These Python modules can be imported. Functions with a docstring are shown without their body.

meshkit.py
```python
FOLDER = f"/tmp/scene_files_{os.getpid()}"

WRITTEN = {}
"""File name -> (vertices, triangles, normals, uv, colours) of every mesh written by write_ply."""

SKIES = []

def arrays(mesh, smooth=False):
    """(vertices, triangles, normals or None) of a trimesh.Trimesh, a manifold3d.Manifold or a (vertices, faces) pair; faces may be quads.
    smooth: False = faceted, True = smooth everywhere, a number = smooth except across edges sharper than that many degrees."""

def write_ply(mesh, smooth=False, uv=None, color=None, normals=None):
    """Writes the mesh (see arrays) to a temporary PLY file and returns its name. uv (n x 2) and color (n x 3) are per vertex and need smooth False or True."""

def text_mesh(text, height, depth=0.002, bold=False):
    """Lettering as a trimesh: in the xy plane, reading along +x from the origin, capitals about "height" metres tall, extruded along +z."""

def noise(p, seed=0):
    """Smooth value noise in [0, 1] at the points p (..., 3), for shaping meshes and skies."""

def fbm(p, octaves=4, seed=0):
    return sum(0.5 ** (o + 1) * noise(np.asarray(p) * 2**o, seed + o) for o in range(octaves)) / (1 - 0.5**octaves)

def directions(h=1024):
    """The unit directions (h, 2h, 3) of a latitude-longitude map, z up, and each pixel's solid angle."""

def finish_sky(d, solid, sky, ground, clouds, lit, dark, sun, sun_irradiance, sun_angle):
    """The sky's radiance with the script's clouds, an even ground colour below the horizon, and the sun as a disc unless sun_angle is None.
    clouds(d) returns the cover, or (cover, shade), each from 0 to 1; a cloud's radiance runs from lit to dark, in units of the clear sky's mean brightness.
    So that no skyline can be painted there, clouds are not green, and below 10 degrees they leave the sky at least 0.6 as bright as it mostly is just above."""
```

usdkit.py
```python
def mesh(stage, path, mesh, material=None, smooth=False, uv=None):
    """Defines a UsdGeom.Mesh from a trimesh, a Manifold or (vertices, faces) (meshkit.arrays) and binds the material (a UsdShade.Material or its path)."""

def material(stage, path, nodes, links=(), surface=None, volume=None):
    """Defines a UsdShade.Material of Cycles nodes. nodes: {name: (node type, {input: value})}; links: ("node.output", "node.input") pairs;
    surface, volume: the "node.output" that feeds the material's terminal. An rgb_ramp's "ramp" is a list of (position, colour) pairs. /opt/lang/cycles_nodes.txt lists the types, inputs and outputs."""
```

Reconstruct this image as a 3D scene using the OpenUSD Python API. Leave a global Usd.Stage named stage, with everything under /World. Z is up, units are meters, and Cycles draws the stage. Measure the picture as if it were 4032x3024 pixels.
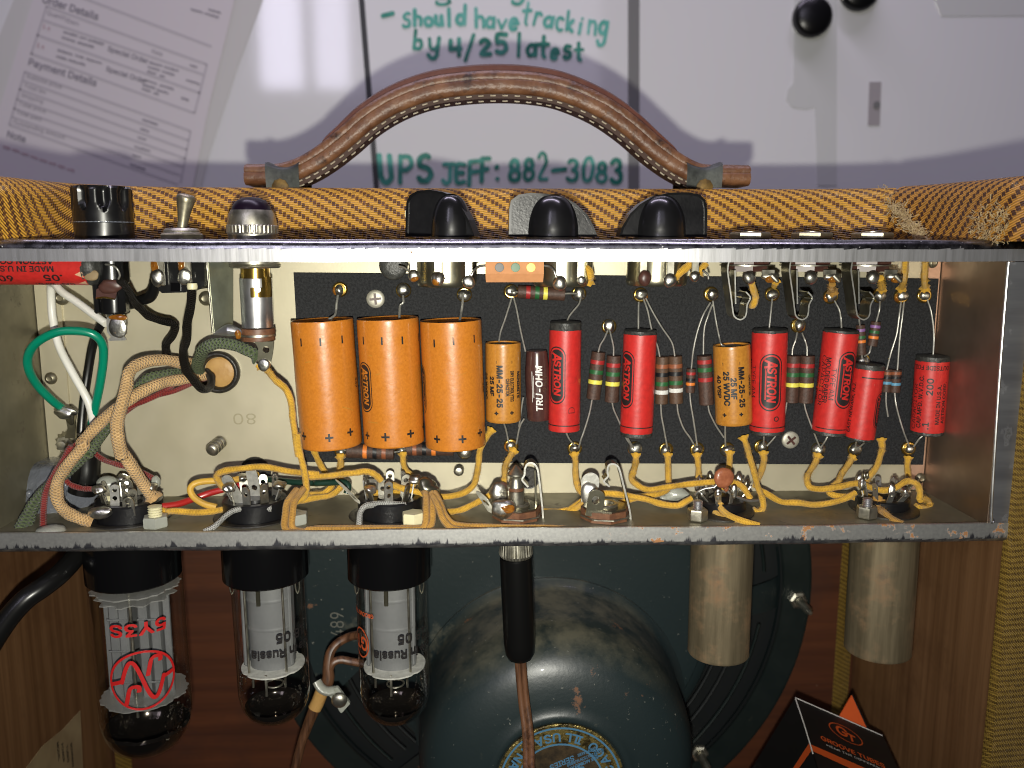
import math, random, glob, numpy as np, trimesh, usdkit
from pxr import Usd, UsdGeom, UsdLux, UsdShade, Gf, Sdf, Vt
import shapely
from shapely import affinity
from shapely.geometry import Polygon, Point, LineString, MultiPolygon, box as sbox
from shapely.ops import unary_union
from PIL import Image, ImageDraw, ImageFont

stage = Usd.Stage.CreateInMemory()
UsdGeom.SetStageUpAxis(stage, 'Z')
UsdGeom.SetStageMetersPerUnit(stage, 1.0)
UsdGeom.Xform.Define(stage, '/World')
UsdGeom.Scope.Define(stage, '/World/Looks')
rng = random.Random(7)
A_ = np.array

# ------------------------------------------------------------------ camera, light, exposure
F, CX, CY = 3354.0, 2016.0, 1512.0
PITCH, YAW, ROLL = map(math.radians, (9.274, 1.952, 0.048))
CAM = A_([0.0, -0.30, 0.42])
fwd = A_([math.sin(YAW) * math.cos(PITCH), math.cos(YAW) * math.cos(PITCH), -math.sin(PITCH)])
rt0 = np.cross(fwd, [0, 0, 1]); rt0 /= np.linalg.norm(rt0); up0 = np.cross(rt0, fwd)
RT = rt0 * math.cos(ROLL) + up0 * math.sin(ROLL); UP = up0 * math.cos(ROLL) - rt0 * math.sin(ROLL)
cam = UsdGeom.Camera.Define(stage, '/World/camera')
M4 = Gf.Matrix4d(*RT, 0, *UP, 0, *(-fwd), 0, *CAM, 1)
cam.AddTransformOp().Set(M4)
cam.CreateHorizontalApertureAttr(36.0)
cam.CreateFocalLengthAttr(F / 4032 * 36)
cam.CreateFStopAttr(10.5)
cam.CreateFocusDistanceAttr(0.325)
cam.CreateClippingRangeAttr((0.02, 50.0))
cam.CreateExposureAttr(0.0)

def light(kind, name, pos, aim, inten, color, **kw):
    l = getattr(UsdLux, kind).Define(stage, '/World/' + name)
    z = -(A_(aim, float) - A_(pos, float)); z /= np.linalg.norm(z)
    x = np.cross([0, 0, 1], z); x /= np.linalg.norm(x); y = np.cross(z, x)
    l.AddTransformOp().Set(Gf.Matrix4d(*x, 0, *y, 0, *z, 0, *map(float, pos), 1))
    l.CreateIntensityAttr(inten); l.CreateColorAttr(Gf.Vec3f(*color))
    for k, v in kw.items(): getattr(l, f'Create{k}Attr')(v)
    return l
FLASH = 2.05
fl = light('SphereLight', 'phone_flash', (-0.002, -0.303, 0.397), (0.004, 0.05, 0.390), FLASH, (1.0, 0.975, 0.86), Radius=0.0035, Normalize=True)
sh = UsdLux.ShapingAPI.Apply(fl.GetPrim()); sh.CreateShapingConeAngleAttr(58.0); sh.CreateShapingConeSoftnessAttr(1.0)
# added overhead fill that lifts the wall but not the amplifier front, and the window behind the photographer that the whiteboard mirrors
light('RectLight', 'wall_fill', (-0.10, 0.10, 1.75), (0.0, 0.34, 0.5), 4.4, (0.82, 0.73, 0.95), Width=1.5, Height=0.10, Normalize=True)
for i, (x0, x1, rad) in enumerate(((-0.63, -0.51, 7.0), (-0.475, -0.375, 6.0), (-0.36, 0.34, 0.9))):
    light('RectLight', 'window_pane' + ('_%03d' % i if i else ''), ((x0 + x1) / 2, -1.5, 1.33), ((x0 + x1) / 2, 0.0, 1.33), rad * (x1 - x0) * .94, (0.84, 0.80, 1.0), Width=x1 - x0, Height=0.94, Normalize=True)

# ------------------------------------------------------------------ measuring: pixel of the photograph + depth -> point of the place
CR = {'V': (0, 0, 1.82278), 'A1': (0, 0, .6103), 'A2': (1300, 0, .6329), 'A3': (2600, 0, .6474), 'A4': (0, 680, .5199), 'A5': (0, 1000, .5425),
      'A6': (0, 1700, .5877), 'A7': (1100, 1000, .5123), 'A8': (2000, 1000, .5123), 'B1': (2800, 1000, .5123), 'B2': (3600, 650, .9038),
      'B3': (1200, 1750, .4973), 'B4': (2200, 1750, .4521), 'B5': (2600, 1750, .5425), 'B6': (0, 2100, .5651), 'B7': (1100, 2100, .7233),
      'B8': (2500, 2100, .6926), 'C1': (1540, 720, .5877), 'C2': (1480, 1020, .4159), 'C3': (2400, 1020, .4159), 'C4': (3100, 1020, .2984),
      'C5': (2780, 660, .5660), 'C6': (940, 600, .1808), 'C7': (260, 1020, .2712), 'C8': (1160, 2150, .5269), 'D5': (300, 1000, .36166), 'D6': (0, 1500, .37373), 'D7': (2960, 2720, .27125), 'D3': (1900, 2600, .40687)}
def ray(c, x, y):
    ox, oy, s = CR[c]
    return fwd * F + RT * (ox + x * s - CX) + UP * (CY - oy - y * s)
def U(c, x, y, Y):
    d = ray(c, x, y); return CAM + d * ((Y - CAM[1]) / d[1])
def UZ(c, x, y, Z):
    d = ray(c, x, y); return CAM + d * ((Z - CAM[2]) / d[2])
def S(c, px, Y): return px * CR[c][2] * (Y + .3) / F
def path(*spec):
    """('A5', (x, y, Y), ..., 'A6', (x, y, Y), ...) -> points"""
    out, c = [], None
    for q in spec:
        if isinstance(q, str): c = q
        else: out.append(U(c, *q))
    return A_(out)
def along(c, Y, *pts): return A_([U(c, x, y, Y) for x, y in pts])

# ------------------------------------------------------------------ scene helpers
counts = {}
def numbered(parent, name):
    k = (parent, name); n = counts.get(k, 0); counts[k] = n + 1
    return f'{parent}/{name}' + (f'_{n:03d}' if n else '')
def key(prim, **kw):
    for k, v in kw.items():
        if v: prim.SetCustomDataByKey(k, v)
def arr(mesh):
    if isinstance(mesh, trimesh.Trimesh): return mesh
    if isinstance(mesh, tuple): return trimesh.Trimesh(A_(mesh[0], float), A_(mesh[1], int), process=False)
    return mesh
def cat(*ms):
    return trimesh.util.concatenate([arr(m) for m in ms])
class Thing:
    def __init__(s, name, label, category, loc=(0, 0, 0), group=None, kind=None):
        s.path = numbered('/World', name); s.loc = A_(loc, float)
        x = UsdGeom.Xform.Define(stage, s.path); x.AddTranslateOp().Set(Gf.Vec3d(*map(float, loc)))
        key(x.GetPrim(), label=label, category=category, group=group, kind=kind)
    def part(s, name, mesh, m, smooth=30, parent=None, label=None, uv=None, kind=None):
        p = numbered(parent or s.path, name)
        if isinstance(mesh, tuple) and len(mesh) == 3: uv = mesh[2]; mesh = mesh[:2]
        mesh = arr(mesh)
        v = A_(mesh.vertices) - s.loc
        if uv is not None: smooth = True
        q = usdkit.mesh(stage, p, (v, A_(mesh.faces)), LOOK[m], smooth=smooth, uv=uv)
        key(q.GetPrim(), label=label, kind=kind)
        return p
def solo(name, mesh, m, label=None, category=None, group=None, kind=None, smooth=30, uv=None):
    p = numbered('/World', name)
    if isinstance(mesh, tuple) and len(mesh) == 3: uv = mesh[2]; mesh = mesh[:2]
    mesh = arr(mesh)
    if uv is not None: smooth = True
    q = usdkit.mesh(stage, p, (A_(mesh.vertices), A_(mesh.faces)), LOOK[m], smooth=smooth, uv=uv)
    key(q.GetPrim(), label=label, category=category, group=group, kind=kind)
    return p

# ------------------------------------------------------------------ shapes
def unit(v): v = A_(v, float); return v / np.linalg.norm(v)
def frame(a):
    a = unit(a); t = A_([0, -1.0, 0]) if abs(a[1]) < .9 else A_([1.0, 0, 0])
    n = unit(t - a * (t @ a)); return n, np.cross(a, n)
def catmull(P, sub):
    P = A_(P, float)
    if len(P) < 3 or sub < 2: return P
    Q = np.vstack([2 * P[0] - P[1], P, 2 * P[-1] - P[-2]]); out = []
    for i in range(1, len(Q) - 2):
        a, b, c, d = Q[i - 1:i + 3]
        for t in np.linspace(0, 1, sub, endpoint=False):
            out.append(.5 * (2 * b + (c - a) * t + (2 * a - 5 * b + 4 * c - d) * t * t + (3 * b - a - 3 * c + d) * t ** 3))
    return A_(out + [Q[-2]])
def tube(P, r, n=12, sub=6, flat=1.0):
    """round tube through P; uv = (turn, metres along)"""
    C = catmull(P, sub)
    R = np.interp(np.linspace(0, 1, len(C)), np.linspace(0, 1, np.size(r)), np.atleast_1d(r)) if np.size(r) > 1 else np.full(len(C), float(r))
    T = np.gradient(C, axis=0); T /= np.linalg.norm(T, axis=1, keepdims=True)
    L = np.concatenate([[0], np.cumsum(np.linalg.norm(np.diff(C, axis=0), axis=1))])
    N = frame(T[0])[0]; V, uv = [], []
    th = np.linspace(0, 2 * np.pi, n + 1)
    for i in range(len(C)):
        N = unit(N - T[i] * (N @ T[i])); B = np.cross(T[i], N)
        V.append(C[i] + R[i] * (np.outer(np.cos(th), N) + flat * np.outer(np.sin(th), B)))
        uv.append(np.stack([th / (2 * np.pi), np.full(n + 1, L[i])], 1))
    m = n + 1; V = np.vstack(V); uv = np.vstack(uv); Fc = []
    for i in range(len(C) - 1):
        for j in range(n):
            a = i * m + j; Fc += [(a, a + 1, a + m + 1), (a, a + m + 1, a + m)]
    for e, o in ((0, 1), (len(C) - 1, 0)):
        k = len(V); ring = V[e * m:e * m + n]; V = np.vstack([V, ring, [C[e]]]); uv = np.vstack([uv, np.zeros((n + 1, 2)) + [[0, L[e]]]])
        for j in range(n):
            a, b = k + j, k + (j + 1) % n
            Fc.append((k + n, b, a) if o else (k + n, a, b))
    return V, A_(Fc), uv
def lathe(prof, o, axis, n=28, fn=None):
    """prof: (radius, height) pairs along axis from o; fn(theta, i) -> radius factor"""
    o = A_(o, float); a = unit(axis); N, B = frame(a)
    th = np.linspace(0, 2 * np.pi, n, endpoint=False); V, idx = [], []; k = 0
    for i, (r, h) in enumerate(prof):
        if r < 1e-9: V.append((o + a * h)[None]); idx.append((k, 1)); k += 1
        else:
            rr = r * (fn(th, i) if fn else 1.0)
            V.append(o + a * h + np.outer(rr * np.cos(th), N) + np.outer(rr * np.sin(th), B)); idx.append((k, n)); k += n
    Fc = []
    for (a0, n0), (b0, n1) in zip(idx, idx[1:]):
        for j in range(n):
            j2 = (j + 1) % n
            if n0 == 1 and n1 > 1: Fc.append((a0, b0 + j2, b0 + j))
            elif n1 == 1 and n0 > 1: Fc.append((a0 + j, a0 + j2, b0))
            elif n0 > 1: Fc += [(a0 + j, a0 + j2, b0 + j2), (a0 + j, b0 + j2, b0 + j)]
    return np.vstack(V), A_(Fc)
def rbox(lo, hi, b=.0003):
    lo, hi = np.minimum(lo, hi).astype(float), np.maximum(lo, hi).astype(float); b = min(b, (hi - lo).min() * .45); pts = []
    for sx in (0, 1):
        for sy in (0, 1):
            for sz in (0, 1):
                s = A_([sx, sy, sz]); p = np.where(s, hi, lo); d = np.where(s, -b, b)
                for k in range(3):
                    q = p + d; q[k] = p[k]; pts.append(q)
    return trimesh.convex.convex_hull(A_(pts))
def ex(poly, t):
    gs = [g for g in getattr(poly, 'geoms', [poly]) if g.geom_type == 'Polygon' and g.area > 0]
    return trimesh.util.concatenate([trimesh.creation.extrude_polygon(g, t, engine='earcut') for g in gs])
def put(mesh, o, x, y, z):
    m = mesh.copy(); v = A_(m.vertices); m.vertices = A_(o) + np.outer(v[:, 0], x) + np.outer(v[:, 1], y) + np.outer(v[:, 2], z); 
    return m
X_, Y_, Z_ = A_([1., 0, 0]), A_([0, 1., 0]), A_([0, 0, 1.])
def slab(poly, Y, t):
    """polygon in the x-z plane, back at y=Y, front at Y-t"""
    return put(ex(poly, t), (0, Y, 0), X_, Z_, -Y_)
def pp(c, Y, *pts): return Polygon([(p[0], p[2]) for p in along(c, Y, *pts)])
def prism_z(poly, z0, t): return put(ex(poly, t), (0, 0, z0), X_, Y_, Z_)
def ball(o, r, sub=2, sq=(1, 1, 1)):
    m = trimesh.creation.icosphere(sub, r); m.vertices = m.vertices * A_(sq) + A_(o); return m
def lump(o, r, sq=(1, 1, 1), seed=0, amt=.18):
    m = trimesh.creation.icosphere(3, 1.0); g = np.random.RandomState(seed); v = A_(m.vertices); d = np.zeros(len(v))
    for _ in range(7):
        k = g.randn(3) * 2.2; d += np.sin(v @ k + g.rand() * 6.28) / 7
    m.vertices = v * (1 + amt * 2 * d)[:, None] * r * A_(sq) + A_(o); return m
def hexnut(o, r, h, axis=Z_, hole=0, ang=0):
    a = unit(axis); N, B = frame(a)
    p = Polygon([(r * math.cos(ang + k * math.pi / 3), r * math.sin(ang + k * math.pi / 3)) for k in range(6)])
    ch = p.buffer(-r * .06)
    V = trimesh.convex.convex_hull(np.vstack([np.c_[A_(p.exterior.coords)[:-1], np.full(6, h * .15)], np.c_[A_(p.exterior.coords)[:-1], np.full(6, h * .85)], np.c_[A_(ch.exterior.coords)[:-1], np.full(len(ch.exterior.coords) - 1, 0)], np.c_[A_(ch.exterior.coords)[:-1], np.full(len(ch.exterior.coords) - 1, h)]]))
    return put(V, o, N, B, a)
def thread(o, axis, r, L, pitch=.0007, n=16):
    prof = [(0, 0)]; k = int(L / pitch * 2)
    for i in range(k + 1): prof.append((r * (1 if i % 2 else .84), L * i / k))
    prof += [(r * .6, L * 1.03), (0, L * 1.04)]
    return lathe(prof, o, axis, n)
FONT = glob.glob('/opt/blender-*/*/datafiles/fonts/Inter.woff2')[0]
tcache = {}
def tpoly(text, h, sx=1.0, bold=False, shear=0.0, center=True):
    k = (text, bold)
    if k not in tcache:
        font = ImageFont.truetype(FONT, 96); sw = 3 * int(bold)
        x0, y0, x1, y1 = font.getbbox(text, anchor='ls', stroke_width=sw)
        im = Image.new('L', (x1 - x0 + 8, y1 - y0 + 8))
        ImageDraw.Draw(im).text((4 - x0, 4 - y0), text, 255, font, anchor='ls', stroke_width=sw)
        on = np.pad(np.asarray(im) > 127, ((0, 0), (1, 1))).astype(np.int8)
        rows, st = np.nonzero(np.diff(on, axis=1) == 1); en = np.nonzero(np.diff(on, axis=1) == -1)[1]
        g = unary_union(list(shapely.box(st, -rows - 1, en, -rows))).buffer(.6).buffer(-.6).simplify(.9)
        tcache[k] = affinity.translate(g, -4, 4 - y0)
    g = tcache[k]; s = h / 70.0
    g = affinity.affine_transform(g, [s * sx, s * shear, 0, s, 0, 0])
    if center: x0, y0, x1, y1 = g.bounds; g = affinity.translate(g, -(x0 + x1) / 2, -h / 2)
    return g
def tri2(poly):
    V, Fc, k = [], [], 0
    for g in getattr(poly, 'geoms', [poly]):
        if g.geom_type != 'Polygon' or g.area < 1e-12: continue
        v, f = trimesh.creation.triangulate_polygon(g, engine='earcut'); V.append(v); Fc.append(f + k); k += len(v)
    return np.vstack(V), np.vstack(Fc)
class Cyl:
    """a labelled cylinder: axis p0 -> p1, front turned to the camera"""
    def __init__(s, p0, p1, r):
        s.p0, s.p1, s.r = A_(p0, float), A_(p1, float), r; s.L = np.linalg.norm(s.p1 - s.p0); s.a = (s.p1 - s.p0) / s.L
        t = CAM - (s.p0 + s.p1) / 2; s.n = unit(t - s.a * (t @ s.a)); s.s = np.cross(s.n, s.a)
        if s.s @ RT < 0 and abs(s.a @ RT) < .7: s.s = -s.s
    def decal(s, poly, t, ang=0, rot='down', lift=.00006, r=None):
        r = (r or s.r) + lift; v, f = tri2(poly); v3 = np.c_[v, np.zeros(len(v))]
        v3, f = trimesh.remesh.subdivide_to_size(v3, f, max(.0007, r * .16), max_iter=12)
        x, y = v3[:, 0], v3[:, 1]
        du, dv = {'down': (y, x), 'up': (-y, -x), '0': (x, -y), '180': (-x, y)}[rot]
        ph = math.radians(ang) + du / r
        P = s.p0 + np.outer(t * s.L + dv, s.a) + r * (np.outer(np.cos(ph), s.n) + np.outer(np.sin(ph), s.s))
        nf = np.cross(P[f[:, 1]] - P[f[:, 0]], P[f[:, 2]] - P[f[:, 0]]); out = (P[f].mean(1) - (s.p0 + s.p1) / 2); out -= np.outer(out @ s.a, s.a)
        fl = (nf * out).sum(1) < 0; f = f.copy(); f[fl] = f[fl][:, ::-1]
        return trimesh.Trimesh(P, f, process=False)
def flat_decal(poly, o, x, y, lift=.00006):
    v, f = tri2(poly); z = np.cross(x, y); P = A_(o) + np.outer(v[:, 0], x) + np.outer(v[:, 1], y) + z * lift
    return trimesh.Trimesh(P, f, process=False)

# ------------------------------------------------------------------ materials
LOOK = {}
def mat(name, col, rough=.5, metal=0.0, var=None, bump=None, coat=0.0, spec=.5, coord='object', stretch=(1, 1, 1), spots=(), rvar=None, extra=None, sheen=0):
    """var: (colour2, scale[, lo, hi]); bump: (scale, strength[, distance]); spots: [(colour, scale, lo, hi, roughness)] patches by noise; rvar: (roughness2, scale)"""
    nd = {'p': ('principled_bsdf', {'base_color': col, 'roughness': rough, 'metallic': metal, 'coat_weight': coat, 'coat_roughness': .06, 'specular_ior_level': spec, 'sheen_weight': sheen}),
          'tc': ('texture_coordinate', {}), 'mp': ('mapping', {'scale': stretch})}
    lk = [('tc.' + coord, 'mp.vector')]; c = None; rg = None; mt = None
    if var:
        lo, hi = (var[2], var[3]) if len(var) > 2 else (.35, .65)
        nd['n'] = ('noise_texture', {'scale': var[1], 'detail': 5.0, 'roughness': .6}); nd['r'] = ('rgb_ramp', {'ramp': [(lo, col), (hi, var[0])]})
        lk += [('mp.vector', 'n.vector'), ('n.fac', 'r.fac')]; c = 'r.color'
    if rvar:
        nd['rn'] = ('noise_texture', {'scale': rvar[1], 'detail': 4.0}); nd['rm'] = ('map_range', {'from_min': .35, 'from_max': .65, 'to_min': rough, 'to_max': rvar[0], 'clamp': True})
        lk += [('mp.vector', 'rn.vector'), ('rn.fac', 'rm.value')]; rg = 'rm.result'
    for i, (sc, ss, lo, hi, rr) in enumerate(spots):
        nd[f's{i}'] = ('noise_texture', {'scale': ss, 'detail': 6.0, 'roughness': .65}); nd[f'sm{i}'] = ('map_range', {'from_min': lo, 'from_max': hi, 'clamp': True})
        nd[f'off{i}'] = ('mapping', {'location': (3.1 * i + 1.7, 7.3 * i, 2.9 * i)})
        nd[f'mx{i}'] = ('mix_color', {'a': col, 'b': sc}); nd[f'rx{i}'] = ('mix_float', {'a': rough, 'b': rr}); nd[f'tx{i}'] = ('mix_float', {'a': metal, 'b': 0.0})
        lk += [('tc.object', f'off{i}.vector'), (f'off{i}.vector', f's{i}.vector'), (f's{i}.fac', f'sm{i}.value'), (f'sm{i}.result', f'mx{i}.fac'), (f'sm{i}.result', f'rx{i}.fac'), (f'sm{i}.result', f'tx{i}.fac')]
        if c: lk.append((c, f'mx{i}.a'))
        if rg: lk.append((rg, f'rx{i}.a'))
        if mt: lk.append((mt, f'tx{i}.a'))
        c, rg, mt = f'mx{i}.result', f'rx{i}.result', f'tx{i}.result'
    if c: lk.append((c, 'p.base_color'))
    if rg: lk.append((rg, 'p.roughness'))
    if mt: lk.append((mt, 'p.metallic'))
    if bump:
        nd['bn'] = ('noise_texture', {'scale': bump[0], 'detail': 4.0}); nd['b'] = ('bump', {'strength': bump[1], 'distance': bump[2] if len(bump) > 2 else .0005})
        lk += [('mp.vector', 'bn.vector'), ('bn.fac', 'b.height'), ('b.normal', 'p.normal')]
    LOOK[name] = usdkit.material(stage, '/World/Looks/' + name, nd, lk, surface='p.BSDF')
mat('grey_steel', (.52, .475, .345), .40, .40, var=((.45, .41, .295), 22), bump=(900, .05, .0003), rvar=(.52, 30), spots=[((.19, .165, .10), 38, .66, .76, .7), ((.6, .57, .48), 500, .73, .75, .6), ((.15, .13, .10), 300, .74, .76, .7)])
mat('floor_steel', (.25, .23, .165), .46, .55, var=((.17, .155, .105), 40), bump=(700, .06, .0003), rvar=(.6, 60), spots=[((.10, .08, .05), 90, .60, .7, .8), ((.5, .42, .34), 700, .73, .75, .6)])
mat('copper_steel', (.46, .35, .28), .42, .95, var=((.27, .215, .165), 20), rvar=(.52, 25), bump=(160, .06, .0006))
mat('copper_strip', (.60, .40, .29), .45, .6, var=((.48, .30, .21), 60))
mat('bright_lip', (.60, .60, .61), .36, .9, var=((.42, .42, .44), 700, .42, .66), stretch=(1, 1, .05), bump=(520, .25, .0002), rvar=(.50, 700), spots=[((.30, .17, .08), 150, .71, .74, .8), ((.10, .09, .08), 420, .735, .75, .7)])
mat('chrome_roll', (.31, .31, .32), .18, 1.0, rvar=(.30, 300), bump=(500, .12, .0002), spots=[((.75, .74, .74), 900, .67, .69, .5)])
mat('worn_lip', (.50, .50, .49), .40, .85, var=((.30, .30, .31), 140), stretch=(1, 1, .25), bump=(400, .2, .0002), spots=[((.09, .09, .10), 130, .55, .62, .6), ((.33, .17, .07), 48, .655, .685, .85)])
mat('side_lip', (.34, .345, .36), .42, .8, var=((.22, .22, .235), 120), stretch=(.1, 1, 1), bump=(400, .2, .0002), spots=[((.06, .06, .06), 110, .6, .68, .6)])
mat('faint_mark', (.34, .305, .20), .5, .35)
mat('stamp_grey', (.10, .10, .085), .6)
mat('screw_head', (.52, .50, .42), .5, .55, var=((.40, .38, .31), 300))
mat('marker_under_glare', (.07, .40, .33), .5, var=((.20, .58, .52), 45, .42, .66))  # paler ink: window reflection over the writing painted into its colour
mat('worn_roll', (.20, .20, .22), .34, .9, var=((.5, .5, .5), 200, .4, .7), bump=(500, .2, .0002))
mat('fibre_board', (.0125, .013, .0145), .75, spec=.2, var=((.026, .027, .029), 1100, .4, .6), bump=(1500, .7, .0006), spots=[((.22, .22, .21), 1300, .735, .75, .7)])
mat('orange_paper', (.54, .185, .020), .32, var=((.44, .145, .014), 1000, .35, .7), coat=.45, rvar=(.42, 200), bump=(420, .16, .0005), spots=[((.28, .085, .013), 900, .70, .73, .4), ((.62, .25, .05), 40, .62, .80, .5), ((.34, .11, .014), 30, .62, .80, .4)])
mat('tan_paper', (.50, .215, .030), .34, var=((.40, .165, .022), 900), coat=.4, bump=(600, .1, .0004), spots=[((.25, .10, .02), 900, .70, .74, .4)])
mat('red_paper', (.57, .024, .020), .44, var=((.46, .019, .016), 500), coat=.2, bump=(500, .2, .0004), spots=[((.30, .018, .015), 120, .62, .74, .5), ((.62, .24, .18), 420, .715, .75, .6), ((.62, .13, .10), 70, .66, .8, .6)])
mat('black_wax', (.022, .023, .022), .45, var=((.05, .05, .045), 500), bump=(900, .5, .0006))
mat('print_black', (.014, .012, .012), .5)
mat('print_white', (.72, .70, .66), .55)
mat('paper_torn', (.62, .36, .22), .8)
mat('resistor_brown', (.050, .024, .0155), .58, var=((.080, .040, .027), 900, .4, .66), bump=(1300, .5, .0003))
mat('resistor_light', (.095, .050, .027), .58, var=((.07, .036, .019), 900), bump=(1300, .5, .0003))
mat('ceramic_brown', (.055, .022, .020), .26, coat=.4, var=((.075, .032, .026), 500))
for nme, colr in dict(red=(.36, .022, .022), green=(.02, .12, .035), yellow=(.80, .72, .10), orange=(.75, .21, .03), black=(.010, .010, .012), brown=(.27, .085, .035), white=(.72, .72, .68), violet=(.25, .12, .33), blue=(.10, .30, .46)).items():
    mat('band_' + nme, colr, .45, var=(tuple(.8 * q for q in colr), 900))
mat('tinned', (.62, .61, .56), .40, .9, var=((.46, .455, .42), 500), bump=(500, .2, .0003))
mat('lead_wire', (.56, .55, .50), .44, .65, var=((.40, .39, .35), 400))
mat('solder', (.74, .73, .67), .30, 1.0, bump=(420, .35, .0006), rvar=(.42, 400), var=((.52, .51, .45), 500), spots=[((.20, .10, .03), 700, .66, .72, .3)])
mat('brass', (.62, .42, .10), .22, .95, var=((.40, .25, .06), 350))
mat('amber_flux', (.13, .038, .004), .08, coat=1.0, var=((.30, .12, .016), 500))
mat('aluminium', (.66, .66, .67), .28, .95, bump=(700, .06, .0002), rvar=(.4, 90))
mat('nickel', (.56, .54, .46), .30, .95, var=((.38, .36, .29), 260), rvar=(.45, 200))
mat('dull_nickel', (.36, .33, .24), .42, .85, var=((.22, .20, .14), 240))
mat('spring_steel', (.42, .40, .30), .26, .95, var=((.30, .28, .20), 200))
mat('zinc_plate', (.40, .43, .36), .36, .8, var=((.30, .32, .26), 120), bump=(500, .08, .0002))
mat('phenolic', (.17, .075, .035), .5, var=((.10, .042, .022), 300), bump=(700, .15, .0003))
mat('phenolic_dark', (.05, .020, .017), .4, var=((.08, .035, .026), 300))
mat('bakelite', (.006, .006, .0065), .22, coat=.2, rvar=(.34, 90), spots=[((.05, .05, .05), 1500, .745, .76, .6)])
mat('bakelite_dusty', (.007, .007, .008), .30, spec=.42, rvar=(.40, 160), bump=(900, .25, .0003), spots=[((.09, .09, .09), 1400, .735, .755, .7)])
mat('tube_base', (.003, .003, .0034), .18, coat=.2, spec=.35)
mat('black_rubber', (.013, .012, .011), .42, var=((.03, .026, .02), 600), bump=(900, .35, .0005))
mat('black_plastic', (.006, .006, .006), .28, spec=.4)
mat('white_plastic', (.74, .73, .66), .35)
mat('green_plastic', (.0, .20, .115), .28)
mat('yellow_plastic', (.72, .44, .05), .35, var=((.42, .24, .06), 40))
mat('red_plastic', (.36, .018, .016), .3)
mat('dark_green_plastic', (.008, .03, .02), .3)
mat('grey_plastic', (.13, .14, .165), .12, coat=.5, bump=(240, .8, .0016))
mat('clear_grey', (.31, .32, .28), .28, bump=(300, .4, .001))
mat('cream_plastic', (.66, .62, .40), .4)
mat('tan_tape', (.50, .30, .10), .5, var=((.40, .22, .07), 160), bump=(150, .6, .001))
mat('peach_body', (.56, .26, .115), .7, spec=.25, var=((.50, .23, .10), 400))
mat('disc_ceramic', (.33, .115, .055), .34, var=((.24, .075, .035), 500), bump=(700, .35, .0005), coat=.3)
mat('jewel', (.008, .004, .010), .3, spec=.25)
mat('white_mica', (.62, .62, .58), .5, var=((.45, .45, .42), 400))
mat('tube_plate', (.22, .225, .23), .5, .25, var=((.17, .175, .18), 60), rvar=(.6, 80))
mat('getter', (.06, .052, .045), .10, .9, var=((.16, .115, .075), 90, .6, .8))
mat('tube_red', (.46, .010, .010), .5)
mat('tube_orange', (.45, .07, .015), .5)
mat('speaker_green', (.0075, .0125, .0125), .36, spec=.42, var=((.011, .0165, .0155), 60), rvar=(.5, 50), bump=(260, .08, .0006), spots=[((.095, .09, .06), 30, .66, .80, .8), ((.17, .06, .02), 40, .715, .735, .9), ((.16, .155, .13), 520, .72, .75, .8)])
mat('speaker_dark', (.006, .008, .009), .6)
mat('badge_gold', (.28, .215, .07), .34, .7, var=((.06, .045, .02), 320, .45, .6), bump=(900, .8, .0006))
mat('badge_blue', (.06, .16, .27), .4)
mat('badge_centre', (.075, .05, .025), .5, .3, var=((.03, .022, .014), 300))
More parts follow.
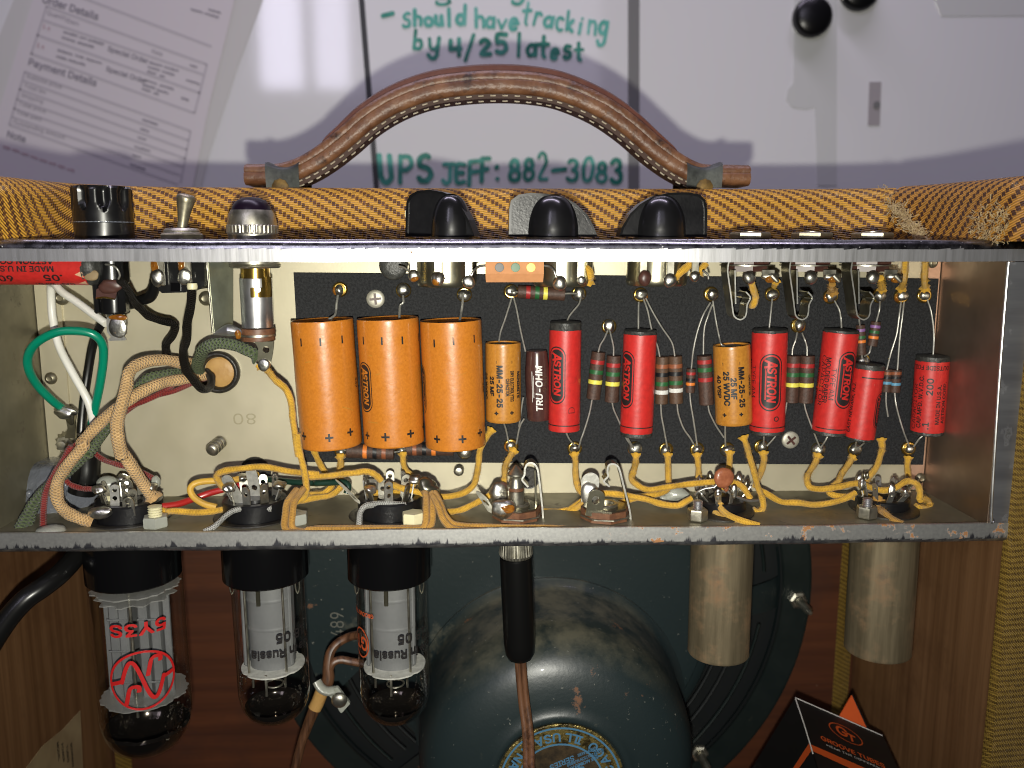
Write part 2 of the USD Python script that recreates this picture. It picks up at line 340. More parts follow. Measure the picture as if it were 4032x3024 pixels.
mat('can_metal', (.235, .19, .118), .46, .6, var=((.125, .10, .06), 260, .32, .68), stretch=(1, 1, .07), bump=(500, .25, .0003), rvar=(.6, 60), spots=[((.22, .115, .052), 42, .52, .74, .8), ((.06, .048, .033), 60, .58, .76, .7), ((.04, .03, .02), 300, .72, .75, .7)])
mat('redwood', (.088, .0265, .0090), .5, var=((.050, .0145, .0055), 130, .34, .66), stretch=(.05, 1, 1), bump=(260, .25, .0005), spots=[((.20, .12, .08), 200, .745, .775, .7), ((.04, .012, .005), 14, .52, .72, .6)])
mat('pine', (.205, .105, .046), .55, var=((.125, .058, .022), 190, .34, .66), stretch=(1, 1, .035), bump=(330, .35, .0005), spots=[((.36, .24, .15), 260, .72, .77, .7), ((.09, .038, .014), 18, .52, .74, .6)])
mat('paper_sheet', (.70, .655, .69), .7)
mat('paper_back', (.64, .63, .62), .7)
mat('paper_print', (.27, .25, .30), .8)
mat('paper_rule', (.53, .495, .54), .8)
mat('paper_pink', (.50, .34, .38), .8)
mat('marker_green', (.008, .20, .145), .5, var=((.10, .46, .38), 45, .42, .66))
mat('whiteboard', (.82, .82, .835), .07, spec=.9)
mat('board_strip', (.20, .20, .20), .4)
mat('board_seam', (.04, .04, .045), .5)
mat('smudge', (.69, .70, .69), .09, spec=.9)  # grey for the painted reflection strip and the corner patch
mat('grey_label', (.40, .37, .385), .4)
mat('magnet_black', (.006, .006, .007), .3)
mat('card_black', (.008, .007, .0065), .45)
mat('card_orange', (.50, .075, .012), .5)
mat('card_white', (.5, .48, .45), .7)
mat('chart_paper', (.32, .24, .13), .7, var=((.24, .17, .09), 60))
mat('rope_tan', (.40, .27, .12), .8)
mat('plug_black', (.004, .004, .004), .26, spec=.4, spots=[((.15, .15, .14), 1200, .75, .77, .6)])
mat('cord_brown', (.115, .052, .025), .42, var=((.05, .022, .011), 420, .45, .6), stretch=(1, 1, .04), bump=(260, .3, .0006))
mat('leather', (.092, .036, .016), .44, var=((.185, .086, .040), 120), spots=[((.024, .010, .006), 90, .57, .68, .5)], bump=(300, .6, .0010), spec=.5)
mat('leather_back', (.085, .022, .012), .5, var=((.11, .033, .017), 160), bump=(420, .3, .0006))
mat('leather_dark', (.045, .019, .011), .6, spec=.3)
mat('thread_white', (.52, .46, .36), .7, var=((.34, .29, .20), 300))
mat('ferrule', (.020, .022, .021), .6, .15, var=((.065, .072, .066), 130), bump=(260, .6, .0008), spots=[((.08, .12, .10), 160, .68, .74, .7)])
mat('screw_brass', (.22, .135, .035), .6, .5, var=((.09, .055, .018), 260))
mat('frayed', (.55, .43, .24), .9, var=((.30, .20, .09), 500), bump=(1200, 1.0, .001))
mat('cloth_patch', (.12, .10, .06), .8)

def braid(name, col, dark, N=10.0, pitch=1.0, strength=.9, rough=.75, mottle=None, sheen=.2):
    """braided or ribbed cloth on a tube's uv (turns, metres)"""
    nd = {'tc': ('texture_coordinate', {}), 'sx': ('separate_xyz', {}),
          'u': ('math', {'math_type': 'multiply', 'value2': 2 * math.pi * N}), 'v': ('math', {'math_type': 'multiply', 'value2': 2 * math.pi / (pitch * .001)}),
          'a1': ('math', {'math_type': 'add'}), 'a2': ('math', {'math_type': 'subtract'}), 's1': ('math', {'math_type': 'sine'}), 's2': ('math', {'math_type': 'sine'}),
          'm': ('math', {'math_type': 'maximum'}), 'mr': ('map_range', {'from_min': -.6, 'from_max': .9, 'clamp': True}),
          'mx': ('mix_color', {'a': dark, 'b': col}), 'no': ('noise_texture', {'scale': 190.0, 'detail': 7.0, 'roughness': .7}), 'nr': ('map_range', {'from_min': .3, 'from_max': .7, 'to_min': .66, 'to_max': 1.22}),
          'mu': ('mix_color', {'blend_type': 'multiply', 'fac': 1.0}), 'cc': ('combine_xyz', {}),
          'hn': ('noise_texture', {'scale': 1100.0, 'detail': 4.0}), 'ha': ('math', {'math_type': 'multiply_add', 'value2': 1.0}),
          'b': ('bump', {'strength': strength, 'distance': .0006}), 'p': ('principled_bsdf', {'roughness': rough, 'sheen_weight': sheen, 'specular_ior_level': .3})}
    lk = [('tc.UV', 'sx.vector'), ('sx.x', 'u.value1'), ('sx.y', 'v.value1'), ('u.value', 'a1.value1'), ('v.value', 'a1.value2'), ('u.value', 'a2.value1'), ('v.value', 'a2.value2'),
          ('a1.value', 's1.value1'), ('a2.value', 's2.value1'), ('s1.value', 'm.value1'), ('s2.value', 'm.value2'), ('m.value', 'mr.value'), ('mr.result', 'mx.fac'),
          ('tc.object', 'no.vector'), ('no.fac', 'nr.value'), ('nr.result', 'cc.x'), ('nr.result', 'cc.y'), ('nr.result', 'cc.z'), ('mx.result', 'mu.a'), ('cc.vector', 'mu.b'), ('mu.result', 'p.base_color'),
          ('tc.object', 'hn.vector'), ('hn.fac', 'ha.value1'), ('m.value', 'ha.value3'), ('ha.value', 'b.height'), ('b.normal', 'p.normal')]
    LOOK[name] = usdkit.material(stage, '/World/Looks/' + name, nd, lk, surface='p.BSDF')
braid('yellow_cloth', (.64, .37, .038), (.47, .25, .022), 3.0, .55, .45)
braid('dirty_cloth', (.44, .235, .045), (.29, .145, .026), 3.0, .55, .45)
braid('beige_braid', (.66, .43, .195), (.47, .28, .11), 6.0, 1.1, .7)
braid('green_braid', (.10, .135, .055), (.035, .052, .02), 5.0, 1.4, .9)
braid('red_cloth', (.25, .028, .024), (.13, .012, .011), 3.0, .9, .5, rough=.4)
braid('black_cloth', (.016, .0135, .010), (.005, .0045, .004), 5.0, .8, .9, rough=.45, sheen=0)
braid('silver_braid', (.55, .55, .52), (.36, .36, .34), 4.0, .7, .8, rough=.35, sheen=0)

def tweed(name, gold, brown, k=1.0, duty=.43):
    """twill with brown ticks: uv in metres (u across, v up)"""
    col, step, per = .00157 * k, .00102 * k, .0044 * k
    nd = {'tc': ('texture_coordinate', {}), 'wn': ('noise_texture', {'scale': 260.0, 'detail': 2.0}), 'sub': ('mix_vector', {'fac': .0007}), 'sx': ('separate_xyz', {}),
          'uc': ('math', {'math_type': 'divide', 'value2': col}), 'fl': ('math', {'math_type': 'floor'}), 'fu': ('math', {'math_type': 'fraction'}),
          'sh': ('math', {'math_type': 'multiply_add', 'value2': step}), 'dv': ('math', {'math_type': 'divide', 'value2': per}), 'fv': ('math', {'math_type': 'fraction'}),
          'tv': ('math', {'math_type': 'less_than', 'value2': duty}), 'tu': ('math', {'math_type': 'less_than', 'value2': .86}), 'br': ('math', {'math_type': 'multiply'}),
          'yw': ('math', {'math_type': 'multiply', 'value2': 2 * math.pi / (.00085 * k)}), 'yu': ('math', {'math_type': 'multiply_add', 'value2': 900.0}), 'ys': ('math', {'math_type': 'sine'}), 'yr': ('map_range', {'from_min': -1, 'from_max': 1, 'to_min': .0, 'to_max': 1.0}),
          'n': ('noise_texture', {'scale': 420.0, 'detail': 5.0}), 'nb': ('noise_texture', {'scale': 42.0, 'detail': 3.0}), 'nm': ('math', {'math_type': 'multiply_add', 'value2': .5}), 'yc': ('rgb_ramp', {'ramp': [(.15, tuple(q * .55 for q in gold)), (.75, gold), (1.0, tuple(min(1, q * 1.25) for q in gold))]}),
          'bc': ('rgb_ramp', {'ramp': [(.3, tuple(q * .6 for q in brown)), (.62, brown), (.75, tuple(min(1, q * 2.4) for q in brown))]}),
          'mx': ('mix_color', {}), 'hb': ('math', {'math_type': 'multiply_add', 'value2': .9}), 'bb': ('math', {'math_type': 'multiply_add', 'value2': -.35}),
          'b': ('bump', {'strength': .8, 'distance': .0006}), 'p': ('principled_bsdf', {'roughness': .36, 'specular_ior_level': .28})}
    lk = [('tc.UV', 'sub.a'), ('tc.object', 'wn.vector'), ('wn.color', 'sub.b'), ('sub.result', 'sx.vector'), ('sx.x', 'uc.value1'), ('uc.value', 'fl.value1'), ('uc.value', 'fu.value1'),
          ('fl.value', 'sh.value1'), ('sx.y', 'sh.value3'), ('sh.value', 'dv.value1'), ('dv.value', 'fv.value1'), ('fv.value', 'tv.value1'), ('fu.value', 'tu.value1'), ('tv.value', 'br.value1'), ('tu.value', 'br.value2'),
          ('sx.y', 'yw.value1'), ('sx.x', 'yu.value1'), ('yw.value', 'yu.value3'), ('yu.value', 'ys.value1'), ('ys.value', 'yr.value'),
          ('tc.object', 'n.vector'), ('tc.object', 'nb.vector'), ('n.fac', 'nm.value1'), ('yr.result', 'nm.value3'), ('nm.value', 'hb.value3'), ('nm.value', 'yc.fac'), ('n.fac', 'bc.fac'),
          ('br.value', 'mx.fac'), ('yc.color', 'mx.a'), ('bc.color', 'mx.b'), ('mx.result', 'p.base_color'),
          ('br.value', 'bb.value1'), ('nm.value', 'bb.value3'), ('bb.value', 'b.height'), ('b.normal', 'p.normal')]
    nd.pop('hb'); lk = [q for q in lk if not q[1].startswith('hb')]
    nd['yc'][1]['ramp'] = [(.15, tuple(q * .5 for q in gold)), (.7, gold), (1.0, tuple(min(1, q * 1.2) for q in gold))]
    LOOK[name] = usdkit.material(stage, '/World/Looks/' + name, nd, lk, surface='p.BSDF')
tweed('tweed', (.60, .31, .040), (.150, .062, .020))
tweed('tweed_worn', (.42, .20, .035), (.075, .031, .014))
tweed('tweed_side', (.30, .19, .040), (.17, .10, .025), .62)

def stained_rim(name):
    nd = {'g': ('geometry', {}), 'sx': ('separate_xyz', {}), 'mp': ('mapping', {'scale': (1, 1, .14)}), 'n': ('noise_texture', {'scale': 430.0, 'detail': 5.0, 'roughness': .62}), 'n2': ('noise_texture', {'scale': 900.0, 'detail': 3.0}),
          't': ('map_range', {'from_min': .3112, 'from_max': .3172}), 'm': ('math', {'math_type': 'multiply_add', 'value2': -.62}), 'lo': ('noise_texture', {'scale': 34.0, 'detail': 2.0}), 'lm': ('math', {'math_type': 'multiply_add', 'value2': 1.1, 'value3': -.66}), 'm2': ('math', {'math_type': 'multiply_add', 'value2': 1.35}), 'st': ('map_range', {'from_min': .50, 'from_max': .62, 'clamp': True}),
          'rn': ('noise_texture', {'scale': 95.0, 'detail': 7.0, 'roughness': .7}), 'rx': ('map_range', {'from_min': .035, 'from_max': .05, 'to_min': -.13, 'to_max': .0, 'clamp': True}), 'rt': ('math', {'math_type': 'multiply_add', 'value2': .06}), 'ra': ('math', {'math_type': 'add'}), 'rr': ('map_range', {'from_min': .60, 'from_max': .63, 'clamp': True}),
          'cb': ('rgb_ramp', {'ramp': [(.3, (.50, .50, .49)), (.7, (.62, .62, .595))]}), 'c1': ('mix_color', {'b': (.10, .10, .115)}), 'c2': ('mix_color', {'b': (.30, .14, .055)}), 'mt': ('mix_float', {'a': .85, 'b': 0.0}), 'ro': ('mix_float', {'a': .40, 'b': .8}),
          'b': ('bump', {'strength': .10, 'distance': .0001}), 'p': ('principled_bsdf', {})}
    lk = [('g.position', 'sx.vector'), ('g.position', 'mp.vector'), ('mp.vector', 'n.vector'), ('g.position', 'n2.vector'), ('sx.z', 't.value'), ('n.fac', 'm2.value1'), ('g.position', 'lo.vector'), ('lo.fac', 'lm.value1'), ('lm.value', 'm2.value3'), ('t.result', 'm.value1'), ('m2.value', 'm.value3'), ('m.value', 'st.value'),
          ('g.position', 'rn.vector'), ('sx.x', 'rx.value'), ('t.result', 'rt.value1'), ('rx.result', 'rt.value3'), ('rn.fac', 'ra.value1'), ('rt.value', 'ra.value2'), ('ra.value', 'rr.value'),
          ('n2.fac', 'cb.fac'), ('cb.color', 'c1.a'), ('st.result', 'c1.fac'), ('c1.result', 'c2.a'), ('rr.result', 'c2.fac'), ('c2.result', 'p.base_color'), ('rr.result', 'mt.fac'), ('mt.result', 'p.metallic'), ('rr.result', 'ro.fac'), ('ro.result', 'p.roughness'), ('n2.fac', 'b.height'), ('b.normal', 'p.normal')]
    LOOK[name] = usdkit.material(stage, '/World/Looks/' + name, nd, lk, surface='p.BSDF')
LOOK['thin_mica'] = usdkit.material(stage, '/World/Looks/thin_mica', {'t': ('transparent_bsdf', {}), 'p': ('principled_bsdf', {'base_color': (.42, .42, .40), 'roughness': .2}), 'm': ('mix_closure', {'fac': .42})}, [('t.BSDF', 'm.closure1'), ('p.BSDF', 'm.closure2')], surface='m.closure')
LOOK['sparkle'] = usdkit.material(stage, '/World/Looks/sparkle', {'tc': ('texture_coordinate', {}), 'n': ('noise_texture', {'scale': 520.0, 'detail': 3.0}), 'r': ('map_range', {'from_min': .58, 'from_max': .63, 'clamp': True}), 'b': ('bump', {'strength': 1.0, 'distance': .002}), 't': ('transparent_bsdf', {}), 'g': ('glossy_bsdf', {'color': (.9, .87, .78), 'roughness': .25}), 'm': ('mix_closure', {})},
    [('tc.object', 'n.vector'), ('n.fac', 'r.value'), ('n.fac', 'b.height'), ('b.normal', 'g.normal'), ('r.result', 'm.fac'), ('t.BSDF', 'm.closure1'), ('g.BSDF', 'm.closure2')], surface='m.closure')
stained_rim('bottom_lip')
def dusty_paint(name, base, dust):
    """dark enamel with dust lying on what faces up, pale flecks and rust"""
    nd = {'g': ('geometry', {}), 'sx': ('separate_xyz', {}), 'up': ('map_range', {'from_min': .45, 'from_max': .95, 'clamp': True}), 'n': ('noise_texture', {'scale': 70.0, 'detail': 6.0, 'roughness': .65}), 'nr': ('map_range', {'from_min': .38, 'from_max': .62, 'to_min': .12, 'to_max': 1.0, 'clamp': True}),
          'mu': ('math', {'math_type': 'multiply'}), 'fn': ('noise_texture', {'scale': 430.0, 'detail': 5.0, 'roughness': .6}), 'fr': ('map_range', {'from_min': .675, 'from_max': .73, 'to_max': .8, 'clamp': True}), 'pn': ('noise_texture', {'scale': 30.0, 'detail': 6.0, 'roughness': .7}), 'pr': ('map_range', {'from_min': .60, 'from_max': .74, 'to_max': .8, 'clamp': True}),
          'rn': ('noise_texture', {'scale': 52.0, 'detail': 7.0, 'roughness': .68}), 'ro': ('mapping', {'location': (5.3, 1.1, 8.2)}), 'rr': ('map_range', {'from_min': .665, 'from_max': .70, 'to_max': .85, 'clamp': True}),
          'c1': ('mix_color', {'a': base, 'b': dust}), 'c2': ('mix_color', {'b': (.20, .20, .175)}), 'c3': ('mix_color', {'b': tuple(1.15 * q for q in dust)}), 'c4': ('mix_color', {'b': (.15, .065, .028)}),
          'r1': ('mix_float', {'a': .38, 'b': .8}), 'r2': ('mix_float', {'b': .8}), 'ad': ('math', {'math_type': 'maximum'}), 'p': ('principled_bsdf', {'specular_ior_level': .5, 'coat_weight': .05}), 'b': ('bump', {'strength': .12, 'distance': .0006})}
    lk = [('g.normal', 'sx.vector'), ('sx.z', 'up.value'), ('g.position', 'n.vector'), ('n.fac', 'nr.value'), ('up.result', 'mu.value1'), ('nr.result', 'mu.value2'), ('g.position', 'fn.vector'), ('fn.fac', 'fr.value'), ('g.position', 'pn.vector'), ('pn.fac', 'pr.value'),
          ('g.position', 'ro.vector'), ('ro.vector', 'rn.vector'), ('rn.fac', 'rr.value'), ('mu.value', 'c1.fac'), ('c1.result', 'c3.a'), ('pr.result', 'c3.fac'), ('c3.result', 'c2.a'), ('fr.result', 'c2.fac'), ('c2.result', 'c4.a'), ('rr.result', 'c4.fac'), ('c4.result', 'p.base_color'),
          ('mu.value', 'ad.value1'), ('pr.result', 'ad.value2'), ('ad.value', 'r1.fac'), ('r1.result', 'r2.a'), ('rr.result', 'r2.fac'), ('r2.result', 'p.roughness'), ('fn.fac', 'b.height'), ('b.normal', 'p.normal')]
    LOOK[name] = usdkit.material(stage, '/World/Looks/' + name, nd, lk, surface='p.BSDF')
dusty_paint('speaker_dusty', (.013, .0215, .0232), (.085, .080, .054))
def pane(name, tint=(1, 1, 1), rough=.02):
    nd = {'t': ('transparent_bsdf', {'color': tint}), 'g': ('glossy_bsdf', {'color': (1, 1, 1), 'roughness': rough}), 'f': ('layer_weight', {'blend': .5}), 'pw': ('math', {'math_type': 'power', 'value2': 4.0}), 'ma': ('math', {'math_type': 'multiply_add', 'value2': .75, 'value3': .04}), 'm': ('mix_closure', {})}
    LOOK[name] = usdkit.material(stage, '/World/Looks/' + name, nd, [('f.facing', 'pw.value1'), ('pw.value', 'ma.value1'), ('t.BSDF', 'm.closure1'), ('g.BSDF', 'm.closure2'), ('ma.value', 'm.fac')], surface='m.closure')
pane('tube_glass', (.93, .93, .92))
# a faint even glow of the unlit room
dome = UsdLux.DomeLight.Define(stage, '/World/room_glow')
LOOK['room'] = usdkit.material(stage, '/World/Looks/room', {'b': ('background_shader', {'color': (.55, .52, .60), 'strength': .015})}, surface='b.background')
UsdShade.MaterialBindingAPI.Apply(dome.GetPrim()).Bind(LOOK['room'])

# ================================================================== SETTING: whiteboard wall
WY = 0.38
wall = Thing('wall', None, None, kind='structure')
wall.part('whiteboard', rbox((-1.1, WY, -.1), (1.1, WY + .012, 1.2), .0005), 'whiteboard')
def wline(c, x0, y0, x1, y1, w, Y=WY - .0004, t=.0006, ext=0):
    a, b = U(c, x0, y0, Y), U(c, x1, y1, Y); d = unit(b - a); a = a - d * ext; b = b + d * ext; 
    return slab(LineString([(a[0], a[2]), (b[0], b[2])]).buffer(w / 2, cap_style=2), Y + t, t)
wall.part('board_seam', wline('V', 781, 0, 813, 400, .0042, ext=.25), 'board_seam')
wall.part('board_strip', wline('V', 1369, 0, 1369, 400, .0088, t=.0016, ext=.3), 'board_strip')
wall.part('smudge', slab(pp('A3', WY - .0003, (812, -60), (1074, -60), (1074, 500), (1072, 1130), (955, 1130), (940, 650), (880, 662), (800, 650), (765, 600), (775, 545), (810, 500)).buffer(.001).buffer(-.001), WY, .0003), 'smudge')  # dim reflection in the board, painted as a flat grey strip
wall.part('smudge', slab(pp('A3', WY - .0003, (1640, -60), (2230, -60), (2230, 95), (1710, 98)), WY, .0003), 'smudge')  # flat grey corner patch on the board
# magnets
for nm, cx, cy, r, lb in (('magnet', 933, 98, .0150, 'round black magnet on the whiteboard, wholly in view at the top of the grey painted reflection'), ('magnet', 1223, -66, .0152, 'round black magnet on the whiteboard, only its lower rim in view')):
    o = U('A3', cx, cy, WY - .006)
    o[1] = WY - .0003
    solo(nm, lathe([(r * .98, 0), (r, .002), (r * .97, .006), (r * .8, .0085), (r * .4, .0098), (0, .01)], o, -Y_, 32), 'magnet_black', lb, 'magnet', smooth=50)
lab = Thing('wall_label', 'small grey rectangular tag with a dark dot stuck on the whiteboard', 'tag', U('A3', 1305, 628, WY))
lab.part('tag', slab(pp('A3', WY - .0005, (1272, 497), (1345, 497), (1335, 762), (1263, 762)), WY, .0005), 'grey_label')
o = U('A3', 1316, 638, WY - .0006); lab.part('dot', lathe([(.0028, 0), (.0028, .0004), (0, .0005)], o, -Y_, 16), 'board_strip')

# marker handwriting: one stroke list per letter, unit box (x right, y up)
def arc(cx, cy, rx, ry, a0, a1, n=9): return [(cx + rx * math.cos(math.radians(a)), cy + ry * math.sin(math.radians(a))) for a in np.linspace(a0, a1, n)]
H = {'S': [arc(.5, .77, .38, .23, 50, 240, 8) + arc(.45, .27, .42, .27, 75, -150, 9)], 'h': [[(.1, 1.3), (.1, 0)], [(.1, .4)] + arc(.45, .45, .33, .3, 150, 0, 6) + [(.8, 0)]],
     'o': [arc(.45, .36, .38, .36, 90, 450, 13)], 'u': [[(.08, .7), (.1, .25)] + arc(.42, .25, .32, .25, 180, 360, 7) + [(.78, .7), (.82, 0)]], 'l': [[(.4, 1.35), (.42, 0)]],
     'd': [arc(.4, .34, .34, .34, 60, 400, 12), [(.82, 1.35), (.8, 0)]], 'a': [arc(.4, .34, .36, .34, 60, 400, 12), [(.78, .7), (.85, 0)]], 'v': [[(.05, .7), (.42, 0), (.85, .75)]],
     'e': [[(.1, .36), (.8, .42)] + arc(.45, .36, .37, .36, 20, 310, 11)], 't': [[(.4, 1.2), (.4, .1), (.6, 0)], [(.0, .72), (.85, .78)]], 'r': [[(.12, .7), (.15, 0)], [(.15, .4)] + arc(.5, .4, .33, .3, 150, 40, 5)],
     'c': [arc(.5, .36, .4, .36, 50, 310, 9)], 'k': [[(.1, 1.3), (.12, 0)], [(.75, .7), (.15, .32), (.8, 0)]], 'i': [[(.4, .7), (.4, 0)], [(.4, 1.0), (.42, 1.04)]],
     'n': [[(.1, .7), (.12, 0)], [(.12, .4)] + arc(.45, .38, .33, .32, 150, 0, 6) + [(.8, 0)]], 'g': [arc(.42, .36, .34, .32, 60, 400, 11), [(.78, .7), (.8, -.3)] + arc(.45, -.35, .35, .28, 0, -170, 7)],
     'b': [[(.12, 1.3), (.14, .1)] + arc(.45, .32, .32, .32, 220, 480, 10)], 'y': [[(.08, .7), (.15, .25)] + arc(.42, .3, .28, .25, 200, 350, 6), [(.8, .75), (.78, -.2)] + arc(.45, -.25, .33, .3, 0, -170, 7)],
     's': [arc(.48, .53, .3, .17, 50, 240, 6) + arc(.45, .19, .33, .19, 75, -150, 7)], '4': [[(.15, 1.1), (.1, .5), (.8, .52)], [(.72, 1.2), (.68, 0)]], '/': [[(.8, 1.2), (.05, -.4)]],
     '2': [arc(.42, .8, .35, .3, 160, -20, 8) + [(.1, .05), (.85, .02)]], '5': [[(.85, 1.05), (.2, 1.05), (.15, .62)] + arc(.4, .33, .4, .33, 110, -140, 9)], 'U': [[(.1, 1.1), (.08, .4)] + arc(.42, .35, .34, .35, 190, 350, 8) + [(.78, 1.05)]],
     'P': [[(.12, 1.05), (.1, 0)], [(.1, .98)] + arc(.4, .75, .4, .27, 100, -120, 8)], 'J': [[(.1, 1.0), (.9, 1.0)], [(.55, 1.0), (.55, .3)] + arc(.28, .28, .28, .28, 0, -160, 7)], 'E': [[(.8, 1.0), (.12, 1.0), (.1, .02), (.8, 0)], [(.1, .52), (.7, .55)]],
     'F': [[(.85, 1.0), (.12, 1.0), (.1, 0)], [(.1, .52), (.75, .55)]], ':': [[(.3, .7), (.32, .72)], [(.3, .15), (.32, .17)]], '8': [arc(.45, .76, .28, .25, 60, 420, 11), arc(.45, .26, .36, .27, 90, 450, 12)], '3': [arc(.4, .77, .33, .24, 150, -80, 8) + arc(.4, .27, .4, .28, 80, -150, 9)],
     '0': [arc(.45, .5, .36, .5, 80, 440, 13)], '-': [[(.05, .45), (.9, .5)]], ' ': []}
def handwrite(text, c, x0, y0, x1, y1, hpx, w, Y=WY - .0004):
    o, e = U(c, x0, y0, Y), U(c, x1, y1, Y); ux = (e - o) / len(text); h = S(c, hpx, Y); uy = unit(np.cross(-Y_, ux)) * h
    if uy[2] < 0: uy = -uy
    g = []; jr = random.Random(text)
    for i, ch in enumerate(text):
        sk, by, sz, tw = jr.uniform(-.05, .22), jr.uniform(-.09, .09), jr.uniform(.84, 1.14), jr.uniform(.72, .98)
        for st in H[ch]:
            P = [o + ux * (i + .06 + tw * (x + sk * (y - .4)) + jr.uniform(-.03, .03)) + uy * (by + sz * y + jr.uniform(-.02, .02)) for x, y in st]
            if len(P) > 3: P = list(catmull(P, 3))
            g.append(LineString([(p[0], p[2]) for p in P]).buffer(w / 2 * jr.uniform(.75, 1.1)))
    return slab(unary_union(g).simplify(.0001), Y + .0002, .0002)
notes = Thing('whiteboard_note', 'green marker handwriting about tracking and a phone number on the whiteboard', 'handwriting', U('A2', 1000, 500, WY))
notes.part('line_of_writing', handwrite('-', 'A2', 325, 128, 410, 110, 60, .0034), 'marker_green')
notes.part('line_of_writing', handwrite('Should', 'A2', 450, 165, 850, 150, 72, .0030), 'marker_under_glare')
notes.part('line_of_writing', handwrite('have', 'A2', 895, 165, 1180, 180, 82, .0030), 'marker_under_glare')
notes.part('line_of_writing', handwrite('tracking', 'A2', 1190, 150, 1730, 225, 92, .0030), 'marker_under_glare')
notes.part('line_of_writing', handwrite('by', 'A2', 510, 305, 700, 305, 85, .0032), 'marker_green')
notes.part('line_of_writing', handwrite('4/25', 'A2', 735, 345, 1120, 325, 88, .0034), 'marker_green')
notes.part('line_of_writing', handwrite('latest', 'A2', 1145, 345, 1590, 370, 88, .0032), 'marker_green')
notes.part('line_of_writing', handwrite('UPS', 'A2', 305, 1150, 660, 1130, 135, .0042), 'marker_green')
notes.part('line_of_writing', handwrite('JEFF:', 'A2', 700, 1145, 1090, 1130, 120, .0036), 'marker_green')
notes.part('line_of_writing', handwrite('882-3083', 'A2', 1105, 1125, 1830, 1125, 130, .0036), 'marker_green')
notes.part('letter', handwrite('g', 'A2', 640, -15, 780, -15, 70, .0030), 'marker_green')
notes.part('letter', handwrite('y', 'A2', 1130, -12, 1260, -12, 70, .0030), 'marker_green')

# invoice sheets
PY = WY - .0014
inv = Thing('invoice_sheet', 'printed invoice page with ruled tables hung askew on the whiteboard', 'paper', U('A1', 700, 400, WY))
inv.part('backing_sheet', slab(pp('A1', PY, (215, -330), (1770, -330), (1690, 10), (1530, 430), (1345, 1000), (1200, 1600), (-420, 1500), (-160, 600)), PY + .0012, .0004), 'paper_back')
inv.part('printed_page', slab(pp('A1', PY, (312, -330), (1580, -330), (1500, 60), (1345, 700), (1235, 1250), (1180, 1600), (-290, 1540), (0, 690)), PY + .0005, .0004), 'paper_sheet')
ang = math.radians(17.3)
def rules(*segs): return cat(*[flat_decal(LineString([(lambda p: (p[0], p[2]))(U('A1', *q, PY)) for q in s]).buffer(.0008, cap_style=2), (0, PY + .00005, 0), X_, Z_) for s in segs])
inv.part('ruled_line', rules([(520, -20), (1365, 300)], [(300, 40), (240, 230), (200, 350)], [(300, 40), (1335, 415)], [(1335, 415), (1255, 730)], [(280, 130), (1310, 480)], [(240, 225), (1290, 600)], [(200, 345), (1255, 730)],
     [(160, 462), (1230, 845)], [(160, 462), (60, 805)], [(60, 805), (1150, 1190)], [(1230, 845), (1165, 1180)], [(150, 520), (1215, 905)], [(125, 575), (1205, 965)], [(110, 640), (1195, 1022)], [(90, 700), (1180, 1075)], [(80, 755), (1165, 1130)]), 'paper_rule')
def ptext(text, x, y, hpx, m, bold=False, sx=1.0, a=ang):
    g = tpoly(text, S('A1', hpx, PY), sx, bold, center=False); o = U('A1', x, y, PY)
    return flat_decal(g, o, A_([math.cos(a), 0, -math.sin(a)]), A_([math.sin(a), 0, math.cos(a)]))
pr = []
for tx, x, y, hh, b in (('Order Details', 265, 10, 40, 1), ('Quantity', 300, 92, 24, 0), ('Item', 432, 143, 24, 0), ('Payment Details', 176, 415, 40, 1), ('Subtotal price', 168, 500, 24, 0), ('Total tax', 152, 562, 24, 0), ('Shipping', 135, 622, 24, 0), ('Total price', 118, 675, 24, 0), ('Total paid', 102, 730, 24, 0),
                        ('Outstanding Amount', 82, 795, 24, 0), ('Note', 38, 880, 38, 1), ('Special Order', 690, 325, 28, 1), ('Special Order', 680, 455, 28, 1), ('Rate', 975, 340, 24, 0)):
    pr.append(ptext(tx, x, y, hh, 'paper_print', bool(b)))
def word(x, y, w, hh=17):
    k = max(3, int(w / 7)); g = random.Random(int(x * 7 + y)); pts = []
    for i in range(k + 1):
        px = x + w * i / k * math.cos(ang); py = y + w * i / k * math.sin(ang) + (hh * .36 if i % 2 else -hh * .36) * g.uniform(.3, 1.1)
        q = U('A1', px, py, PY); pts.append((q[0], q[2]))
    return flat_decal(LineString(pts).buffer(S('A1', 3.2, PY), cap_style=2, join_style=2), (0, PY, 0), X_, Z_)
for x, y, w in ((410, 205, 95), (515, 238, 45), (570, 255, 105), (400, 240, 90), (500, 272, 110), (372, 322, 100), (485, 355, 60), (555, 378, 105), (362, 362, 70), (440, 385, 115), (1345, 60, 85), (1232, 58, 80), (1320, 85, 95),
                (962, 400, 90), (1060, 430, 95), (955, 430, 80), (1045, 460, 85), (950, 460, 60), (1030, 488, 35), (930, 515, 85), (1030, 548, 95), (920, 545, 85), (1010, 578, 80), (915, 572, 60), (990, 600, 35), (1225, 420, 50), (1200, 515, 95), (1170, 632, 50),
                (918, 772, 105), (905, 830, 60), (890, 885, 55), (868, 945, 105), (855, 998, 58), (838, 1060, 105)):
    pr.append(word(x, y, w))
inv.part('printing', cat(*pr), 'paper_print', kind='stuff')
inv.part('printing', cat(ptext('1 x', 270, 180, 24, '', True), ptext('1 x', 232, 300, 24, '', True), *[word(20 + 62 * k * .95, 945 + 62 * k * .33, 50, 18) for k in range(8)]), 'paper_pink', kind='stuff')

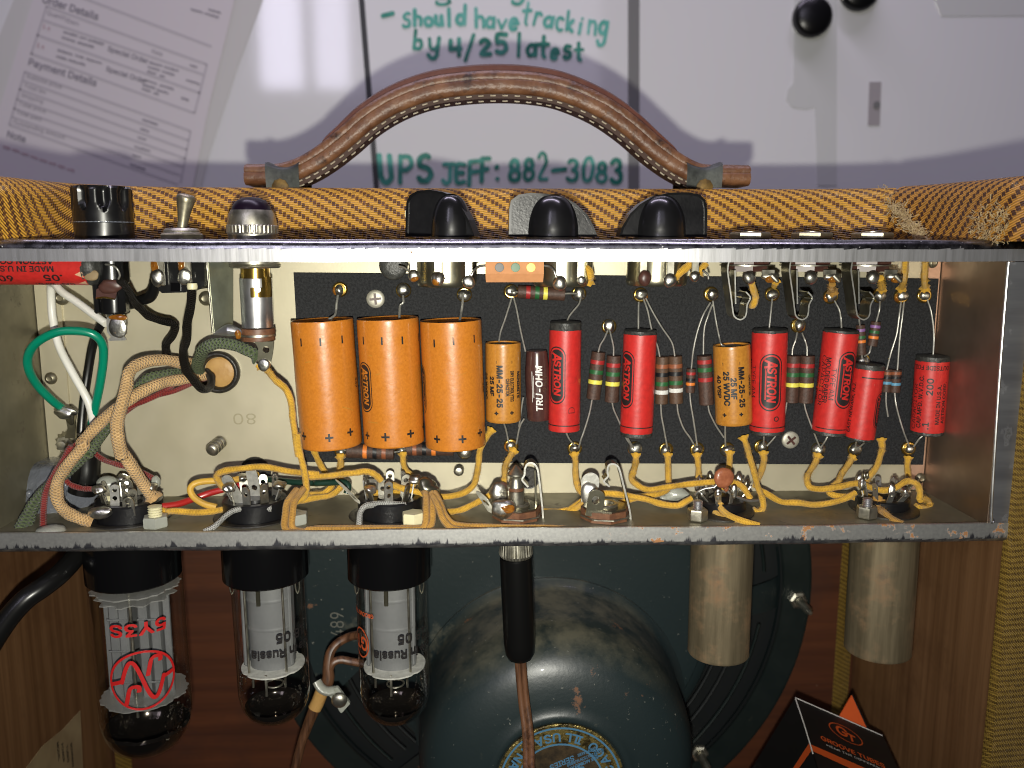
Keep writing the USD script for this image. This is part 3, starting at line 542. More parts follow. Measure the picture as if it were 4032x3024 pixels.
# ================================================================== CABINET: tweed rail, sides, baffle
XR, XL, YB, ZT, ZF = .1885, -.1790, .0482, .4219, .3162
def bend_uv(uv, ang0, u0, u1):
    """turns the weave by ang0 degrees between u0 and u1 (metres along)"""
    t = np.clip((uv[:, 0] - u0) / (u1 - u0), 0, 1); t = t * t * (3 - 2 * t); a = np.radians(ang0) * t
    return np.stack([np.cos(a) * uv[:, 0] - np.sin(a) * uv[:, 1], np.sin(a) * uv[:, 0] + np.cos(a) * uv[:, 1]], 1)
def rail(plan, prof, sub=8, wob=.0006, seed=1):
    """profile (depth behind the front line, z) swept along a plan line; uv in metres"""
    C = catmull([(x, y, 0) for x, y in plan], sub); T = np.gradient(C, axis=0); T /= np.linalg.norm(T, axis=1, keepdims=True)
    N = np.stack([-T[:, 1], T[:, 0], 0 * T[:, 0]], 1); L = np.concatenate([[0], np.cumsum(np.linalg.norm(np.diff(C, axis=0), axis=1))])
    P = A_(prof); W = np.concatenate([[0], np.cumsum(np.linalg.norm(np.diff(P, axis=0), axis=1))]); m = len(P); V, uv = [], []
    g = np.random.RandomState(seed); ph = g.rand(6) * 6.28; kk = 20 + g.rand(6) * 90
    for i in range(len(C)):
        w = wob * sum(np.sin(kk[j] * L[i] + ph[j] + 40 * W) for j in range(6)) / 6
        V.append(C[i] + np.outer(P[:, 0] + w, N[i]) + np.outer(P[:, 1], Z_)); uv.append(np.stack([np.full(m, L[i]), W], 1))
    V, uv = np.vstack(V), np.vstack(uv); Fc = []
    for i in range(len(C) - 1):
        for j in range(m - 1):
            a = i * m + j; Fc += [(a, a + m, a + m + 1), (a, a + m + 1, a + 1)]
    for e in (0, len(C) - 1):
        k = len(V); ring = V[e * m:e * m + m]; V = np.vstack([V, ring, [ring.mean(0)]]); uv = np.vstack([uv, ring[:, 1:] * 1.0, [ring.mean(0)[1:]]])
        for j in range(m): Fc.append((k + m, k + j, k + (j + 1) % m) if e == 0 else (k + m, k + (j + 1) % m, k + j))
    return V, A_(Fc), uv
def px2x(x, Y): return U('V', x, 450, Y)[0]
ZTW = .4438
prof = [(.0, .4214), (.0, .4219), (-.0003, .4228), (.0, .430)] + [(.0095 - .0095 * math.cos(a), ZTW - .0095 + .0095 * math.sin(a)) for a in np.linspace(.2, math.pi / 2, 8)] + [(.03, ZTW), (.055, ZTW - .001), (.056, .40)]
cabin = Thing('amplifier_cabinet', 'worn tweed covered amplifier cabinet with open back and wooden sides', 'amplifier', (0, .06, ZTW))
planM = [(px2x(x, y), y) for x, y in ((-140, -.012), (-60, -.006), (20, .006), (95, .022), (170, .040), (260, .053), (360, .060), (600, .0625), (1100, .0625), (1500, .0625), (1720, .0615), (1850, .0575), (1935, .0520))]
Vr, Fr, uvr = rail(planM, prof)
uv2 = bend_uv(uvr, 52, .078, .008)
cabin.part('tweed_cover', (Vr, Fr), 'tweed', uv=uv2)
planR = [(px2x(x, y), y) for x, y in ((1922, .0525), (1990, .0395), (2060, .0225), (2120, .0085), (2180, -.003), (2250, -.009), (2330, -.012))]
Vr, Fr, uvr = rail(planR, [(p[0] - .0006, p[1] + (.0004 if k > 3 else 0)) for k, p in enumerate(prof)], seed=4)
a = math.radians(-22); uvq = np.stack([-(math.cos(a) * uvr[:, 0] - math.sin(a) * uvr[:, 1]), math.sin(a) * uvr[:, 0] + math.cos(a) * uvr[:, 1]], 1)
cabin.part('tweed_cover', (Vr, Fr), 'tweed_worn', uv=uvq, label='darker tweed flap folded over the right corner')
# frayed threads along the seam and on the right corner
def threads(n, fn, L, w, seed):
    g = np.random.RandomState(seed); ms = []
    for _ in range(n):
        o, nn = fn(g); d = unit(A_([g.randn(), -abs(g.randn()) * .6, g.randn()])); d2 = unit(d + .9 * A_([g.randn(), -abs(g.randn()) * .3, g.randn()])); l = L * (.4 + g.rand())
        ms.append(tube([o, o + d * l * .5 - Y_ * .0004, o + (d + d2) * l * .5 - Y_ * .0003], w * (.6 + .7 * g.rand()), 4, 2)[:2])
    return cat(*ms)
def seam(g):
    t = g.rand(); x = 1922 + 55 * max(0, t - .25) / .75 * 1.3 - 20 * (t < .3) + g.randn() * 9; z = ZTW - .001 - t * .021; y = .0515 - .00035 * (x - 1922) + (.004 if t < .15 else 0)
    return A_([px2x(x, y), y - .0008, z]), 0
cabin.part('frayed_threads', threads(420, seam, .0030, .00016, 3), 'frayed', kind='stuff')
def corner(g):
    a, r = g.rand() * 6.28, math.sqrt(g.rand()); x = 2138 + 42 * r * math.cos(a); z = .4275 + .0075 * r * math.sin(a); y = np.interp(x, [2060, 2120, 2180, 2250], [.0225, .0085, -.003, -.009])
    return A_([px2x(x, y), y - .0010, z]), 0
cabin.part('frayed_threads', threads(560, corner, .0030, .00015, 5), 'frayed', kind='stuff')
# sides, top underside, baffle, floor of the cabinet
SW, BY, ZB = .1965, .118, .08
cabin.part('side_panel', rbox((SW, .002, ZB), (SW + .017, .16, .4185), .0004), 'pine')
cabin.part('side_panel', rbox((-SW - .017, .002, ZB), (-SW, .16, .4185), .0004), 'pine')
def strip_uv(x0, x1, y0, z0, z1, n=30, rad=.006):
    """rounded tweed edge of a side panel, facing the camera"""
    ths = np.linspace(0, math.pi / 2, 7); pts = [(x0, y0 + .004), (x0 + .001, y0)] + [(x1 - rad + rad * math.sin(t), y0 + rad - rad * math.cos(t)) for t in ths] + [(x1, y0 + .15)]
    P = A_(pts); W = np.concatenate([[0], np.cumsum(np.linalg.norm(np.diff(P, axis=0), axis=1))]); V, uv, Fc = [], [], []; m = len(P)
    for i, z in enumerate(np.linspace(z0, z1, n)):
        V.append(np.c_[P, np.full(m, z)]); uv.append(np.stack([W * .8 + z * .62, z * .8 - W * .62], 1))
    for i in range(n - 1):
        for j in range(m - 1):
            a = i * m + j; Fc += [(a, a + 1, a + m + 1), (a, a + m + 1, a + m)]
    return np.vstack(V), A_(Fc), np.vstack(uv)
cabin.part('tweed_edge', strip_uv(SW - .0006, SW + .0195, -.0025, ZB, .399), 'tweed_side')
vv, ff, uu = strip_uv(SW - .0006, SW + .0195, -.0025, ZB, .399); vv = vv * [-1, 1, 1]
cabin.part('tweed_edge', (vv, ff[:, ::-1], uu), 'tweed_side')
cabin.part('baffle_board', rbox((-SW + .0003, BY, ZB), (SW - .0003, BY + .012, .40), .0004), 'redwood')
for s in (1, -1):
    x0 = s * (SW - .0062)
    V = A_([(x0 - .004, BY - .0012, ZB), (x0 + .004, BY - .0012, ZB), (x0 + .004, BY - .0012, .40), (x0 - .004, BY - .0012, .40), (x0 - .004, BY, ZB), (x0 - .004, BY, .40), (x0 + .004, BY, ZB), (x0 + .004, BY, .40)])
    cabin.part('cloth_edge', (V, A_([(0, 1, 2), (0, 2, 3), (4, 0, 3), (4, 3, 5), (1, 6, 7), (1, 7, 2)]), A_([(0, 0), (.008, 0), (.008, .37), (0, .37), (.001, 0), (.001, .37), (.009, 0), (.009, .37)])), 'tweed_side')
cabin.part('bottom_board', rbox((-SW, .004, ZB - .018), (SW, BY + .012, ZB), .0004), 'pine')
cabin.part('top_board', rbox((-SW - .016, .075, .402), (SW + .016, BY + .04, ZTW - .004), .0004), 'pine')
# tube chart label low on the left side panel
q = [U('B6', x, y, .0) for x, y in ((0, 0),)]
def on_left(c, x, y):
    d = ray(c, x, y); t = (-SW + .0003 - CAM[0]) / d[0]; return CAM + d * t
P = [on_left('B6', x, y) for x, y in ((300, 1480), (440, 1365), (560, 1235), (580, 1640), (560, 1900), (160, 1900), (180, 1640))]
chart = Polygon([(p[1], p[2]) for p in P])
ch = Thing('tube_chart', 'tan paper chart with rows of print glued low on the left wooden side', 'paper label', P[1])
ch.part('sheet', put(ex(chart, .0003), (-SW, 0, 0), Y_, Z_, X_), 'chart_paper')
ln = []
cx_, cz_ = chart.centroid.x, chart.centroid.y
for k, tx in enumerate(('MODEL', 'POWER', 'TUBES', 'BOWMAN')):
    g = tpoly(tx, .0016, 1.2, True); p = on_left('B6', 405 + 32 * k, 1520 + 8 * k)
    ln.append(flat_decal(g, (-SW + .0004, p[1], p[2]), -Z_, Y_))
ch.part('printing', cat(*ln), 'print_black', kind='stuff')

# ================================================================== HANDLE
HY = .0865
HC = along('V', HY, (541, 381), (575, 381), (612, 380), (655, 368), (700, 343), (750, 305), (800, 262), (860, 226), (930, 201), (1000, 190), (1075, 186), (1150, 190), (1215, 203), (1290, 235), (1350, 275), (1405, 322), (1450, 355), (1490, 376), (1520, 382), (1560, 382), (1606, 383))
hl = Thing('carrying_handle', 'arched brown leather carrying handle stitched in white on top of the cabinet', 'handle', (HC[10][0], HY, HC[0][2]))
HC = catmull(HC, 6)
HT = np.gradient(HC, axis=0); HT /= np.linalg.norm(HT, axis=1, keepdims=True); HN = np.stack([-HT[:, 2], 0 * HT[:, 0], HT[:, 0]], 1)
def sweep_handle(prof, i0=0, i1=None, sc=None):
    P = A_(prof); m = len(P); V, Fc = [], []; C, N = HC[i0:i1], HN[i0:i1]
    for i in range(len(C)):
        k = sc(i / (len(C) - 1)) if sc else 1.0
        V.append(C[i] + np.outer(P[:, 0], Y_) + np.outer(P[:, 1] * k, N[i]))
    for i in range(len(C) - 1):
        for j in range(m):
            a, b = i * m + j, i * m + (j + 1) % m; Fc += [(a, b, b + m), (a, b + m, a + m)]
    n = len(V) * m; V = np.vstack(V)
    for e in (0, len(C) - 1):
        k = len(V); ring = V[e * m:e * m + m]; V = np.vstack([V, ring, [ring.mean(0)]])
        for j in range(m): Fc.append((k + m, k + j, k + (j + 1) % m) if e else (k + m, k + (j + 1) % m, k + j))
    return V, A_(Fc)
h1 = [(-.0105, -.0035), (-.0112, -.0015), (-.0108, .0006), (-.0100, .0012), (-.0104, .0022), (-.0098, .0036), (-.0086, .0044), (-.0078, .0041), (-.0074, .0047), (-.005, .0052), (.006, .0052), (.0105, .003), (.011, -.002), (.009, -.0046), (-.0085, -.0046)]
swell = lambda t: .93 + .16 * math.sin(math.pi * min(1, max(0, (t - .06) / .88)))
hl.part('strap', sweep_handle(h1, sc=swell), 'leather', smooth=50)
h2 = [(-.0045, .004), (-.004, .0075), (0, .0088), (.004, .0075), (.0045, .004)]
hl.part('core_band', sweep_handle(h2, 26, 96, sc=lambda t: .75 + .3 * math.sin(math.pi * t) ** .5), 'leather_back', smooth=50)
h3 = [(-.0082, -.0043), (-.0082, -.0062), (-.0025, -.0062), (-.0025, -.0043)]
hl.part('lining', sweep_handle([(-.0090, -.0040), (-.0088, -.0066), (.004, -.0066), (.005, -.004)], 14, 108), 'leather_dark', smooth=50)
st = []
for i in np.arange(15, 106, 2.1):
    k = int(i); f = i - k
    for yy, nn in ((-.0093, -.0050), (-.0083, -.0069)):
        c = HC[k] * (1 - f) + HC[k + 1] * f + Y_ * yy + HN[k] * nn * swell(i / 120) ; d = HT[k] * .0011
        st.append(tube([c - d, c - Y_ * .0001 + HN[k] * (-.0001), c + d], .00029, 5, 2)[:2])
hl.part('stitching', cat(*st), 'thread_white', kind='stuff')
for xa, xb, yt in ((578, 650, 352), (1480, 1556, 352)):
    x0, x1 = px2x(xa, .0735), px2x(xb, .0735); za, zb = U('V', xa, 400, .0735)[2], U('V', xa, 361, .0735)[2]
    n = 9; V = []
    for i, t in enumerate(np.linspace(0, 1, n)):
        fl = .0016 * abs(2 * t - 1) ** 3 + .0002 * math.sin(9 * t)
        for y, z in ((.0735, za - .001), (.0727, za + .0035), (.0727, zb - .0012 + fl), (.0740, zb + fl * 1.2), (.0795, zb + .001 + fl), (.0945, zb + .001 + fl), (.1, zb - .001), (.1, za)): V.append((x0 + (x1 - x0) * t, y - fl * .5, z))
    V = A_(V); Fc = []
    for i in range(n - 1):
        for j in range(7):
            a = i * 8 + j; Fc += [(a, a + 8, a + 9), (a, a + 9, a + 1)]
    clip = hl.part('end_clip', (V, A_(Fc)), 'ferrule', smooth=40)
    xm = x0 + (x1 - x0) * (.42 if xa < 1000 else .52)
    hl.part('screw', lathe([(.0036, 0), (.0035, .0002), (.0028, .0005), (.0018, .0007), (.0010, .0008), (0, .0008)], (xm, .0726, za - .0010), -Y_, 20, fn=lambda t, i: 1 + .05 * np.sin(9 * t) * (i < 2)), 'screw_brass', parent=clip)

# ================================================================== CHASSIS
chs = Thing('amplifier_chassis', 'open grey metal amplifier chassis tray with a shiny bent rim', 'chassis', (0, YB / 2, ZF))
chs.part('back_panel', rbox((XL, YB, ZF), (XR, YB + .0013, ZT - .0015), .0001), 'grey_steel')
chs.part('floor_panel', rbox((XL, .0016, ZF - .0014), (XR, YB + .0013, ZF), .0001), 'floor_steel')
chs.part('top_panel', rbox((XL - .02, .0030, ZT - .0014), (XR + .012, YB + .0013, ZT), .0001), 'chrome_roll')
chs.part('side_panel', rbox((XR, .0005, ZF - .001), (XR + .0013, YB + .0013, ZT - .002), .0001), 'copper_steel', label='copper coloured right side')
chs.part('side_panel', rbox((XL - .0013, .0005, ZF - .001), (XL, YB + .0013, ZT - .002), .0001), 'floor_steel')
def lip(z0, z1, x0, x1, y0, roll, top=True, n=90):
    """front flange: flat face z0..z1 at y0 plus a rolled edge of radius roll on top or below; slightly wavy"""
    pts = []
    if top:
        pts = [(y0 + .0012, z0), (y0, z0)] + [(y0, z) for z in np.linspace(z0 + .0003, z1 - roll, 3)] + [(y0 + roll - roll * math.cos(a), z1 - roll + roll * math.sin(a)) for a in np.linspace(.15, math.pi / 2, 8)] + [(y0 + .006, z1)]
    else:
        pts = [(y0 + .004, z0)] + [(y0 + roll - roll * math.sin(a), z0 + roll - roll * math.cos(a)) for a in np.linspace(0, math.pi / 2 - .15, 7)] + [(y0, z) for z in np.linspace(z0 + roll, z1, 3)] + [(y0 + .0012, z1)]
    P = A_(pts); V, Fc = [], []; m = len(P); g = np.random.RandomState(3)
    for i, x in enumerate(np.linspace(x0, x1, n)):
        w = .00012 * math.sin(37 * x + 1) + .00008 * math.sin(140 * x)
        V.append(np.c_[np.full(m, x), P[:, 0] + w, P[:, 1] + w])
    for i in range(n - 1):
        for j in range(m - 1):
            a = i * m + j; Fc += [(a, a + m, a + m + 1), (a, a + m + 1, a + 1)]
    return np.vstack(V), A_(Fc), m, n
V, Fc, m, n = lip(.4142, ZT, XL - .03, XR + .03, 0, .0034)
zf = V[A_(Fc)].mean(1)[:, 2]; top = chs.part('top_rim', (V, A_(Fc)[zf < ZT - .0032]), 'bright_lip', smooth=40)
chs.part('rolled_edge', (V, A_(Fc)[zf >= ZT - .0032]), 'chrome_roll', smooth=60)
V, Fc, m, n = lip(.3095, .3172, XL - .03, XR + .0122, -.0003, .0026, top=False)
zf = V[A_(Fc)].mean(1)[:, 2]
chs.part('bottom_rim', (V, A_(Fc)[zf > .3115]), 'bottom_lip', smooth=40)
chs.part('rolled_edge', (V, A_(Fc)[zf <= .3115]), 'worn_roll', smooth=60)
fl = along('V', .0006, (2177, 566), (2240, 566), (2200, 1000), (2190, 1100), (2186, 1134), (2150, 1134), (2146, 1118), (2138, 1130), (2150, 930), (2163, 740))
chs.part('side_rim', slab(Polygon([(p[0], p[2]) for p in fl]), .0016, .0014), 'side_lip')
e = along('V', -.0004, (2178, 566), (2164, 740), (2151, 930), (2141, 1110), (2146, 1128))
chs.part('side_rim', tube(e, .0006, 8, 4), 'aluminium')
# corner flange strips of the end pieces, with rivets
chs.part('end_flange', slab(Polygon([(XR - .0075, ZF + .0005), (XR - .0004, ZF + .0005), (XR - .0004, ZT - .002), (XR - .0075, ZT - .002)]), YB - .0001, .0009), 'copper_strip', label='copper coloured corner strip')
chs.part('end_flange', slab(Polygon([(XL + .0004, ZF + .0005), (XL + .010, ZF + .0005), (XL + .0105, ZT - .002), (XL + .0004, ZT - .002)]), YB - .0001, .0009), 'grey_steel')
dome = lambda o, r, m_='dull_nickel', nm='rivet', ax=-Y_, h=.7: chs.part(nm, lathe([(r, 0), (r * .98, r * .2 * h), (r * .8, r * .6 * h), (r * .45, r * .9 * h), (r * .38, r * .82 * h), (0, r * .8 * h)], o, ax, 18), m_, smooth=50)
for c, x, y, r in (('A5', 1497, 322, .0030), ('A5', 450, 318, .0030), ('A5', 372, 902, .0026), ('C4', 1915, 50, .0022), ('B5', 1885, 243, .0024)):
    dome(U(c, x, y, YB - .0008), r)
def stud(c, x, y, r, L, tilt):
    o = U(c, x, y, YB - .0005); ax = unit(A_(tilt)); pr = [(r * .8, 0)]; k = max(3, int(L / .0021))
    for i in range(k): h = L * i / k; pr += [(r * .78, h), (r * 1.02, h + L / k * .35), (r * 1.02, h + L / k * .6), (r * .78, h + L / k * .95)]
    chs.part('screw_stud', lathe(pr + [(r * .6, L * 1.02), (0, L * 1.03)], o, ax, 20), 'nickel', smooth=45)
stud('A6', 1485, 62, .0027, .009, (-.22, -1, -.25)); stud('B3', 1222, 190, .0021, .006, (0, -1, .05)); stud('C5', 1780, 675, .0024, .004, (0, -.15, -1))
def hole(c, x, y, r, nm='hole'): 
    chs.part(nm, lathe([(r * 1.12, 0), (r * 1.1, .0006), (r, .0005), (r * .97, -.0002), (0, -.00025)], U(c, x, y, YB - .0003), -Y_, 24), 'black_rubber', smooth=30)
hole('B3', 1772, 262, .0044); hole('A6', 1712, 268, .0058)
# stamped mark "80" on the back panel
chs.part('stamped_mark', flat_decal(tpoly('80', .0045, 1.3).simplify(.0001), U('A5', 1775, 1198, YB - .0001), -X_, -Z_, .00002), 'faint_mark')
# grommet with taped transformer lead-out
gro = Thing('cable_grommet', 'black rubber grommet lined with tan tape in the back panel', 'grommet', U('A5', 1590, 850, YB))
o = U('A5', 1592, 855, YB); R = S('A5', 150, YB)
gro.part('rubber_ring', lathe([(R * 1.02, -.0003), (R * 1.03, .0016), (R * .97, .0028), (R * .86, .0030), (R * .77, .0022), (R * .74, .0004), (R * .70, -.0002)], o, -Y_, 40), 'black_rubber', smooth=60)
gro.part('tape_lining', lathe([(R * .75, .0001), (R * .6, .0010), (R * .35, .0014), (0, .0012)], o + X_ * .0008, -Y_, 28, fn=lambda t, i: 1 + .05 * np.sin(3 * t + i)), 'tan_tape', smooth=50)

# ================================================================== EYELET BOARD
BF = .0452
brd = Thing('eyelet_board', 'black fibre eyelet board mounted on the back of the chassis', 'circuit board', (0.055, BF, .37))
P = along('V', BF, (634, 589), (2028, 602), (1994, 1004), (657, 998))
brd.part('fibre_sheet', slab(Polygon([(p[0], p[2]) for p in P]), YB - .0003, YB - .0003 - BF), 'fibre_board')
TOPE = [(735, 625), (872, 627), (1003, 636), (1104, 630), (1250, 634), (1383, 637), (1535, 635), (1667, 635), (1793, 640), (1897, 638), (1945, 640), (1995, 638)]
MIDE = [(1315, 705), (1723, 703), (1862, 778)]
BOTE = [(739, 974), (868, 968), (1004, 975), (1104, 962), (1241, 968), (1371, 968), (1438, 970), (1505, 970), (1570, 970), (1643, 964), (1767, 970), (1845, 970), (1961, 968)]
for i, (x, y) in enumerate(TOPE + MIDE + BOTE):
    o = U('V', x, y, BF)
    e = brd.part('eyelet', lathe([(.0030, 0), (.0031, .0005), (.0029, .0010), (.0023, .0012), (.0019, .0010), (0, .0009)], o - Y_ * .0001, -Y_, 24), 'brass', smooth=60)
    fl = (i * 7) % 5 < 2
    brd.part('solder', lump(o - Y_ * .0012 + A_([(((i * 37) % 7) - 3) * .00008, 0, (((i * 53) % 7) - 3) * .00009]), .0021 + .0006 * ((i * 29) % 11) / 10, (1 + .12 * ((i % 3) - 1), .85, 1 - .1 * ((i % 4) - 1.5)), seed=i, amt=.11), 'solder', smooth=True, parent=e)
    if fl:
        s = 1 if i % 2 else -1
        brd.part('flux', lump(o + A_([s * .0017, -.0009, -.0005]), .0017, (.75, .6, 1.0), seed=90 + i, amt=.1), 'amber_flux', smooth=True, parent=e)
for c, x, y, r, rot in (('A7', 740, 345, 70, .1), ('B1', 608, 1428, 70, .7)):
    o = U(c, x, y, BF); r = S(c, r, BF)
    m = lathe([(r, 0), (r, .0004), (r * .93, .0008), (r * .7, .0011), (r * .4, .0012), (0, .0012)], o, -Y_, 28)
    s = brd.part('pan_head_screw', m, 'screw_head', smooth=50, label='cross head screw holding the board')
    cr = affinity.rotate(unary_union([sbox(-r * .62, -r * .13, r * .62, r * .13), sbox(-r * .13, -r * .62, r * .13, r * .62)]), math.degrees(rot))
    g = put(ex(cr, .0004), o - Y_ * .0010, X_, Z_, -Y_)
    brd.part('cross_slot', g, 'phenolic_dark', parent=s)

def eye(k, dx=0, dy=0, Y=None):
    x, y = (TOPE + MIDE + BOTE)[k]; return U('V', x + dx, y + dy, Y or BF - .0026)
# ================================================================== component builders
LY = .0395
def leads(t, specs, r=.00036, m='lead_wire'):
    for c, *pts in specs:
        P = []
        for p in pts:
            if len(p) == 2: P.append(U(c, p[0], p[1], LY))
            else: P.append(U(c, *p))
        t.part('lead', tube(P, r, 8, 5), m)
def stadium(w, h): return LineString([(-(w - h) / 2, 0), ((w - h) / 2, 0)]).buffer(h / 2)
def logo(w, h):
    """outlined lozenge with slanted capitals reversed out and an underline"""
    outer, inner = stadium(w, h), stadium(w * .90, h * .78)
    ring = outer.difference(stadium(w * .955, h * .90))
    fit = lambda g, x0, x1: affinity.translate(affinity.scale(g, (x1 - x0) / (g.bounds[2] - g.bounds[0]), 1, origin=(0, 0)), 0, 0)
    A = fit(tpoly('A', h * .52, 1, True, 0), 0, w * .155); rest = fit(tpoly('STRON', h * .37, 1, True, 0), 0, w * .60)
    A = affinity.skew(A, 8); rest = affinity.skew(rest, 8)
    A = affinity.translate(A, -w * .40 - A.bounds[0], h * .0); rest = affinity.translate(rest, -w * .262 - rest.bounds[0], h * .05)
    ul = Polygon([(-w * .18, -h * .19), (w * .30, -h * .19), (w * .30, -h * .24), (-w * .25, -h * .24)])
    return unary_union([ring, inner.difference(unary_union([A, rest, ul]).buffer(h * .004))])
def red_cap(label, c, p0, p1, r, decals, lead, Y=None, loc=None, caps=(1, 1), torn=False, grp='red paper capacitors'):
    r = S(c, r, Y or .036) * .985; Y = Y or BF - r - .0004
    a, b = U(c, *p0, Y), U(c, *p1, Y); cy = Cyl(a, b, r); L = cy.L
    t = Thing('paper_capacitor', label, 'capacitor', (a + b) / 2, None)
    c0, c1 = .0011 * caps[0] + .0004, .0009 * caps[1] + .0003
    t.part('sleeve', lathe([(r * .93, c0), (r * .985, c0 - .0001), (r, c0 + .0002)] + [(r * (1 + .003 * math.sin(9 * k)), c0 + (L - c0 - c1) * k / 6) for k in range(1, 6)] + [(r, L - c1 - .0002), (r * .985, L - c1 + .0001), (r * .93, L - c1)], a, cy.a, 44), 'red_paper', smooth=50)
    wob = lambda th, i: 1 + .02 * np.sin(5 * th + i) + .012 * np.sin(11 * th)
    t.part('end_plug', lathe([(r * .90, c0 + .001), (r * .975, c0), (r * .975, .0003), (r * .88, -.0001), (r * .5, -.0003), (0, -.0006)], a, cy.a, 36, fn=wob), 'black_wax', smooth=40)
    t.part('end_plug', lathe([(0, L + .0004), (r * .5, L + .0003), (r * .9, L), (r * .97, L - .0003), (r * .97, L - c1), (r * .9, L - c1 - .001)], a, cy.a, 36, fn=wob), 'black_wax', smooth=40)
    for poly, tt, an, ro in decals:
        t.part('printing', cy.decal(poly, tt, an, ro), 'print_black', kind='stuff')
    leads(t, lead)
    return t, cy
def band_line(r, L, full=300): return sbox(-math.radians(full) / 2 * r, -.00022, math.radians(full) / 2 * r, .00022)

# three large orange filter capacitors
mn = sbox(-.00033, -.0015, .00033, .0015)
plus = lambda s=1.0: unary_union([sbox(-.0015 * s, -.0004, .0015 * s, .0004), sbox(-.0004, -.0015 * s, .0004, .0015 * s)])
def big_cap(label, p0, p1, dec, lead, seed, sag):
    r = .01195; Y = BF - r - .0012
    a, b = U('A7', *p0, Y), U('A7', *p1, Y); cy = Cyl(a, b, r); L = cy.L
    t = Thing('filter_capacitor', label, 'capacitor', (a + b) / 2)
    t.part('sleeve', lathe([(r * .90, .0016), (r * .955, .0001), (r * .985, 0), (r, .0006)] + [(r * (1 + .004 * math.sin(seed + 5 * k)), L * k / 9) for k in range(1, 9)] + [(r, L - .0008), (r * .985, L - .0002), (r * .955, L), (r * .9, L - .0016)], a, cy.a, 56, fn=lambda th, i: 1 + .004 * np.sin(3 * th + seed)), 'orange_paper', smooth=50)
    t.part('end_plug', lathe([(r * .93, .0014), (r * .4, .0016), (0, .0014)], a, cy.a, 30), 'black_wax', smooth=40)
    t.part('end_plug', lathe([(0, L - .0014), (r * .4, L - .0016), (r * .93, L - .0014)], a, cy.a, 30), 'black_wax', smooth=40)
    for poly, tt, an, ro in dec: t.part('printing', cy.decal(poly, tt, an, ro), 'print_black', kind='stuff')
    g = np.random.RandomState(seed)
    for _ in range(5):
        w = .0002 + .0003 * g.rand(); l = .0008 + .002 * g.rand(); sc = affinity.rotate(sbox(-l, -w * .5, l, w * .5), g.uniform(-60, 60))
        t.part('scuff', cy.decal(sc, g.uniform(.2, .9), g.uniform(-50, 50), '0', .00003), 'tan_paper')
    leads(t, lead, .0005)
asin = lambda f: math.degrees(math.asin(max(-1, min(1, f))))
big_cap('large orange capacitor without a visible emblem, leftmost of the three', (326, 505), (402, 1465),
        [(mn, .15, asin(-.69), '0'), (mn, .15, asin(-.1), '0'), (mn, .145, asin(.58), '0'), (plus(), .885, asin(-.85), '0'), (plus(1.05), .893, asin(-.06), '0'), (plus(), .872, asin(.62), '0'), (tpoly('347', .0016, 1, True), .50, asin(.93), 'down')],
        [('A7', (450, 318, .0415), (440, 380), (436, 430), (425, 470, .037), (385, 500, .034))], 1, 0)
big_cap('large orange capacitor with a dark lozenge emblem on its left side, middle of the three', (832, 492), (885, 1445),
        [(mn, .155, asin(-.80), '0'), (mn, .155, asin(-.22), '0'), (mn, .158, asin(.42), '0'), (mn, .155, asin(.95), '0'), (plus(), .905, asin(-.86), '0'), (plus(1.1), .905, asin(-.28), '0'), (plus(1.05), .895, asin(.53), '0'), (plus(), .875, asin(.97), '0'), (logo(.0195, .0078), .52, asin(-.84), 'down')],
        [('A7', (950, 320, .0415), (952, 372), (930, 392), (925, 440, .037), (922, 495, .034))], 2, 0)
big_cap('large orange capacitor scratched near its lower end, rightmost of the three', (1317, 508), (1357, 1470),
        [(mn, .155, asin(-.55), '0'), (mn, .14, asin(.06), '0'), (mn, .135, asin(.72), '0'), (plus(), .90, asin(-.60), '0'), (plus(1.05), .90, asin(.22), '0'), (plus(), .875, asin(.80), '0'), (logo(.0195, .0078), .53, asin(-.99), 'down'), (tpoly('36E', .0016, 1, True), .53, asin(.97), 'down')],
        [('A7', (1415, 300, .0415), (1405, 400), (1398, 450), (1386, 515, .034))], 3, 0)
# two small tan electrolytics
def mini_cap(label, c, p0, p1, r, lines, lead):
    r = S(c, r, .0375); Y = BF - r - .0004; a, b = U(c, *p0, Y), U(c, *p1, Y); cy = Cyl(a, b, r); L = cy.L
    t = Thing('small_electrolytic', label, 'capacitor', (a + b) / 2)
    t.part('sleeve', lathe([(r * .84, .0012), (r * .90, .0001), (r * .97, 0), (r, .0005), (r * .992, .0014), (r * 1.0, .0018)] + [(r, L * k / 6) for k in range(1, 6)] + [(r, L - .0012), (r * .99, L - .0005), (r * .95, L), (r * .84, L - .001)], a, cy.a, 44), 'tan_paper', smooth=50)
    t.part('end_plug', lathe([(r * .86, .0012), (r * .55, .0010), (r * .5, .0004), (0, .0003)], a, cy.a, 28), 'dull_nickel', smooth=40)
    t.part('end_plug', lathe([(0, L - .001), (r * .86, L - .001)], a, cy.a, 28), 'black_wax')
    for tx, h, sx, tt, an, bo in lines: t.part('printing', cy.decal(tpoly(tx, h * 1.06, sx, 2 * bo), tt, an, 'down'), 'print_black', kind='stuff')
    leads(t, lead)
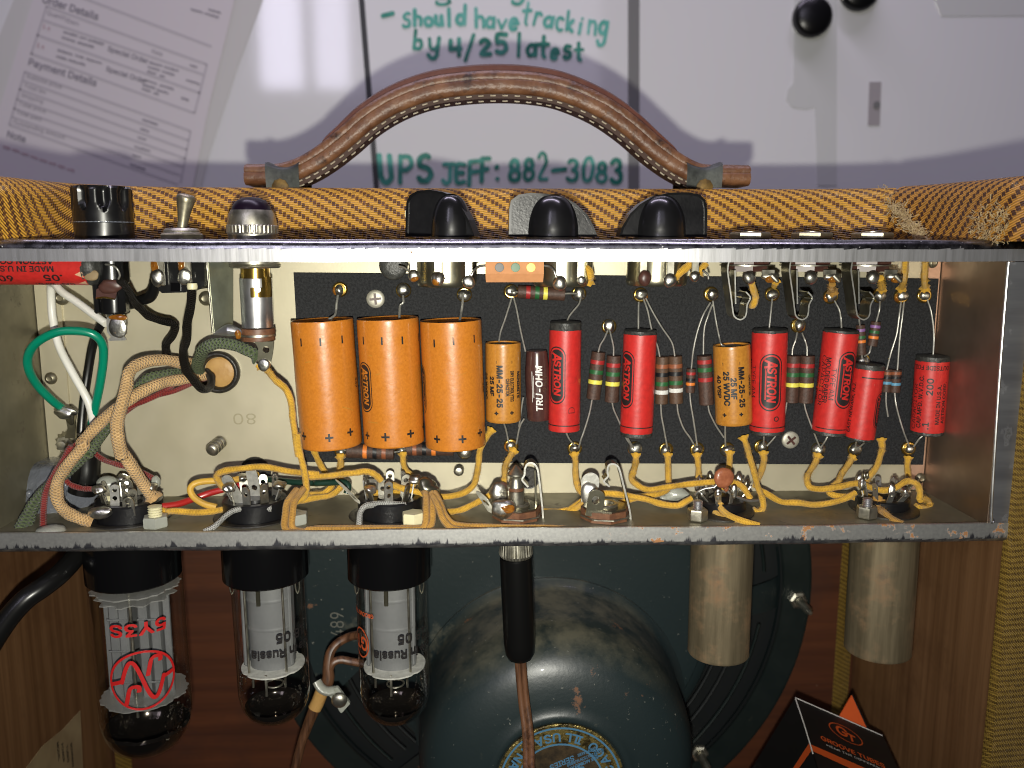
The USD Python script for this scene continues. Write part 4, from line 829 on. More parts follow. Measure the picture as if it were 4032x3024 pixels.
mini_cap('small tan capacitor beside the large orange trio', 'A7', (1719, 680), (1722, 1278), 138,
         [('MM-25-25', .0021, .98, .53, asin(-.20), 1), ('25 MF', .0017, 1.05, .53, asin(-.63), 1), ('25 WVDC', .0016, 1.0, .54, asin(-.93), 1), ('CAPACITOR', .0013, .62, .54, asin(.24), 1), ('DRY ELECTROLYTIC', .0013, .66, .53, asin(.49), 1), ('MINIMITE', .0015, .98, .52, asin(.84), 1), ('-  ', .002, 1.2, .225, asin(-.36), 0), ('-  ', .002, 1.2, .225, asin(.5), 0), ('+', .002, .9, .87, asin(-.36), 1), ('+', .002, .9, .865, asin(.5), 1)],
         [('A7', (1785, 340, .0415), (1760, 420), (1735, 500), (1700, 600), (1688, 672, .037)), ('A7', (1720, 1285, .037), (1742, 1350), (1762, 1450, .0415))])
mini_cap('small tan capacitor wedged between a banded resistor and a red capacitor', 'A8', (1718, 697), (1738, 1297), 143,
         [('25 WVDC', .0021, .98, .52, asin(-.33), 1), ('40 VSP', .0018, 1.0, .50, asin(-.72), 1), ('25 MF', .0020, 1.0, .52, asin(.05), 1), ('MM-25-25', .0021, .95, .51, asin(.47), 1), ('CAPACITOR', .0012, .8, .5, asin(.88), 1), ('-  ', .002, 1.2, .21, asin(-.46), 0), ('-  ', .002, 1.2, .205, asin(.42), 0), ('+', .002, .9, .855, asin(-.46), 1), ('+', .002, .9, .85, asin(.42), 1)],
         [('A8', (1575, 360, .0415), (1600, 520), (1625, 640), (1640, 695, .036), (1662, 708, .0375)), ('A8', (1670, 1300, .038), (1670, 1400), (1672, 1480, .0415))])
# red paper capacitors on the board
red_cap('red capacitor touching the dark brown ceramic resistor, its emblem facing left', 'A8', (442, 520), (432, 1352), 127,
        [(logo(.0232, .0076), .475, asin(-.52), 'down'), (band_line(.0064, 0), .935, 0, '0'), (tpoly('D', .0028, 1.1).difference(tpoly('D', .0024, 1.0)), .79, asin(.45), 'up')],
        [('A8', (562, 330, .0415), (545, 385), (500, 440), (470, 480), (452, 525, .038)), ('A8', (440, 1352, .038), (470, 1420), (520, 1480, .0415))], caps=(2.6, 0))
red_cap('red capacitor between the left resistor pair and the white banded resistors', 'A8', (1018, 583), (985, 1398), 131,
        [(logo(.0232, .0076), .455, asin(-.74), 'down'), (band_line(.0064, 0), .895, 0, '0')],
        [('A8', (1005, 370, .0415), (1003, 470), (1003, 580, .038)), ('A8', (915, 1400, .038), (940, 1450), (968, 1495, .0415))], caps=(1.2, 1.8))
red_cap('red capacitor whose emblem faces the front squarely, right of the second tan one', 'B1', (452, 575), (428, 1378), 139,
        [(logo(.0232, .0092), .485, asin(.13), 'down'), (band_line(.0066, 0), .915, 0, '0'), (tpoly('TYPE AM', .0021, 1.05), .485, asin(-.80), 'down'), (tpoly('MOLDED PAPER', .0018, .9, True), .48, asin(-.97), 'down'), (Point(0, 0).buffer(.0011).difference(Point(0, 0).buffer(.0007)), .83, asin(.5), '0')],
        [('B1', (470, 345, .0415), (460, 440), (447, 570, .038)), ('B1', (405, 1378, .038), (405, 1430), (400, 1475, .0415))], caps=(.9, 1.6))
red_cap('tilted red capacitor printed with two columns beside its emblem, behind the short one', 'B1', (1000, 580), (905, 1385), 137,
        [(logo(.0232, .0082), .455, asin(.62), 'down'), (sbox(-.0072, -.00022, .0065, .00022), .925, 8, '0'), (tpoly('TYPE AM', .0020, 1.1), .50, asin(-.12), 'down'), (tpoly('MOLDED PAPER', .0019, .92, True), .47, asin(-.46), 'down'), (tpoly('CAPACITOR', .0022, 1.15), .48, asin(-.72), 'down'), (tpoly('OUTSIDE FOIL', .0018, .9, True), .5, asin(-.95), 'down')],
        [('B1', (950, 360, .0415), (985, 430), (998, 500), (1003, 575, .038)), ('B1', (900, 1390, .039), (875, 1440), (845, 1485, .0415))], caps=(.8, 1.6))
red_cap('short red capacitor leaning in front of a taller one, town name up its left edge', 'B1', (1222, 845), (1138, 1428), 115,
        [(sbox(-.0042, -.00025, .0062, .00025), .165, 18, '0'), (tpoly('EAST NEWARK, N.J.', .0017, .92, True), .57, asin(-.80), 'up'), (logo(.0145, .0062), .58, asin(.97), 'down')],
        [('B1', (1200, 800, .037), (1203, 850, .034)), ('B1', (1120, 1425, .035), (1113, 1455, .038), (1110, 1490, .0415)), ('B1', (1175, 1425, .035), (1175, 1452, .038), (1130, 1492, .0415))], Y=.0335, caps=(1.6, 1.0))
red_cap('red capacitor standing alone at the far right end of the board', 'B1', (1704, 780), (1657, 1383), 128,
        [(tpoly('OUTSIDE FOIL', .0017, .95, True), .135, asin(-.02), '180'), (tpoly('CAPACITOR', .0021, 1.1), .635, asin(-.80), 'up'), (tpoly('CAP.MFD. W.V.D.C.', .0018, .95, True), .565, asin(-.52), 'up'), (tpoly('.1', .0024, 1.1, True), .86, asin(-.12), 'up'), (tpoly('200', .0024, 1.15, True), .37, asin(-.02), 'up'), (tpoly('MADE IN U.S.A.', .0016, 1.0, True), .59, asin(.52), 'up'), (tpoly('ASTRON CORP.', .0016, 1.05, True), .57, asin(.80), 'up'), (tpoly('MOLDED PAPER', .0016, 1.0, True), .55, asin(-.97), 'up')],
        [('B1', (1662, 350, .0415), (1690, 440), (1708, 560), (1712, 660), (1706, 778, .038)), ('B1', (1640, 1385, .039), (1600, 1420), (1558, 1480, .0415))], caps=(1.6, 1.4))
# red capacitor across the fuse holder, cut by the left edge of the picture
t, cy = red_cap('red capacitor lying sideways by the fuse holder, cut by the left edge of the photo', 'A5', (-160, 88), (665, 92), 132,
        [(tpoly('MADE IN U.S.A.', .0021, 1.25), .62, asin(.02), '0')] * 0, [('C7', (760, 290, .010), (780, 230, .009), (740, 140, .008), (660, 90, .009), (575, 78, .012))], Y=.0145, caps=(1, 0))
rr = cy.r
def decal_side(s, poly, tt, ang, flip=True, lift=.00006):
    r = s.r + lift; v, f = tri2(poly); v3, f = trimesh.remesh.subdivide_to_size(np.c_[v, np.zeros(len(v))], f, .0009, max_iter=12)
    k = -1 if flip else 1; up = Z_ - s.a * (Z_ @ s.a); n = s.n; w = -unit(np.cross(s.a, n)); w = w if w[2] < 0 else -w
    ph = math.radians(ang) - k * v3[:, 1] / r
    P = s.p0 + np.outer(tt * s.L + k * v3[:, 0], s.a) + r * (np.outer(np.cos(ph), n) + np.outer(np.sin(ph), w))
    nf = np.cross(P[f[:, 1]] - P[f[:, 0]], P[f[:, 2]] - P[f[:, 0]]); out = P[f].mean(1) - s.p0; out -= np.outer(out @ s.a, s.a); fl = (nf * out).sum(1) < 0; f = f.copy(); f[fl] = f[fl][:, ::-1]
    return trimesh.Trimesh(P, f, process=False)
def on0(px): return (U('A5', px, 90, .0145)[0] - cy.p0[0]) / cy.L
for tx, h, sx, px, py, bo in (('MADE IN U.S.A.', .0019, 1.15, 225, 108, 1), ('ASTRON CORP.', .0019, 1.2, 215, 55, 1), ('.05', .0026, 1.3, 435, 172, 1), ('600', .0026, 1.2, 65, 178, 1), ('CAP. MFD.', .0018, 1.1, 420, 216, 1)):
    t.part('printing', decal_side(cy, tpoly(tx, h, sx, bo), on0(px), asin((py - 90) / 134)), 'print_black', kind='stuff')
V, Fc = lathe([(rr * 1.0, -.0012), (rr * 1.005, .0), (rr * .98, .0022), (rr * .80, .0034), (rr * .5, .0042), (0, .0044)], cy.p1, cy.a, 30, fn=lambda th, i: 1 + .03 * np.sin(4 * th + 2 * i))
t.part('wax_end', (V, Fc), 'black_wax', smooth=40)
t.part('bare_spot', lump(cy.p1 + A_([.0018, -rr * .78, -.0028]), .0026, (1, .35, .8), 5, .1), 'chart_paper', smooth=True)
tr = [decal_side(cy, Polygon([(0, -.0014), (.0028, 0), (0, .0014)]), (cy.L - .0006) / cy.L, an, True) for an in (-30, 25, 62)]
t.part('torn_edge', cat(*tr), 'paper_torn', kind='stuff')

# ------------------------------------------------------------------ resistors
def resistor(label, c, p0, p1, r, bands, lead, Y=None, body='resistor_brown', group=None):
    Yd = BF - S(c, r, .0385) - .0009 if Y is None else Y
    r = S(c, r, Yd) * .97; a, b = U(c, *p0, Yd), U(c, *p1, Yd); L = np.linalg.norm(b - a); ax = (b - a) / L
    t = Thing('banded_resistor', label, 'resistor', (a + b) / 2, group)
    t.part('body', lathe([(0, 0), (r * .93, 0), (r, .0002), (r, L * .5), (r, L - .0002), (r * .93, L), (0, L)], a, ax, 26), body, smooth=30)
    for tt, cc in bands:
        w = .00088 if r > .0022 else .0006; h = L * tt
        t.part('band', lathe([(r * .99, h - w), (r * 1.012, h - w * .9), (r * 1.012, h + w * .9), (r * .99, h + w)], a, ax, 26, fn=lambda th, i: 1 + .004 * np.sin(4 * th)), 'band_' + cc, smooth=30)
    leads(t, lead)
RL = [('A8', (410, 305, .038), (470, 305), (525, 310, .0405))]
resistor('horizontal resistor with red, green and yellow bands under the peach capacitor', 'A8', (75, 290), (437, 310), 52, [(.22, 'red'), (.41, 'green'), (.585, 'yellow')], [('A8', (437, 305, .039), (480, 303), (530, 305, .0415)), ('A8', (75, 293, .039), (50, 290), (25, 288, .0415))])
resistor('slanted resistor with a yellow band, left one of the pair by the first red capacitors', 'A8', (697, 752), (655, 1113), 56, [(.21, 'red'), (.42, 'green'), (.63, 'yellow')], [('A8', (765, 590, .0415), (740, 650), (710, 700), (695, 755, .0395)), ('A8', (648, 1112, .0395), (625, 1230), (585, 1360), (560, 1430), (545, 1490, .0415))])
resistor('resistor with a yellow band half behind the red capacitor right of its twin', 'A8', (815, 780), (797, 1136), 57, [(.20, 'red'), (.39, 'green'), (.60, 'yellow')], [('A8', (785, 595, .0415), (800, 660), (812, 720), (812, 782, .0395)), ('A8', (800, 1136, .0395), (815, 1200), (860, 1300), (900, 1400), (955, 1485, .0415))])
resistor('resistor with green and white bands against the right side of a red capacitor', 'A8', (1187, 788), (1180, 1150), 52, [(.20, 'brown'), (.375, 'black'), (.57, 'green'), (.745, 'white')], [('A8', (1042, 345, .0415), (1075, 440), (1105, 580), (1150, 710), (1167, 790, .0395)), ('A8', (1175, 1150, .0395), (1180, 1240), (1200, 1350), (1225, 1485, .0415))], body='resistor_light')
resistor('resistor with green and white bands, right one of its touching pair', 'A8', (1285, 783), (1294, 1146), 56, [(.205, 'brown'), (.365, 'black'), (.555, 'green'), (.715, 'white')], [('A8', (1060, 340, .0415), (1110, 440), (1180, 560), (1260, 680), (1283, 785, .0395)), ('A8', (1300, 1146, .0395), (1310, 1230), (1350, 1340), (1405, 1420), (1440, 1488, .0415))], body='resistor_light')
resistor('tiny resistor with a bright orange band hanging alone on thin wires', 'A8', (1408, 880), (1400, 1065), 37, [(.2, 'red'), (.45, 'black'), (.63, 'orange')], [('A8', (1555, 375, .0415), (1500, 470), (1455, 600), (1425, 740), (1410, 880, .041)), ('A8', (1398, 1065, .041), (1405, 1150), (1430, 1300), (1455, 1475, .0415))])
resistor('resistor with two red bands and one green, left of the second tan capacitor', 'A8', (1508, 780), (1527, 1156), 59, [(.12, 'red'), (.28, 'green'), (.48, 'red')], [('A8', (1572, 385, .0415), (1540, 470), (1508, 580), (1502, 770, .0395)), ('A8', (1538, 1156, .0395), (1550, 1220), (1600, 1320), (1660, 1410, .0405))])
resistor('resistor with a yellow band half hidden behind the squarely facing red capacitor', 'B1', (634, 780), (618, 1140), 54, [(.20, 'red'), (.40, 'green'), (.615, 'yellow')], [('B1', (662, 605, .0415), (650, 660), (628, 720), (622, 775, .0395)), ('B1', (582, 1140, .0395), (560, 1260, .0405), (500, 1390), (430, 1475, .0415))])
resistor('resistor with a yellow band, right of its twin under the jack spring', 'B1', (741, 780), (725, 1142), 58, [(.21, 'red'), (.40, 'green'), (.615, 'yellow')], [('B1', (700, 608, .0415), (720, 660), (735, 710), (737, 782, .0395)), ('B1', (715, 1142, .0395), (730, 1210), (770, 1320), (835, 1485, .0415))])
resistor('small violet and orange banded resistor close behind the tilted red capacitor', 'B1', (1147, 545), (1158, 775), 36, [(.17, 'violet'), (.40, 'green'), (.545, 'orange')], [('B1', (1130, 455, .0405), (1137, 500), (1143, 548, .041)), ('B1', (1158, 775, .041), (1160, 800, .0415))])
resistor('small violet and orange banded resistor leaning free, upper right of its twin', 'B1', (1268, 520), (1237, 707), 39, [(.20, 'violet'), (.42, 'green'), (.645, 'orange')], [('B1', (1297, 365, .0415), (1293, 430), (1270, 522, .041)), ('B1', (1230, 707, .041), (1215, 760), (1180, 785, .0415))])
resistor('small blue banded resistor half hidden by the short red capacitor', 'B1', (1357, 885), (1345, 1060), 37, [(.17, 'brown'), (.36, 'black'), (.59, 'blue')], [('B1', (1460, 368, .0415), (1445, 480), (1425, 620), (1385, 750), (1350, 890, .041)), ('B1', (1345, 1060, .041), (1345, 1150, .0415), (1360, 1250, .042))])
resistor('small blue banded resistor in full view left of the lone red capacitor', 'B1', (1421, 890), (1411, 1062), 43, [(.14, 'brown'), (.33, 'black'), (.62, 'blue')], [('B1', (1483, 368, .0415), (1470, 480), (1450, 640), (1432, 892, .041)), ('B1', (1410, 1062, .041), (1420, 1150), (1450, 1270), (1485, 1380), (1525, 1485, .0415))])
resistor('horizontal resistor, its orange band near the left end, under the first two orange capacitors', 'A7', (520, 1512), (882, 1526), 58, [(.39, 'orange'), (.60, 'black'), (.79, 'brown')], [('A7', (470, 1500, .041), (522, 1512, .0395)), ('A7', (882, 1524, .0395), (930, 1515, .041))])
resistor('horizontal resistor, its orange band near the right end, under the rightmost orange capacitor', 'A7', (975, 1500), (1340, 1502), 52, [(.18, 'brown'), (.385, 'black'), (.58, 'orange')], [('A7', (930, 1500, .041), (977, 1500, .0395)), ('A7', (1338, 1502, .0395), (1400, 1510, .041))])
# dark ceramic resistor
r = S('A8', 96, .0375); Y = BF - r - .0006; a, b = U('A8', 221, 738, Y), U('A8', 233, 1272, Y); cy = Cyl(a, b, r); L = cy.L
t = Thing('ceramic_resistor', 'dark brown ceramic resistor with white lettering beside the first red capacitor', 'resistor', (a + b) / 2)
t.part('body', lathe([(0, .0002), (r * .5, .0), (r * .80, .0002), (r * .86, .001), (r * .93, .0045), (r * .99, .0075), (r, L * .40), (r * .985, L * .55), (r, L - .0075), (r * .97, L - .005), (r * .93, L - .0035), (r * .92, L - .0008), (r * .86, L), (0, L)], a, cy.a, 40), 'ceramic_brown', smooth=50)
t.part('printing', cy.decal(tpoly('TRU-OHM', .0026, 1.03, True, .15), .52, asin(.13), 'up'), 'print_white', kind='stuff')
t.part('printing', cy.decal(unary_union([sbox(-.0062, -.0001, .0062, .0001), affinity.translate(sbox(-.0045, -.0001, .0045, .0001), 0, -.0006)]), .50, asin(-.42), 'up'), 'print_white', kind='stuff')
t.part('printing', cy.decal(tpoly('250', .0026, 1.0).difference(tpoly('250', .0026, 1.0).buffer(-.0002)), .46, asin(.62), 'up'), 'resistor_light', kind='stuff')
leads(t, [('A8', (45, 335, .0415), (70, 440), (100, 600), (135, 750, .039)), ('A8', (125, 1265, .039), (90, 1330), (65, 1460, .0415)), ('A8', (118, 1100, .0405), (105, 1180, .0405), (85, 1330, .041))])

# ================================================================== WIRES
def frill(P, r, m):
    d = unit(P[0] - P[1]); return lathe([(r * .9, -.0012), (r * 1.15, -.0006), (r * 1.55, .0002), (r * 1.5, .0005), (r * .6, .0001), (0, .0001)], P[0], d, 14, fn=lambda t, i: 1 + .16 * np.sin(5 * t + i) + .08 * np.sin(9 * t))
FZ = []
def wire(name, label, P, r, m, frills=(), group=None, sub=7, cat_='wire', n=12, fuzz=0, seed=1):
    P = A_(P); t = Thing(name, label, cat_, P[0], group)
    if m.endswith('cloth') or m.endswith('braid'):
        g = np.random.RandomState(len(label) * 7 + 3); k = max(4, int(len(P) * 3)); r0 = np.interp(np.linspace(0, 1, k), np.linspace(0, 1, np.size(r)), np.atleast_1d(r)) if np.size(r) > 1 else np.full(k, r)
        P = P.copy(); P[1:-1] += g.randn(*P[1:-1].shape) * np.mean(r0) * .16
        r = r0 * (1 + .055 * g.randn(k)).clip(.86, 1.16)
    t.part('jacket', tube(P, r, n, sub), m)
    if 0 in frills: t.part('frayed_end', frill(P, np.atleast_1d(r)[0], m), m, smooth=60)
    if 1 in frills: t.part('frayed_end', frill(P[::-1], np.atleast_1d(r)[-1], m), m, smooth=60)
    if fuzz and len(P) > 2:
        g = np.random.RandomState(seed); C = catmull(P, 12); ms = []
        for _ in range(int(fuzz * np.linalg.norm(np.diff(C, axis=0), axis=1).sum() * 1000)):
            k = g.randint(1, len(C) - 1); T = unit(C[k + 1] - C[k - 1]); N, B = frame(T); a = g.rand() * 6.283; d = math.cos(a) * N + math.sin(a) * B; o = C[k] + d * np.atleast_1d(r)[0] * .95
            e = unit(d + g.randn() * .7 * T + .3 * g.randn(3)); l = .0009 * (.4 + g.rand()); s = np.cross(e, T) * .00006
            ms.append((A_([o - s, o + s, o + e * l]), A_([(0, 1, 2)])))
        V = np.vstack([q[0] for q in ms]); Fq = np.vstack([q[1] + 3 * i for i, q in enumerate(ms)])
        t.part('cloth_fuzz', (V, Fq), m, smooth=False, kind='stuff')
    return t
YW = 'yellow_cloth'; WR = .00128
nW = [0]
def yw(label, P, frills=(), m=YW, r=WR):
    nW[0] += 1; wire('cloth_wire', label, P, r, m, frills, fuzz=11, seed=nW[0])
yw('long yellow cloth wire hanging from the pilot lamp past the leftmost orange capacitor', path('A5', (1893, 812, .024), (1940, 850, .022), (2000, 915, .020), (2075, 980, .019), (2112, 1080, .019), (2125, 1200, .019), (2140, 1340, .019), (2165, 1470, .019), 'A6', (1988, 10, .019), (2008, 120, .019), (2035, 240, .019), (2055, 350, .019), (2045, 430, .020), (1985, 470, .020)), (0,))
yw('yellow cloth wire arching from the second tube socket over to the third socket', path('A6', (1500, 375, .022), (1465, 330, .020), (1450, 295, .019), (1500, 265, .019), (1620, 245, .020), (1780, 240, .021), (1950, 262, .022), (2130, 292, .022), 'B3', (40, 252, .022), (180, 250, .021), (290, 240, .020), (400, 222, .019), (490, 215, .019), (560, 240, .020), (605, 285, .021)), ())
yw('yellow cloth wire dropping from the leftmost bottom eyelet and turning left behind the long wire', path('B3', (282, 100, .040), (275, 160, .037), (272, 230, .034), (285, 300, .030), (265, 360, .027), (190, 405, .027), (80, 428, .028), (-40, 440, .028), 'A6', (2080, 440, .029), (1960, 452, .030), (1850, 435, .030)), (0,))
yw('yellow cloth wire emerging under the leftmost orange capacitor and looping down left', path('B3', (65, 20, .040), (95, 100, .039), (150, 190, .037), (205, 270, .034), (215, 330, .031), (150, 385, .030), (60, 395, .031), (-60, 405, .032)))
yw('yellow cloth wire from the eyelet between the lower horizontal resistors to the third socket', path('B3', (778, 80, .040), (785, 140, .038), (815, 200, .036), (855, 260, .033), (855, 320, .030), (790, 365, .028), (660, 385, .027), (520, 382, .026)), (0,))
yw('yellow cloth wire from beside the first small tan capacitor curving left to the third socket', path('A7', (1628, 1355, .042), (1590, 1420, .040), (1555, 1500, .038), 'B3', (1375, 160, .034), (1362, 240, .031), (1340, 320, .028), (1260, 385, .026), (1130, 412, .025), (990, 398, .024), (870, 375, .024), (760, 350, .023), (670, 312, .022)), (0,))
yw('yellow cloth wire from the eyelet under the first small tan capacitor to the plugged jack', path('B3', (1648, 55, .040), (1620, 110, .037), (1590, 180, .033), (1578, 250, .029), (1570, 330, .025)), (0,))
yw('yellow cloth wire running left along the floor from the plugged jack', path('B3', (1490, 385, .022), (1420, 430, .021), (1330, 475, .021), (1230, 512, .021), (1120, 530, .021), (1040, 520, .022)))
yw('yellow cloth wire between the two floor jacks behind the bent spring', path('B3', (1870, 522, .026), (1960, 530, .026), (2060, 522, .026), (2140, 490, .026), (2205, 435, .026), 'B4', (60, 585, .025), (150, 555, .024), (225, 495, .022)))
yw('yellow cloth wire from the eyelet under the first red capacitor to the empty jack', path('B4', (138, 90, .040), (142, 150, .038), (138, 250, .034), (150, 340, .030), (190, 405, .027), (235, 440, .025)), (0,))
yw('yellow cloth wire sagging from the empty jack to the left shield socket', path('B4', (320, 432, .023), (420, 428, .022), (540, 435, .022), (660, 450, .022), (780, 485, .022), (900, 520, .022), (1030, 528, .022), (1110, 505, .022), (1165, 465, .022)))
yw('yellow cloth wire from the second red capacitor sweeping right under the ceramic disc', path('B4', (672, 95, .040), (668, 160, .038), (648, 230, .034), (640, 300, .031), (680, 360, .028), (770, 388, .026), (900, 380, .025), (1050, 355, .024), (1200, 335, .023), (1350, 328, .022), (1500, 328, .021), (1590, 360, .021), (1640, 420, .021), (1665, 470, .021)), (0,))
yw('yellow cloth wire from the eyelet under the left white banded resistor, ducking behind', path('B4', (950, 95, .040), (950, 200, .037), (957, 300, .033), (950, 380, .030), (880, 425, .029), (770, 455, .029), (640, 485, .029), (520, 510, .029), (430, 528, .029)), (0,))
yw('short yellow cloth wire from the eyelet under the right white banded resistor', path('B4', (1205, 95, .040), (1215, 200, .037), (1215, 300, .033), (1220, 360, .030)), (0,))
yw('short yellow cloth wire from the eyelet under the second small tan capacitor behind the disc', path('B4', (1488, 75, .040), (1490, 180, .037), (1470, 300, .033), (1440, 380, .029)), (0,))
yw('long yellow cloth wire rising from the left shield socket beside the squarely facing capacitor', path('B1', (250, 1412, .041), (275, 1480, .039), 'B4', (1655, 90, .035), (1680, 180, .032), (1705, 280, .029), (1735, 380, .026), (1770, 470, .023), (1775, 550, .022), (1745, 588, .021), (1690, 570, .021)), (0,))
yw('yellow cloth wire from the eyelet under the squarely facing red capacitor', path('B4', (1782, 80, .040), (1785, 140, .038), (1755, 240, .034), (1725, 310, .031), (1715, 370, .029)), (0,))
yw('yellow cloth wire drooping between the two shield sockets', path('B5', (728, 335, .028), (790, 370, .027), (880, 400, .025), (1000, 425, .024), (1120, 436, .024), (1230, 428, .024), (1330, 392, .024), (1420, 348, .024)))
yw('yellow cloth wire snaking from the tilted red capacitor over the right shield socket', path('B5', (1140, 85, .040), (1125, 140, .038), (1085, 200, .035), (1065, 250, .032), (1090, 310, .029), (1170, 325, .027), (1300, 308, .026), (1430, 295, .025), (1530, 318, .024), (1620, 330, .023), (1710, 312, .022), (1790, 270, .022), (1860, 285, .022), (1888, 340, .022), (1880, 400, .022)), (0,))
yw('yellow cloth wire from the eyelet under the short red capacitor, looping at its foot', path('B5', (1392, 98, .040), (1360, 160, .037), (1315, 220, .034), (1290, 270, .031), (1235, 320, .029), (1230, 355, .028), (1290, 375, .026), (1370, 392, .025), (1410, 385, .025)), (0,))
yw('yellow cloth wire rising beside the short red capacitor from the right shield socket', path('B1', (1308, 1432, .042), (1318, 1500, .040), 'B5', (1605, 60, .039), (1570, 160, .036), (1510, 245, .033), (1478, 310, .030), (1490, 370, .027), (1545, 385, .026)), (0,))
yw('yellow cloth wire from the eyelet under the lone red capacitor', path('B5', (1798, 100, .040), (1802, 170, .038), (1800, 240, .035), (1795, 320, .032)), (0,))
yw('small yellow loop of cloth wire at the right end of the floor', path('B5', (1885, 400, .024), (1925, 395, .026), (1960, 430, .027), (1940, 462, .025), (1890, 465, .023), (1850, 445, .023)))
yw('yellow cloth wire from the second eyelet from the right up to the panel', path('C4', (1560, 20, .028), (1555, 130, .029), (1530, 250, .033), (1510, 385, .041)), (1,))
yw('yellow cloth wire from the top right corner eyelet up to the control panel', path('C4', (1822, 20, .030), (1820, 130, .032), (1815, 250, .036), (1818, 380, .041)), (1,))
yw('short yellow wire end dangling from the left input jack', path('C3', (1345, 225, .027), (1360, 290, .029), (1378, 370, .031), (1365, 430, .032), (1335, 440, .032)))
yw('short yellow wire between the middle input jack and its eyelet', path('C3', (1575, 215, .036), (1560, 255, .040)), (0,))
yw('short stained wire between the right input jack and its eyelet', path('C4', (595, 330, .036), (600, 380, .038), (600, 430, .041)), (1,), m='dirty_cloth')
yw('short yellow wire from the right jack solder blob to its eyelet', path('C4', (1230, 255, .032), (1240, 320, .036), (1250, 395, .041)), (1,))
yw('yellow cloth wire arching behind the peach capacitor lug', path('C2', (1780, 165, .022), (1830, 95, .022), (1920, 62, .022), (1990, 95, .022), (2030, 150, .023), (2010, 205, .024)), (1,), r=.00165)
yw('yellow cloth wire end on the middle lug of the third control', path('C3', (620, 165, .020), (680, 115, .020), (760, 60, .020), (820, 20, .020)), (0,), r=.0015)
yw('yellow cloth wire end on the right lug of the third control', path('C3', (845, 130, .022), (880, 85, .022), (915, 40, .022)), (0,), r=.0014)
yw('tuft of yellow cloth wire on the middle lug of the first control', path('C2', (605, 120, .022), (615, 85, .023), (605, 30, .024)), (0,), r=.0019)
yw('yellow cloth wire lying between the first and second tube sockets', path('A6', (1105, 535, .017), (1180, 528, .016), (1300, 540, .016), (1420, 535, .017), (1530, 512, .017)), (0,))
# grimy heater pair
def pair(label, P, off, r=.0013, m='dirty_cloth'):
    P = A_(P); t = Thing('twisted_heater_pair', label, 'wire pair', P[0])
    for s in (-1, 1): t.part('strand', tube(P + s * A_(off), r, 12, 7), m)
pair('grimy yellow wire pair folded beside the second socket, running along the rim', path('A6', (2010, 385, .017), (1975, 430, .013), (1945, 480, .010), (1935, 560, .0075), (1930, 630, .006), (1965, 668, .005), (2080, 668, .0045), 'B3', (60, 672, .0045), (300, 668, .0045), (600, 668, .0045), (850, 668, .0045), (955, 660, .0055), (985, 600, .007), (985, 500, .009), (985, 400, .013), (965, 355, .016)), (.00120, .0006, 0))
pair('grimy yellow wire pair leaving the third socket to the right along the rim', path('B3', (1000, 370, .016), (1035, 420, .012), (1070, 490, .009), (1100, 570, .007), (1160, 640, .0055), (1260, 662, .005), (1420, 668, .0045), (1650, 674, .0045), (1900, 676, .0045), (2150, 690, .0045)), (.0003, .0011, .0004))
pair('yellow wire pair slanting from the left shield socket down to the rim', path('B4', (1385, 535, .017), (1390, 575, .015), (1450, 630, .011), (1540, 670, .008), (1630, 700, .006), (1720, 725, .005)), (.0009, -.0006, .0009), m='yellow_cloth')
yw('grimy yellow wire bending from the right shield socket down to the rim', path('B5', (1578, 410, .019), (1590, 460, .016), (1630, 510, .011), (1690, 550, .008), (1760, 580, .006)), (0,), m='dirty_cloth', r=.0015)
# plastic wires of the transformer
wire('plastic_wire', 'yellow plastic wire bent in a loop left of the second socket', path('A6', (1720, 285, .036), (1650, 305, .030), (1540, 325, .026), (1400, 330, .023), (1310, 345, .021), (1275, 385, .020), (1300, 440, .019), (1370, 485, .018), (1450, 505, .018)), .00128, 'yellow_plastic')
wire('plastic_wire', 'red plastic wire between the rear grommet and the first socket', path('A6', (1700, 335, .036), (1620, 355, .031), (1500, 385, .028), (1390, 415, .027), (1300, 448, .025), (1190, 485, .021), (1085, 500, .018)), .0013, 'red_plastic')
wire('plastic_wire', 'dark green plastic wire passing behind the long yellow one', path('A6', (1745, 310, .038), (1850, 325, .033), (1980, 338, .030), (2130, 345, .028), 'B3', (90, 308, .026), (220, 302, .025), (310, 300, .024), (345, 330, .023), (330, 390, .022)), .00125, 'dark_green_plastic')
# left-hand side
wire('braided_sleeve', 'thick beige braided wire curving down from the grommet to the right of the first socket', path('A5', (1420, 800, .041), (1310, 785, .033), (1170, 768, .027), (1040, 785, .022), (950, 860, .018), (905, 970, .015), (870, 1090, .013), (845, 1220, .012), (850, 1340, .0115), (885, 1470, .0115), 'A6', (820, 130, .012), (880, 240, .014), (955, 345, .017), (1025, 440, .019)), .00232, 'beige_braid', (1,), n=16, fuzz=4)
wire('braided_sleeve', 'thick beige braided wire sweeping left and hooking round to the front of the first socket', path('A5', (1480, 880, .041), (1340, 915, .034), (1180, 945, .028), (1020, 1005, .023), (880, 1085, .018), (740, 1215, .014), (610, 1370, .011), 'A6', (560, 90, .009), (450, 220, .0075), (395, 340, .007), (395, 440, .0075), (440, 535, .009), (520, 588, .0105), (610, 600, .012)), .0022, 'beige_braid', (1,), n=16, fuzz=4, seed=2)
wire('braided_sleeve', 'thick green braided wire arching from the grommet to the pilot lamp lug', path('A5', (1455, 880, .043), (1435, 820, .036), (1440, 740, .030), (1500, 675, .026), (1600, 655, .024), (1720, 670, .0235), (1810, 700, .0235), (1865, 735, .024)), (.0022, .0023, .0023, .0023, .0023, .0022, .0021, .0023), 'green_braid', (1,), n=16, fuzz=5, seed=3)
